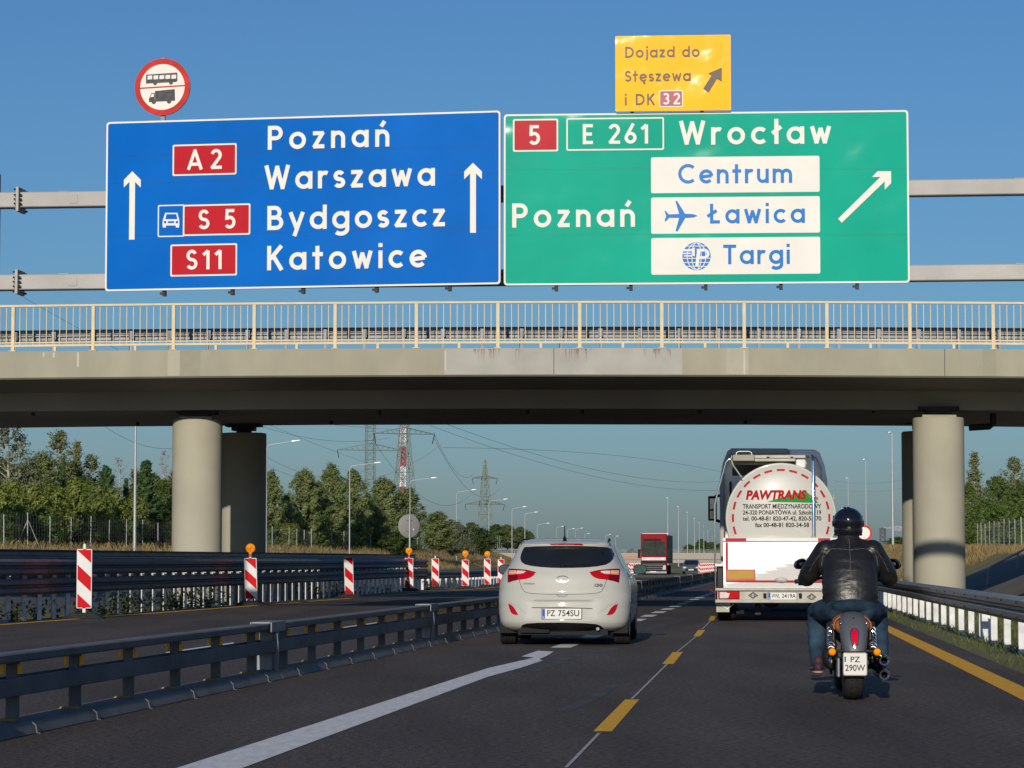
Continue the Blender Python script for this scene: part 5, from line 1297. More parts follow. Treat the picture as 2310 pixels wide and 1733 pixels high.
number_plate(car, a[0], b[0], a[1], b[1], yp, None, 0, .042, lines=[('PZ', CP(748,0)[0], CP(845,0)[0], CP(0,1150)[1], .078),('754SU', CP(878,0)[0], CP(1130,0)[0], CP(0,1150)[1], .078)])
q = MB(); q.prism(rounded(a[0]-.006,b[0]+.006,a[1]-.006,b[1]+.006,.014), lambda x,z,d: (x,d,z), yp+.004, yp+.03); q.build('plate_holder', m_blk, car)
# lower bumper, exhaust, underside
dif = [(425,1290),(445,1258),(500,1240),(640,1230),(925,1226),(1200,1234),(1330,1246),(1385,1268),(1412,1298),(1412,1336),(425,1334)]
q = [CP(x, y) for x, y in dif]; patch([(x, max(z,.195)) for x, z in q], lambda x, z, l: RS(x, z, l*1.5), .03, 'bumper_insert', m_blk, car, skirt=-3)
q = MB(); q.box(-.60,.60,.18,3.9,.14,.22); q.box(-.56,-.18,.12,.5,.17,.24); q.build('underbody', m_blk, car)
q = MB(); q.tube([(.47,.09,.225),(.47,.4,.225)], .022, 12); q.build('exhaust_pipe', m_galvd, car, smooth=60)
# wheels, mud flaps
for y, nm_ in ((.80,0),(3.45,1)):
    for sx in (-1, 1):
        c = (sx*.765, y, .312)
        t_ = MB(); t_.lathe([(.20,-.10),(.285,-.108),(.306,-.098),(.312,-.07),(.312,.07),(.306,.098),(.285,.108),(.20,.10)], 40, axis='x', c=c); wh = t_.build('wheel', m_tyre, car, smooth=40)
        t_ = MB(); t_.lathe([(.02,sx*.085),(.12,sx*.09),(.19,sx*.10),(.205,sx*.09),(.2,sx*.06)], 24, axis='x', c=c); t_.build('rim', m_alloy, wh, smooth=30)
        t_ = MB()
        for o in (-.055,-.02,.02,.055):
            t_.lathe([(.3128,o-.004),(.3128,o+.004)], 40, axis='x', c=c)
        t_.build('tread_groove', m_blk, wh)
    for sx in (-1, 1):
        if y < 1:
            q = MB(); q.box(sx*.60 if sx>0 else -.86, .86 if sx>0 else -.60, .40,.43,.16,.30); q.build('mud_flap', m_blk, car)
# side windows, mirrors, aerial, roof strips
for sx in (-1, 1):
    sfn = lambda y, z, l: Vector((sx*(chw(z)+.003*l), y, z))
    patch([(1.05,1.02),(2.05,1.0),(2.95,1.0),(2.72,1.15),(2.40,1.30),(1.7,1.355),(1.2,1.32),(.98,1.2)], sfn, .05, 'side_window', m_glass, car, skirt=-2)
    q = MB(); q.ell((sx*.955,2.62,1.005), (.10,.075,.072), 16, 10); q.tube([(sx*.80,2.62,.955),(sx*.90,2.62,.965)], .025, 8); mi = q.build('side_mirror', m_car if sx < 0 else m_car, car, smooth=60)
    q = MB(); q.prism([(sx*.955+.085*math.copysign(abs(math.cos(a))**.7, math.cos(a)), 1.005+.058*math.copysign(abs(math.sin(a))**.7, math.sin(a))) for a in [2*math.pi*i/24 for i in range(24)]], lambda x,z,d: (x,d,z), 2.525, 2.56); q.build('mirror_glass', mat('mirror_glass', (.03,.07,.09), .05, .3, var=.3, scale=9), mi)
    q = MB(); q.prism([(sx*.955+.097*math.copysign(abs(math.cos(a))**.7, math.cos(a)), 1.005+.07*math.copysign(abs(math.sin(a))**.7, math.sin(a))) for a in [2*math.pi*i/24 for i in range(24)]], lambda x,z,d: (x,d,z), 2.54, 2.60); q.build('mirror_rim', m_blk, mi)
    q = MB(); q.tube([(sx*.60,.55,1.385),(sx*.585,.9,1.415),(sx*.56,1.6,1.43),(sx*.55,2.1,1.415)], .013, 6); q.build('roof_strip', m_blk, car)
    for y in (1.7,):
        q = MB(); q.tube([(sx*(chw(.9)+.004),y+.02,.9),(sx*(chw(.9)+.03),y+.1,.905),(sx*(chw(.9)+.004),y+.24,.91)], .012, 6); q.build('door_handle', m_car, car, smooth=60)
    for yy in (1.55, 2.75):
        r_ = MB(); zs = [.34,.45,.6,.75,.9,1.0]; r_.add([(sx*(chw(z)+.0015), yy+dy, z) for z in zs for dy in (0,.007)], [(2*i,2*i+1,2*i+3,2*i+2) for i in range(len(zs)-1)]); r_.build('panel_gap', m_seamd, body)
q = MB(); q.tube([(.0,.66,1.395),(.0,.60,1.45)], [.03,.014], 8); q.tube([(0,.62,1.43),(0,.60,1.60)], [.008,.006], 6); q.build('aerial', m_blk, car, smooth=60)
# ================================================================ the tanker lorry
m_tank = mat('tank_white', (0.47,0.47,0.43), 0.35, var=.03, scale=1, coat=.5)
m_panel = mat('polished_white_panel', (0.60,0.595,0.585), 0.34, 0.35, var=.03, scale=1.5, coat=.6, bump=.02, bscale=2.5)
m_steel = mat('brushed_steel', (0.36,0.345,0.30), 0.5, 0.15, var=.15, scale=6, spec=.2)
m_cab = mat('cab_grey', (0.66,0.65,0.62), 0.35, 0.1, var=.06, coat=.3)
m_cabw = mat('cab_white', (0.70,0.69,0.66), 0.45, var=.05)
m_tred = mat('marking_red', (0.42,0.02,0.025), .45, var=.08, spec=.08)
m_tyel = mat('marking_yellow', (0.42,0.24,0.025), .4, var=.06)
TK = -math.atan(0.08)
p = at(1560+775/3.77, 1359, 50.0)
tk = thing('tanker_lorry', 'white tanker lorry seen from behind with red dashed ring and lettering on its tank end', 'lorry', (p.x, 50.0, 0), TK)
def TP(x, y): return ((x-775)/460.0, 1.14-(y-1067)/460.0)
RT = 1.02; TZ = TP(0,240)[1]-RT; TX = TP(770,0)[0]
def dish(x, z):
    r2 = ((x-TX)**2+(z-TZ)**2)/RT**2; return .20 - .20*math.sqrt(max(0.0, 1-min(r2,.96)*.98)) + .0
mb = MB(); n = 64; prof = [(RT*math.sin(a), .20-.20*math.sqrt(max(0,1-min(math.sin(a)**2,.96)*.98))) for a in [math.pi/2*i/14 for i in range(15)]]
prof[0] = (.001, prof[0][1]); prof += [(RT,.22),(RT,9.6),(RT*.8,9.85),(.01,9.9)]
mb.lathe([(r_, y) for r_, y in prof], n, axis='y', c=(TX,.35,TZ)); tank = mb.build('tank', m_tank, tk, smooth=40)
TY = .35
q = MB(); q.lathe([(RT*.999,.19),(RT+.012,.20),(RT+.012,.25),(RT*.999,.26)], 64, axis='y', c=(TX,TY,TZ)); q.build('tank_rim', m_steel, tank, smooth=30)
tfn = lambda x, z, l: Vector((x, TY+dish(x, z)-.004*l, z))
# dashed ring
rr = .895; q = None
import itertools
for i in range(24):
    a0 = math.radians(90-i*15-4.8); a1 = math.radians(90-i*15+4.8)
    pts = [(TX+rr*math.cos(a0+(a1-a0)*j/4), TZ+rr*math.sin(a0+(a1-a0)*j/4)) for j in range(5)]
    if min(z for _, z in pts) < 1.2: continue
    q = MB(); add_ribbon(q, pts, .040, tfn, 1.0); q.build('red_dash', m_tred, tank)
def ttext(txt, x0, x1, yb, yt, m, bold=0.0, shear=0.0, lift=1.0, name='lettering'):
    a, b = TP(x0, yb), TP(x1, yt)
    text_mesh(txt, b[1]-a[1], lambda u, v: tuple(tfn(a[0]+u, a[1]+v, lift)), b[0]-a[0], bold, shear).build(name, m, tank, recalc=False)
m_tg = mat('logo_green', (0.01,0.25,0.04), .5, var=.06, spec=.05); m_tr2 = mat('logo_red', (0.36,0.006,0.01), .5, spec=.05); m_tk = mat('print_black', (0.02,0.02,0.02), .6, spec=.05)
patch([TP(652,572),(TP(820,520)),TP(980,482),TP(1030,520),TP(1090,581),TP(860,576)], lambda x,z,l: tfn(x,z,1.0), .05, 'green_triangle', m_tg, tank)
ttext('PAWTRANS', 470, 990, 548, 477, m_tr2, .05, .18, 2.2)
for x, y, r_ in ((1020,525,13),(1045,545,14),(1075,542,13),(1060,525,9)):
    c = TP(x, y); patch([(c[0]+r_/460*math.cos(2*math.pi*i/12), c[1]+r_/460*math.sin(2*math.pi*i/12)) for i in range(12)], lambda x,z,l: tfn(x,z,1.8), .05, 'fruit_mark', mat('fruit_red', (.36,.10,.05), .4, var=.4, scale=30), tank)
ttext('TRANSPORT MIĘDZYNARODOWY', 443, 1112, 629, 592, m_tk, .022, name='lettering')
ttext('24-320 PONIATOWA ul. Szkolna 19', 443, 1112, 680, 645, m_tk, .022)
ttext('tel. 00-48-81 820-47-42, 820-55-70', 443, 1112, 732, 697, m_tk, .022)
ttext('fax 00-48-81 820-34-58', 548, 1008, 787, 752, m_tk, .022)
# rear panel box
x0, z1 = TP(275, 880); zb = TP(0, 1310)[1]; x1 = 1.09
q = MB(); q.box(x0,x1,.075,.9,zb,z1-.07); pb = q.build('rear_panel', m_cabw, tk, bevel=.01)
def crease(x, z, l):
    a, b = TP(520,1205), TP(1130,1005); nx, nz = -(b[1]-a[1]), (b[0]-a[0]); m_ = math.hypot(nx, nz); s_ = ((x-a[0])*nx+(z-a[1])*nz)/m_
    return Vector((x, .027+(.035*s_ if s_ > 0 else -.075*s_)+(.0 if l > 0 else .05), z))
patch([(x0+.004,zb+.004),(x1-.004,zb+.004),(x1-.004,z1-.075),(x0+.004,z1-.075)], crease, .06, 'polished_sheet', m_panel, pb, skirt=-1, smooth=2)
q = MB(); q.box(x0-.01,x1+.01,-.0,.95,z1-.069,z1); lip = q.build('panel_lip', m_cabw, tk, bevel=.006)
def fl(xa, xb, za, zc, y, m, name, par): q = MB(); q.add([(xa,y,za),(xb,y,za),(xb,y,zc),(xa,y,zc)], [(0,1,2,3)]); return q.build(name, m, par)
for xa, xb in ((TP(295,0)[0],TP(470,0)[0]),(TP(1077,0)[0],TP(1180,0)[0])): fl(xa, xb, z1-.062, z1-.008, -.003, m_tred, 'red_strip', lip)
for xa, xb in ((TP(295,0)[0],TP(315,0)[0]),(1.02,1.065)): fl(xa, xb, TP(0,1150)[1], TP(0,920)[1], .026, m_tred, 'red_strip', pb)
fl(TP(295,0)[0], 1.065, TP(0,1258)[1], TP(0,1241)[1], .0255, m_tred, 'red_strip', pb)
for sx in (0, 1):
    xa, xb = (TP(294,0)[0], TP(547,0)[0]) if not sx else (.50, 1.065)
    o = fl(xa, xb, TP(0,1241)[1]+.002, TP(0,1148)[1], .0262, mat('faded_marking_red', (.45,.11,.07), .4), 'reflective_plate', pb); fl(xa+.03, xb-.03, TP(0,1226)[1], TP(0,1160)[1], .0245, m_tyel, 'yellow_field', o)
q = MB(); c = TP(765,1240); q.ell((c[0],.03,c[1]), (.12,.012,.05)); q.build('dent', mat('scuffed_panel', (.28,.27,.25), .5, .2, var=.3, scale=14), pb, smooth=60)
# bumper bar
ba, bb = TP(0,1405)[1], TP(0,1330)[1]
q = MB(); q.box(-1.20,1.20,.02,.20,ba,bb); bar = q.build('bumper_bar', m_steel, tk)
for za, zc in ((bb,TP(0,1306)[1]),(TP(0,1432)[1],ba)): q = MB(); q.box(-1.24,1.24,-.03,.25,za,zc); q.build('bumper_lip', m_steel, bar, bevel=.01)
for sx in (-1, 1):
    q = MB(); xa, xb = (-1.185,-.79) if sx < 0 else (.79,1.185); q.box(xa,xb,-.015,.04,TP(0,1400)[1],TP(0,1332)[1]); l_ = q.build('tail_light', m_lred, tk, bevel=.012)
    q = MB(); w_ = (-1.16,-1.02) if sx < 0 else (1.02,1.16); q.box(w_[0],w_[1],-.018,.0,TP(0,1395)[1],TP(0,1340)[1]); q.build('clear_lens', m_lclr, l_, bevel=.006)
    q = MB(); w_ = (-1.06,-1.0) if sx < 0 else (1.0,1.06); q.hexa([(w_[0],-.021,TP(0,1390)[1]),(w_[1],-.021,TP(0,1390)[1]),(w_[1],-.017,TP(0,1390)[1]),(w_[0],-.017,TP(0,1390)[1]),(w_[0]-.03*sx,-.021,TP(0,1350)[1]),(w_[1]-.03*sx,-.021,TP(0,1350)[1]),(w_[1]-.03*sx,-.017,TP(0,1350)[1]),(w_[0]-.03*sx,-.017,TP(0,1350)[1])]); q.build('clear_lens', m_lclr, l_)
    # diamond hazard emblem on the bar
    c = TP(525,1369) if sx < 0 else TP(1020,1382); o = MB()
    for s_, l_f in ((.085,.006),(.06,.007)):
        add_ribbon(o, [(c[0]-s_,c[1]),(c[0],c[1]+s_*.72),(c[0]+s_,c[1]),(c[0],c[1]-s_*.72)], .009, lambda x,z,l: (x,.02-l,z), l_f, closed=True)
    em = o.build('diamond_mark', m_blk, bar); text_mesh('F.B' if sx < 0 else 'F.2', .03, lambda u,v: (c[0]-.035+u,.012,c[1]-.015+v), .07).build('lettering', m_blk, em, recalc=False)
    q = MB(); xx = TP(625,0)[0] if sx < 0 else TP(925,0)[0]; q.box(xx-.028,xx+.028,-.03,.02,TP(0,1392)[1],TP(0,1350)[1]); q.build('plate_lamp', m_blk, bar, bevel=.01)
number_plate(bar, TP(652,0)[0], TP(893,0)[0], TP(0,1404)[1], TP(0,1344)[1], .004, None, 0, .045, lines=[('WWL', TP(682,0)[0], TP(752,0)[0], TP(0,1390)[1], .075),('2419A', TP(768,0)[0], TP(886,0)[0], TP(0,1390)[1], .075)])
q = MB(); q.box(TP(648,0)[0],TP(897,0)[0],.012,.022,TP(0,1408)[1],TP(0,1341)[1]); q.build('plate_frame', m_blk, bar)
# mud flaps, wheels, chassis
for sx in (-1, 1):
    q = MB(); xa, xb = (-1.22,-.98) if sx < 0 else (.98,1.22); q.box(xa,xb,.22,.235,TP(0,1512)[1],ba); fp = q.build('mud_flap', m_steel, tk)
    o = MB(); c = (sx*1.02+(.0 if sx < 0 else .05), TP(0,1445)[1]); add_ribbon(o, [(c[0]-.125,c[1]),(c[0],c[1]+.085),(c[0]+.125,c[1]),(c[0],c[1]-.085)], .008, lambda x,z,l: (x,.218-l,z), .001, closed=True); dm = o.build('diamond_mark', m_panel, fp)
    text_mesh('FFB', .05, lambda u,v: (c[0]-.06+u,.2165,c[1]-.025+v), .12).build('lettering', m_panel, fp, recalc=False)
    for y in (1.0, 2.35, 3.7):
        q = MB(); q.lathe([(.25,-.17),(.48,-.18),(.515,-.15),(.52,-.1),(.52,.1),(.515,.15),(.48,.18),(.25,.17)], 36, axis='x', c=(sx*1.03,y,.52)); wh = q.build('wheel', m_tyre, tk, smooth=40)
        q = MB(); q.lathe([(.03,sx*.10),(.15,sx*.11),(.24,sx*.165),(.27,sx*.15)], 24, axis='x', c=(sx*1.03,y,.52)); q.build('rim', m_steel, wh, smooth=40)
q = MB(); q.box(-.45,-.30,.3,11,.62,.95); q.box(.30,.45,.3,11,.62,.95); q.box(-.9,.9,.9,1.1,.45,.6); q.box(-.9,.9,2.25,2.45,.45,.6); q.box(-1.0,1.0,.5,.6,.5,.9); q.box(-.5,-.4,.6,.7,.12,.5); q.build('chassis', m_dark, tk)
q = MB(); q.ell((TP(685,0)[0],.7,.36), (.16,.3,.12)); q.build('air_tank', m_dark, tk, smooth=60)
# top walkway boxes
za = lambda y: TP(0, y)[1]
q = MB(); q.box(TP(360,0)[0],TP(546,0)[0],.5,9.5,za(218),za(165)); q.build('walkway_box', m_conc, tk, bevel=.01)
q = MB(); q.box(TP(546,0)[0]+.003,TP(900,0)[0],.6,9.5,za(222),za(196)); q.box(TP(546,0)[0]+.003,TP(990,0)[0],.9,9.5,za(190),za(160)); q.box(TP(370,0)[0],TP(1000,0)[0],.9,1.0,za(245),za(222)); q.build('walkway', m_steel, tk, bevel=.01)
for x in (665, 870): q = MB(); q.box(TP(x-12,0)[0],TP(x+12,0)[0],.85,.95,za(192),za(176)); q.build('walkway_clip', m_dark, tk)
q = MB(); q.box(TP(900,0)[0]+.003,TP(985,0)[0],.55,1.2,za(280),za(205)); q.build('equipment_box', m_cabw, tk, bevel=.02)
q = MB(); q.tube([(TP(390,0)[0],.6,za(165)),(TP(392,0)[0],.6,za(145)),(TP(415,0)[0],.6,za(134)),(TP(500,0)[0],.6,za(134)),(TP(522,0)[0],.6,za(145)),(TP(524,0)[0],.6,za(165))], .012, 6); q.build('grab_loop', m_chr, tk, smooth=60)
q = MB(); pts = [TP(*v) for v in ((352,175),(345,205),(325,208),(300,235),(262,370),(212,560),(205,600),(205,1105),(206,1420),(215,1450),(232,1452))]; q.tube([(x,.28,z) for x, z in pts], .017, 8); q.build('side_rail_pipe', m_chr, tk, smooth=60)
q = MB(); q.tube([(TP(360,0)[0],.32,za(255)),(TP(435,0)[0],.32,za(362))], .014, 6); q.tube([(TP(345,0)[0],.32,za(205)),(TP(362,0)[0],.32,za(255))], .014, 6); q.build('brace_pipe', m_steel, tk)
q = MB(); q.tube([(TP(1042,0)[0],.10,za(885)),(TP(1042,0)[0],.10,za(230)),(TP(1038,0)[0],.14,za(192)),(TP(1030,0)[0],.3,za(178))], .030, 12); q.build('vent_pipe', m_chr, tk, smooth=60)
q = MB(); q.tube([(TP(1042,0)[0],.10,za(886)),(TP(1042,0)[0],.10,za(868))], .045, 12); q.build('pipe_flange', m_steel, tk)
q = MB(); q.tube([(TP(1212,0)[0],.8,za(545)),(TP(1238,0)[0],.8,za(540))], .022, 8); q.tube([(TP(1226,0)[0],.8,za(505)),(TP(1226,0)[0],.8,za(575))], .012, 6); q.build('hose_valve', m_steel, tk)
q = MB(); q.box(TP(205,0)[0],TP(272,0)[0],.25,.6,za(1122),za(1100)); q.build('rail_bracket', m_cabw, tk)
q = MB(); q.box(TP(228,0)[0],TP(268,0)[0],.35,.9,za(1300),za(1135)); q.build('side_locker', m_dark, tk)
q = MB(); q.tube([(TP(205,0)[0],.27,za(1345)),(TP(172,0)[0],.27,za(1330))], .008, 6); q.ell((TP(172,0)[0],.27,za(1330)), (.02,.02,.02)); q.build('side_marker', m_lred, tk)
# the tractor cab ahead of the tank
def cabp(x, y, d=61.5): 
    s_ = 3.77*F/d; X = ((x/3.77+1560-CX)/F*d-p.x); return (X*math.cos(TK)+(d-50)*math.sin(TK), 1.14-(y-1067)/s_)
cab = MB(); L0 = cabp(244,300)[0]; R0_ = cabp(1138,300)[0]; zt = cabp(0,132)[1]; y0c = 11.0
xm = (L0+R0_)/2; hwc = (R0_-L0)/2
pts = [(-hwc,.9),(-hwc,2.95),(-hwc*.95,3.3),(-hwc*.86,zt-.06),(-hwc*.78,zt),(hwc*.78,zt-.02),(hwc*.86,zt-.08),(hwc*.95,3.25),(hwc,2.95),(hwc,.9)]
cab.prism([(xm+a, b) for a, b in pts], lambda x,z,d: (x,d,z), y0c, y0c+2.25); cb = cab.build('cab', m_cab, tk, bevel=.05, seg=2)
q = MB(); q.prism([(xm+a, b) for a, b in [(hwc*.30,zt-.02),(hwc*.79,zt-.035),(hwc*.87,zt-.1),(hwc*.96,3.25),(hwc*1.01,2.9),(hwc*1.01,2.6),(hwc*.9,2.6),(hwc*.9,3.2),(hwc*.8,zt-.2),(hwc*.30,zt-.16)]], lambda x,z,d: (x,d,z), y0c-.25, y0c-.005); q.build('roof_spoiler', mat('spoiler_sunlit_white', (.84,.83,.80), .5, var=.04), cb, bevel=.02)  # right roof side coloured whiter in place of sunlight falling on it
q = MB(); q.prism([(xm+a, b) for a, b in [(hwc*.28,zt-.01),(-hwc*.78,zt+.0),(-hwc*.86,zt-.06),(-hwc*.95,3.3),(-hwc*1.01,2.9),(-hwc*1.01,1.2),(-hwc*.93,1.2),(-hwc*.92,3.2),(-hwc*.8,zt-.14),(hwc*.28,zt-.14)]], lambda x,z,d: (x,d,z), y0c-.35, y0c-.005); q.build('side_fairing', mat('fairing_grey', (.34,.335,.32), .5, .0), cb, bevel=.02)
q = MB()
for a in (-.62,-.45,.5): q.tube([(xm+a*hwc*1.3,y0c-.08,1.2),(xm+a*hwc*1.3,y0c-.08,2.9)], .025, 6)
q.tube([(xm-.9,y0c-.1,2.55),(xm-.5,y0c-.15,2.2),(xm-.45,y0c-.1,1.2)], .03, 6); q.build('hoses', m_dark, cb, smooth=60)
q = MB(); q.box(xm-hwc+.05,xm+hwc-.05,y0c+.0,y0c+4.5,.5,.95); q.build('tractor_frame', m_dark, tk)
for sx in (-1, 1):
    for y in (y0c-.6, y0c+1.7): q = MB(); q.lathe([(.25,-.16),(.48,-.18),(.515,-.15),(.52,.15),(.48,.18),(.25,.16)], 32, axis='x', c=(xm+sx*1.0,y,.52)); q.build('wheel', m_tyre, tk, smooth=40)
a = cabp(140,520,63.3); b = cabp(214,765,63.3)
q = MB(); q.box(a[0],b[0],13.1,13.35,b[1]+.08,a[1]-.02); q.tube([(b[0]-.05,13.2,a[1]-.03),(b[0]+.25,13.2,a[1]+.02)], .04, 6); q.tube([(b[0]-.05,13.2,b[1]+.1),(b[0]+.25,13.2,b[1]+.0)], .04, 6); mi = q.build('wing_mirror', m_blk, tk, bevel=.05, seg=2)
q = MB(); q.box(a[0]+.04,b[0]-.04,13.075,13.098,b[1]+.35,a[1]-.08); q.build('mirror_glass', mat('lorry_mirror', (.10,.13,.15), .08, .5, var=.4, scale=4), mi)
q = MB(); q.box(a[0]+.04,b[0]-.04,13.075,13.098,b[1]+.12,b[1]+.31); q.build('mirror_glass', MATS['lorry_mirror'], mi)
# ================================================================ distant red lorry and grey car
m_rc = mat('lorry_red', (0.24,0.006,0.012), .45, var=.06, spec=.06, coat=.08)
d = 263.0; s = F/d
def RPx(x, y): return (1380+x/5.53, 1080+y/5.53)
p = at(1380+525/5.53, 1300, d); zg = p.z
rl = thing('red_lorry', 'distant oncoming red lorry with dark tarpaulin trailer beyond the barrier', 'lorry', (p.x, d, zg), -.095)
def RL(x, y): return ((x-525)/(5.53*s), (1215-y)/(5.53*s)+.02)
hw = 1.25
q = MB(); q.box(-hw,hw,.0,2.3,.45,RL(0,690)[1]); q.hexa([(-hw,-.25,.45),(hw,-.25,.45),(hw,0,.45),(-hw,0,.45),(-hw,-.25,RL(0,990)[1]),(hw,-.25,RL(0,990)[1]),(hw,0,RL(0,990)[1]),(-hw,0,RL(0,990)[1])]); cb = q.build('cab', m_rc, rl, bevel=.06)
q = MB(); q.box(-hw+.12,hw-.12,-.05,.0,RL(0,965)[1],RL(0,790)[1]); q.build('windscreen', mat('lorry_glass', (.02,.032,.03), .08, var=.5, scale=2.2), cb, bevel=.01)
q = MB(); q.box(-hw+.25,hw-.55,-.06,-.001,RL(0,780)[1],RL(0,752)[1]); q.build('sun_visor', m_blk, cb)
q = MB(); q.box(-hw+.08,hw-.08,-.27,-.251,RL(0,1165)[1],RL(0,1030)[1]); gr = q.build('grille', m_blk, cb)
q = MB(); q.box(-hw+.08,hw-.08,-.28,-.02,RL(0,1020)[1],RL(0,985)[1]); q.build('grey_band', m_galv, cb)
for z in (.55,.72,.9,1.05): q = MB(); q.box(-hw+.12,hw-.12,-.285,-.27,z+.1,z+.13); q.build('grille_slat', m_galvd, gr)
for sx in (-1, 1):
    q = MB(); q.hexa([(sx*1.0-.16,-.285,.62),(sx*1.0+.16,-.285,.62),(sx*1.0+.16,-.25,.62),(sx*1.0-.16,-.25,.62),(sx*1.06-.1,-.285,1.05),(sx*1.06+.1,-.285,1.05),(sx*1.06+.1,-.25,1.05),(sx*1.06-.1,-.25,1.05)]); q.build('headlight', m_lclr, cb)
    q = MB(); q.box(sx*1.42-.13,sx*1.42+.13,.1,.3,1.75,2.6); q.tube([(sx*1.2,.2,2.5),(sx*1.42,.2,2.55)], .04, 5); q.build('wing_mirror', m_blk, cb)
    for y in (.9,3.2,9.5,10.8,12.1): q = MB(); q.lathe([(.02,-.17),(.5,-.18),(.52,-.12),(.52,.12),(.5,.18),(.02,.17)], 20, axis='x', c=(sx*1.02,y,.52)); q.build('wheel', m_tyre, rl, smooth=40)
q = MB(); q.box(-hw,hw,-.3,.1,.28,.47); q.build('bumper', m_galvd, cb)
q = MB(); q.box(-.35,.25,-.31,-.301,.38,.48); q.build('number_plate', m_plate, cb)
q = MB(); q.box(-hw-.02,hw+.02,3.0,16,1.25,RL(0,700)[1]); tr = q.build('trailer', mat('dark_tarpaulin', (.065,.085,.07), .6, var=.15, scale=1), rl, bevel=.02)
q = MB(); q.box(-hw-.03,hw+.03,2.95,3.1,RL(0,700)[1]-.05,RL(0,680)[1]); q.build('trailer_header', m_cabw, tr)
q = MB(); q.box(-.4,.4,2.2,15.5,.6,1.2); q.build('chassis', m_dark, rl)
d = 276.0; p = at(1380+990/5.53, 1080+1190/5.53, d)
gc_ = thing('grey_car', 'distant oncoming blue grey car beside the red lorry', 'car', (p.x, d, p.z), -.095)
q = MB(); vs = []; prof = [(0,.25),(-.02,.55),(.1,.75),(.9,.92),(1.45,1.40),(2.3,1.5),(3.3,1.42),(4.0,1.0),(4.3,.9),(4.35,.3)]
def carprof(hwb, hwt): return [(y, z, hwb if z < 1.0 else hwt) for y, z in prof]
L_ = [(-w_, y, z) for y, z, w_ in carprof(.92,.68)]; R_ = [(w_, y, z) for y, z, w_ in carprof(.92,.68)]; n = len(L_)
q.add(L_+R_, [(i,(i+1)%n,n+(i+1)%n,n+i) for i in range(n)]+[tuple(range(n)), tuple(range(n,2*n))[::-1]]); cbd = q.build('body', mat('blue_grey_paint', (.11,.14,.17), .3, .3, coat=.5), gc_, bevel=.06, seg=2, smooth=40)
q = MB(); q.hexa([(-.72,.92,.96),(.72,.92,.96),(.72,.95,.97),(-.72,.95,.97),(-.60,1.38,1.37),(.60,1.38,1.37),(.60,1.42,1.38),(-.60,1.42,1.38)]); q.build('windscreen', m_glass, gc_)
for sx in (-1, 1):
    q = MB(); q.ell((sx*.66,.05,.66), (.2,.06,.09)); q.build('headlight', m_lclr, gc_)
    q = MB(); q.ell((sx*1.0,1.1,.98), (.12,.07,.08)); q.build('side_mirror', m_blk, gc_)
    for y in (.75,3.5): q = MB(); q.lathe([(.02,-.1),(.3,-.1),(.32,-.06),(.32,.06),(.3,.1),(.02,.1)], 18, axis='x', c=(sx*.8,y,.32)); q.build('wheel', m_tyre, gc_)
q = MB(); q.box(-.6,.6,-.04,.02,.34,.56); q.build('grille', m_blk, gc_)
q = MB(); q.box(-.26,.26,-.06,-.041,.38,.49); q.build('number_plate', m_plate, gc_)
# ================================================================ the motorcycle
BK = -math.atan(0.067)
p = at(1750+592/3.317, 1500, 21.9)
bk = thing('motorcycle', 'dark grey cruiser motorcycle with brown seat and twin right exhausts, in the right lane', 'motorcycle', (p.x, 21.9, 0), BK)
m_fen = mat('satin_grey_paint', (0.10,0.105,0.12), 0.40, 0.1, var=.04, coat=.15, spec=.3)
m_bblk = mat('engine_black', (0.022,0.022,0.024), 0.45, 0.3, var=.3, scale=20, spec=.3)
m_seat = mat('tan_leather', (0.33,0.115,0.032), 0.5, var=.15, scale=14, bump=.15, bscale=60, spec=.25)
m_bchr = mat('bike_chrome', (0.62,0.62,0.63), 0.14, 1.0, var=.1)
YC, ZC = .335, .325
q = MB(); q.lathe([(.215,-.062),(.27,-.078),(.302,-.076),(.318,-.055),(.3245,-.02),(.3245,.02),(.318,.055),(.302,.076),(.27,.078),(.215,.062)], 48, axis='x', c=(0,YC,ZC)); 
q2 = MB(); q2.lathe([(.05,-.05),(.20,-.055),(.225,-.065),(.225,.065),(.20,.055),(.05,.05)], 32, axis='x', c=(0,YC,ZC)); 
for k in range(26):
    a = 2*math.pi*k/26
    for sx in (-1, 1):
        pts = [(sx*(.012+.05*f), YC+(.3262-.035*f*f*1.3)*math.cos(a+.10*f), ZC+(.3262-.035*f*f*1.3)*math.sin(a+.10*f)) for f in (0,.35,.7,1)]; q.tube(pts, .0035, 4, 1)
wh = q.build('rear_wheel', [m_tyre, m_blk], bk, smooth=50); q2.build('rim', m_bblk, wh, smooth=40)
# fender
def fen(u, a, l=0.0):
    w_ = interp([(70,.104),(95,.112),(140,.112),(160,.10),(168,.088)], a); r = .392 - .022*u*u - .055*abs(u)**7 + l
    return Vector((u*w_, YC+r*math.cos(math.radians(a)), ZC+r*math.sin(math.radians(a))))
q = MB(); na, nu = 22, 18; vs = []
for l in (0, -.012):
    for i in range(na+1):
        for j in range(nu+1): vs.append(fen(-1+2*j/nu, 68+100*i/na, l))
o = (na+1)*(nu+1); n1 = nu+1; fs = []
for i in range(na):
    for j in range(nu): fs += [(i*n1+j, i*n1+j+1, (i+1)*n1+j+1, (i+1)*n1+j), (o+i*n1+j, o+(i+1)*n1+j, o+(i+1)*n1+j+1, o+i*n1+j+1)]
for i in range(na):
    for j in (0, nu): fs.append((i*n1+j, (i+1)*n1+j, o+(i+1)*n1+j, o+i*n1+j))
for j in range(nu):
    for i in (0, na): fs.append((i*n1+j, i*n1+j+1, o+i*n1+j+1, o+i*n1+j))
q.add(vs, fs); fd = q.build('rear_fender', m_fen, bk, smooth=50)
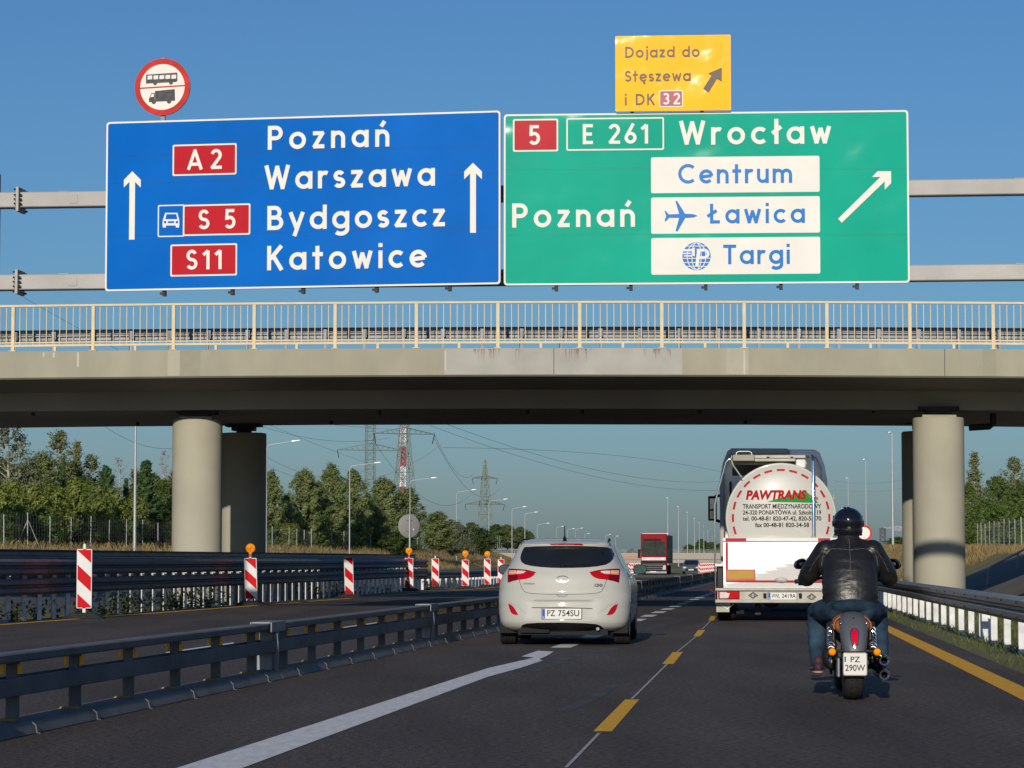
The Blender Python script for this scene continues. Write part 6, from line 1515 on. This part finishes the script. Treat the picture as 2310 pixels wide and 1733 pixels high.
def aof(z): return 180-math.degrees(math.asin(min(1,(z-ZC)/.392)))
for nm, w_, z0, z1, m, l in (('lamp_bezel',.040,.432,.585,m_bchr,.006),('tail_lamp',.031,.443,.574,mat('lit_red_lens', (.62,.004,.02), .12, var=.25, scale=60, coat=.6),.014)):
    q = MB(); ol = []
    for i in range(28):
        t_ = 2*math.pi*i/28; zz = (z0+z1)/2+(z1-z0)/2*math.copysign(abs(math.sin(t_))**.7, math.sin(t_)); ww = w_*interp([(z0,.72),(z1,1.0)], zz)*math.copysign(abs(math.cos(t_))**.75, math.cos(t_)); ol.append((ww, zz))
    top = [fen(x/.11, aof(z), l) for x, z in ol]; low = [fen(x*1.12/.11, aof(z), -.004) for x, z in ol]; c = fen(0, aof((z0+z1)/2), l+.006); n = len(ol)
    mid = [top[i].lerp(c, .35)+(c-fen(0,aof((z0+z1)/2),l))*.8 for i in range(n)]
    q.add(top+low+mid+[c], [(i,(i+1)%n,n+(i+1)%n,n+i) for i in range(n)]+[(i,(i+1)%n,2*n+(i+1)%n,2*n+i) for i in range(n)]+[(2*n+i,2*n+(i+1)%n,3*n) for i in range(n)])
    la = q.build(nm, m, fd if nm == 'lamp_bezel' else bk, smooth=60)
q = MB(); q.box(-.008,.008,-.005,.0,-.004,.004); lg = q.build('fender_badge', m_blk, fd); lg.location = fen(0, aof(.665), .004)
for sx in (-1, 1):
    q = MB(); c = fen(sx*.93, aof(.66), .01); q.ell(c, (.012,.012,.012)); q.build('fender_bolt', m_bchr, fd, smooth=60)
# seat
q = MB(); q.ell((0,.50,.625), (.160,.27,.088), 24, 14); q.ell((0,.36,.60), (.150,.12,.09), 24, 14); q.ell((0,.62,.66), (.13,.2,.07), 20, 12); seat = blob(q, .012, 4, 'seat', m_seat, bk)
q = MB(); q.tube([(math.sin(a)*.152, .30-.03*math.cos(a)*0, .60+.098*math.cos(a)) for a in [math.radians(x) for x in range(-105,106,10)]], .007, 6); q.build('seat_piping', m_seat, seat, smooth=60)
# number plate and reflector
q = MB(); q.prism(rounded(-.100,.100,.205,.398,.02), lambda x,z,d: (x,d,z), -.03, -.012); q.build('plate_frame', m_bchr, bk, bevel=.003)
number_plate(bk, -.090, .090, .216, .388, -.033, None, 0, None, lines=[('PZ', -.036, .040, .318, .043),('290W', -.080, .080, .248, .048)])
q = MB(); q.add([(-.085,-.0345,.318),(-.073,-.0345,.318),(-.073,-.0345,.362),(-.085,-.0345,.362)], [(0,1,2,3)]); q.build('blue_band', m_eu, bk)
q = MB(); q.box(-.048,.048,-.025,-.005,.396,.415); q.build('reflector', m_lred, bk, bevel=.003)
# indicators, shocks, exhausts
for sx in (-1, 1):
    q = MB(); q.tube([(0,.05,.41),(sx*.10,.05,.405),(sx*.165,.03,.40)], .012, 8); q.build('indicator_stalk', m_bblk, bk, smooth=60)
    q = MB(); q.lathe([(.001,-.030),(.016,-.027),(.026,-.016),(.030,0),(.030,.004)], 20, axis='y', c=(sx*.180,.0,.398)); il = q.build('indicator', m_amb, bk, smooth=60)
    q = MB(); q.lathe([(.033,-.002),(.034,.01),(.026,.035),(.001,.045)], 20, axis='y', c=(sx*.180,.004,.398)); q.build('indicator_shell', m_bchr, il, smooth=60)
    a, b = Vector((sx*.172,.30,.36)), Vector((sx*.168,.46,.62))
    q = MB(); q.tube([a, b], .014, 8); q.tube([a, a+(b-a)*.18], .024, 12); q.tube([b-(b-a)*.16, b], .027, 12); sh = q.build('shock_absorber', m_bblk, bk, smooth=50)
    q = MB(); H_ = [a+(b-a)*(.16+.68*i/90)+Vector((math.cos(i*.7),0,math.sin(i*.7)))*.027 for i in range(91)]; q.tube(H_, .0075, 6); q.build('coil_spring', m_bchr, sh, smooth=60)
for z in (.330, .215):
    c = (.235, 0, z)
    q = MB(); q.lathe([(.022,.02),(.026,-.005),(.040,-.012),(.043,-.004),(.044,.03),(.044,.10),(.046,.12),(.046,.75),(.03,.85)], 28, axis='y', c=c); ex = q.build('exhaust', m_bchr, bk, smooth=40)
    q = MB(); q.lathe([(.001,.10),(.021,.09),(.0215,.005)], 20, axis='y', c=c); q.build('exhaust_bore', m_blk, ex)
    q = MB(); q.torus((c[0],-.006,c[2]), .033, .004, 'y', 28, 6); q.build('end_ring', m_bblk, ex)
# swingarm, belt guard, frame, engine, tank, front end
q = MB(); q.box(-.135,-.095,.28,.95,.28,.345); q.box(.095,.135,.28,.95,.28,.345); q.tube([(-.15,YC,ZC),(.15,YC,ZC)], .022, 10); q.build('swingarm', m_bblk, bk, bevel=.008)
q = MB(); q.box(-.135,-.112,.12,.34,.19,.345); q.build('belt_guard', m_galvd, bk, bevel=.006)
q = MB(); q.box(-.15,.15,.62,1.10,.22,.56); q.box(-.19,.19,.72,1.0,.26,.40); q.ell((-.17,.80,.33), (.06,.12,.10)); q.ell((.17,.80,.33), (.06,.12,.10)); q.ell((0,.78,.60), (.13,.12,.1)); q.build('engine', m_bblk, bk, bevel=.01)
q = MB(); q.tube([(-.15,.40,.60),(-.14,.62,.58),(-.1,1.0,.82),(0,1.18,.88)], .018, 8); q.tube([(.15,.40,.60),(.14,.62,.58),(.1,1.0,.82),(0,1.18,.88)], .018, 8); q.tube([(-.15,.40,.60),(-.15,.36,.40)], .016, 8); q.tube([(.15,.40,.60),(.15,.36,.40)], .016, 8); q.build('frame', m_bblk, bk, smooth=50)
for pts, r in (([(-.15,.42,.50),(-.16,.52,.38),(-.155,.60,.28),(-.16,.72,.22)], .013), ([(-.13,.34,.45),(-.17,.46,.30),(-.16,.62,.20)], .011), ([(.15,.42,.50),(.17,.52,.36),(.16,.66,.25)], .013), ([(.20,.55,.42),(.21,.62,.30),(.20,.80,.24)], .02), ([(.16,.40,.30),(.20,.46,.26),(.2,.55,.28)], .014)):
    q = MB(); q.tube(pts, r, 8); q.build('hose', m_bblk, bk, smooth=60)
q = MB(); q.ell((-.17,.44,.42), (.03,.04,.045)); q.ell((-.165,.42,.30), (.025,.04,.05)); q.ell((.165,.44,.34), (.025,.05,.05)); q.build('side_cover', m_bchr, bk, smooth=60)
q = MB(); q.ell((0,.92,.76), (.15,.27,.13), 20, 12); q.build('fuel_tank', m_fen, bk, smooth=60)
q = MB(); q.lathe([(.21,-.05),(.27,-.062),(.30,-.045),(.31,0),(.30,.045),(.27,.062),(.21,.05)], 40, axis='x', c=(0,1.86,.31)); fw = q.build('front_wheel', m_tyre, bk, smooth=50)
q = MB(); q.lathe([(.03,-.04),(.21,-.04),(.22,0),(.21,.04),(.03,.04)], 28, axis='x', c=(0,1.86,.31)); q.build('rim', m_bblk, fw)
for sx in (-1, 1):
    q = MB(); q.tube([(sx*.09,1.86,.31),(sx*.10,1.30,.98)], .024, 10); q.build('fork', m_bchr, bk, smooth=50)
q = MB(); q.lathe([(.001,-.1),(.06,-.08),(.085,0),(.085,.05),(.07,.07),(.001,.08)], 24, axis='y', c=(0,1.45,.86)); q.build('headlight', m_bblk, bk, smooth=40)
q = MB(); q.tube([(-.42,1.24,.955),(-.30,1.27,.965),(-.14,1.32,1.0),(0,1.32,1.0),(.14,1.32,1.0),(.30,1.27,.965),(.42,1.24,.955)], .014, 10); q.build('handlebar', m_bblk, bk, smooth=60)
for sx in (-1, 1):
    q = MB(); q.tube([(sx*.43,1.238,.954),(sx*.30,1.27,.965)], .019, 12); q.build('grip', m_rub, bk, smooth=50)
    q = MB(); q.tube([(sx*.27,1.275,.97),(sx*.33,1.30,1.03),(sx*.37,1.30,1.075)], .007, 6); q.build('mirror_stem', m_bblk, bk, smooth=60)
    c = Vector((sx*.40+.018,1.29,1.105)); rot = Quaternion((0,0,1), -sx*.30) @ Quaternion((0,1,0), sx*.45)
    q = MB(); q.ell(c, (.062,.03,.043), 24, 12, rot=rot); mi = q.build('mirror', m_bblk, bk, smooth=60)
    q = MB(); vs = [rot @ Vector((.053*math.cos(2*math.pi*i/24), -.028, .035*math.sin(2*math.pi*i/24)))+c for i in range(24)]; vs2 = [rot @ Vector((.055*math.cos(2*math.pi*i/24), -.012, .037*math.sin(2*math.pi*i/24)))+c for i in range(24)]
    q.add(vs+vs2, [tuple(range(24))]+[(i,(i+1)%24,24+(i+1)%24,24+i) for i in range(24)]); q.build('mirror_glass', mat('bike_mirror_glass', (.45,.47,.5), .04, 1.0, var=.05), mi)
    q = MB(); q.tube([(sx*.20,.80,.24),(sx*.33,.80,.235)], .014, 8); q.build('foot_peg', m_bblk, bk)
# ================================================================ the rider
m_skin = mat('skin', (0.45,0.26,0.19), .5, var=.06)
m_leath = mat('black_leather', (0.012,0.012,0.013), 0.38, var=.3, scale=5, bump=.5, bscale=9, spec=.45, stretch=(1,1,1.8))
m_jean = mat('blue_denim', (0.012,0.028,0.05), 0.85, var=.35, scale=6, bump=.4, bscale=12, spec=.15, col2=(0.026,0.052,0.085))
m_helm = mat('helmet_black', (0.007,0.008,0.014), 0.10, var=.2, coat=.8)
m_shoe = mat('shoe_maroon', (0.045,0.022,0.028), .6, var=.2, scale=20)
m_sole = mat('shoe_sole', (0.38,0.24,0.20), .7, var=.1)
def finger_caps(q, sx, f=1.0):
    for i, (dx, ln) in enumerate(((.028,.95),(.009,1.08),(-.011,1.0),(-.030,.82))):
        x = sx*(.365+dx); r = .0105*f if i < 3 else .009*f
        P = [Vector((x,1.222,.990)), Vector((x,1.258,.985+.002*i)), Vector((x,1.272,.958-.004*ln)), Vector((x,1.256,.934)), Vector((x,1.236,.930))]
        for a, b in zip(P, P[1:]): q.cap(a, b, r, r*.95, 8)
    x = sx*.322; P = [Vector((sx*.338,1.20,.965)), Vector((x,1.222,.945)), Vector((x+sx*.004,1.250,.934)), Vector((x+sx*.010,1.266,.942))]
    for a, b in zip(P, P[1:]): q.cap(a, b, .0115*f, .0105*f, 8)
    q.ell((sx*.365,1.203,.975), (.040*f,.034*f,.021*f), 14, 8); q.cap((sx*.362,1.15,.972), (sx*.365,1.20,.975), .030*f, .030*f, 12)
q = MB()
SH = (.195,.72,1.215); EL = (.325,.86,1.02); WR = (.360,1.14,.97); HP = (.10,.56,.745); KN = (.252,1.02,.70); AN = (.25,.80,.27)
q.cap((0,.57,.80), (0,.66,1.0), .105, .12, 14); q.cap((0,.66,1.0), (0,.74,1.2), .12, .10, 14); q.cap((0,.75,1.22), (0,.785,1.38), .058, .055, 12)
for sx in (-1, 1):
    v = lambda t: (sx*t[0], t[1], t[2])
    q.cap((0,.72,1.2), v(SH), .09, .062, 12); q.cap(v(SH), v(EL), .050, .040, 12); q.cap(v(EL), v(WR), .042, .028, 12)
    q.cap(v(HP), v(KN), .088, .055, 12); q.cap(v(KN), v(AN), .052, .036, 12); q.cap(v(AN), (sx*.26,.93,.225), .034, .03, 10); q.cap((sx*.07,.55,.78), v(HP), .10, .09, 12)
    finger_caps(q, sx, .8)
q.ell((0,.795,1.455), (.075,.095,.108), 20, 14); q.ell((0,.83,1.40), (.055,.06,.05)); q.cap((0,.88,1.455), (0,.905,1.435), .012, .016, 8)
for sx in (-1, 1): q.ell((sx*.076,.785,1.45), (.01,.022,.03)); q.ell((sx*.03,.878,1.468), (.014,.01,.009))
q.ell((0,.883,1.402), (.024,.012,.008))
rd_ = blob(q, .008, 3, 'person', m_skin)
rd_.location = (p.x, 21.9, 0); rd_.rotation_euler = (0, 0, BK)
tag(rd_, 'person in black leather jacket, jeans and dark helmet riding the motorcycle, seen from behind', 'person')
# jacket
q = MB()
RG_ = [(.712,.200,.158,.575),(.722,.206,.164,.575),(.77,.210,.168,.575),(.80,.214,.168,.578),(.87,.226,.174,.592),(.96,.231,.176,.618),(1.06,.224,.170,.652),(1.14,.214,.158,.684),(1.20,.198,.136,.706),(1.245,.160,.112,.724),(1.285,.112,.094,.742),(1.32,.092,.084,.756),(1.35,.086,.080,.766)]
vs = []; n = 40
for z, rx, ry, cy in RG_:
    for j in range(n):
        a = 2*math.pi*j/n; ca, sa = math.cos(a), math.sin(a); vs.append((rx*math.copysign(abs(ca)**.85, ca), cy+ry*math.copysign(abs(sa)**.85, sa), z))
k = len(RG_); q.add(vs, [(i*n+j,i*n+(j+1)%n,(i+1)*n+(j+1)%n,(i+1)*n+j) for i in range(k-1) for j in range(n)]+[tuple(range(n))[::-1], tuple(range((k-1)*n,k*n))])
for sx in (-1, 1): q.cap((sx*.06,.738,1.262), (sx*.185,.72,1.215), .062, .082, 14)
for sx in (-1, 1):
    v = lambda t: (sx*t[0], t[1], t[2])
    q.cap(v(SH), v(EL), .094, .084, 16); q.cap(v(EL), v((.352,1.08,.972)), .078, .056, 16); q.ell(v((.345,.90,.985)), (.075,.08,.07)); q.ell(v((.205,.69,1.10)), (.06,.07,.10))
    q.cap(v((.345,1.02,.985)), v((.358,1.135,.972)), .050, .042, 16)
    for k in range(5):                                                    # creases of the sleeves
        f = .22+.17*k; c = Vector(v(SH)).lerp(Vector(v(EL)), f); q.ell(c+Vector((sx*.010,-.012,0)), (.096-.004*k,.092-.004*k,.011), 14, 8, rot=Quaternion((0,1,0), sx*(.55+.2*math.sin(k*2.1))))
for k in range(6):                                                          # folds across the flanks
    z = .83+.034*k+.012*math.sin(k*2.7)
    for sx in (-1, 1): q.cap((sx*.212,.56+.012*k,z), (sx*.150,.492+.010*k,z-.016-.008*sx), .022, .006, 10)
jk = blob(q, .0075, 4, 'jacket', m_leath, rd_)
from mathutils.bvhtree import BVHTree
bvh = BVHTree.FromPolygons([v.co.copy() for v in jk.data.vertices], [tuple(p_.vertices) for p_ in jk.data.polygons])
def onback(x, z, l=.004):
    h_t = bvh.ray_cast(Vector((x, -1, z)), Vector((0, 1, 0)))
    return (h_t[0]+Vector((0,-l,0))) if h_t[0] is not None else None
m_stitch = mat('pale_stitching', (0.10,0.10,0.10), .6, var=.4, scale=60)
def seam(pts, r=.0022, m=None, name='seam'):
    P = []
    for a, b in zip(pts, pts[1:]):
        for i in range(10): h_t = onback(L3(a[0],b[0],i/10), L3(a[1],b[1],i/10), .001); P += [h_t] if h_t is not None else []
    if len(P) < 3: return
    q = MB(); q.tube(P, r, 5); q.build(name, m or m_stitch, jk, smooth=60)
seam([(0,1.31),(0,1.1),(0,.9),(0,.77)]); seam([(-.205,1.225),(-.1,1.232),(0,1.222),(.1,1.232),(.205,1.225)])
for sx in (-1, 1): seam([(sx*.20,1.225),(sx*.225,1.16),(sx*.235,1.08)]); seam([(sx*.22,1.22),(sx*.29,1.12),(sx*.335,1.03)])
seam([(-.205,.775),(-.1,.77),(0,.768),(.1,.77),(.205,.775)]); 
for x in (-.19,.165,.19):
    h_t = onback(x, .745)
    if h_t is not None: q = MB(); q.ell(h_t, (.006,.004,.006)); q.build('snap_button', m_bchr, jk, smooth=60)
# jeans
q = MB(); q.ell((0,.54,.765), (.21,.165,.085), 24, 12)
for sx in (-1, 1):
    v = lambda t: (sx*t[0], t[1], t[2])
    q.cap(v((.090,.55,.735)), v((.18,.80,.715)), .122, .108, 16); q.cap(v((.18,.80,.715)), v(KN), .108, .086, 16); q.cap(v(KN), v((.262,.92,.46)), .084, .076, 16); q.cap(v((.262,.92,.46)), v((.255,.82,.285)), .076, .070, 16)
    for k in range(5): q.ell(v((.268-.002*k, .985-.035*k, .60-.075*k)), (.086-.003*k,.088-.003*k,.016), 14, 8)
    for k in range(4): q.cap(v((.06+.05*k,.46+.06*k,.80-.015*k)), v((.20+.035*k,.62+.08*k,.70)), .03, .022, 10)
jn = blob(q, .0085, 4, 'jeans', m_jean, rd_)
# shoes, gloves, helmet
for sx in (-1, 1):
    q = MB(); q.ell((sx*.258,.765,.245), (.043,.055,.045)); q.ell((sx*.265,.86,.235), (.045,.085,.042)); q.ell((sx*.275,.955,.225), (.048,.06,.034)); q.cap((sx*.256,.79,.30), (sx*.258,.78,.26), .046, .045, 12); sh = blob(q, .007, 3, 'shoe', m_shoe, rd_)
    q = MB(); q.ell((sx*.258,.765,.205), (.045,.058,.016)); q.ell((sx*.268,.86,.202), (.046,.09,.015)); q.ell((sx*.277,.955,.200), (.049,.062,.014)); blob(q, .006, 2, 'sole', m_sole, sh)
    q = MB(); finger_caps(q, sx, 1.15); q.cap((sx*.355,1.11,.972), (sx*.360,1.165,.973), .042, .037, 14); blob(q, .0045, 2, 'glove', m_leath, rd_)
q = MB(); q.ell((0,.79,1.462), (.127,.145,.118), 32, 20); q.ell((0,.80,1.415), (.120,.135,.085), 28, 16); q.lathe([(.085,1.335),(.112,1.345),(.122,1.38),(.118,1.42),(.10,1.43),(.085,1.38),(.085,1.335)], 32, c=(0,.795,0), sy=1.12); hl = blob(q, .009, 6, 'helmet', m_helm, rd_)
q = MB(); q.torus((0,.795,1.352), .108, .011, 'z', 36, 8); q.build('helmet_trim', m_rub, hl, smooth=60)
q = MB(); q.hexa([(-.012,.640,1.40),(.012,.640,1.40),(.012,.66,1.40),(-.012,.66,1.40),(-.012,.645,1.413),(.012,.645,1.413),(.012,.66,1.413),(-.012,.66,1.413)]); q.build('helmet_badge', mat('olive_badge', (.12,.11,.03), .4), hl)
q = MB()
for sx in (-1, 1): q.ell((sx*.124,.80,1.445), (.010,.03,.03))
q.build('visor_hinge', m_bblk, hl, smooth=60)
vs = [(.1335*math.sin(a)*.97, .79+.152*math.cos(a), z) for z in (1.42,1.45,1.48,1.51) for a in [math.radians(x) for x in range(-75,76,10)]]
q = MB(); n = 16; q.add(vs, [(i*n+j,i*n+j+1,(i+1)*n+j+1,(i+1)*n+j) for i in range(3) for j in range(n-1)]); q.build('visor', m_glass, hl, smooth=60)
for x in (-.03, 0): 
    q = MB(); q.ell((x,.76,1.578), (.012,.02,.006)); q.build('vent', m_bblk, hl, smooth=60)
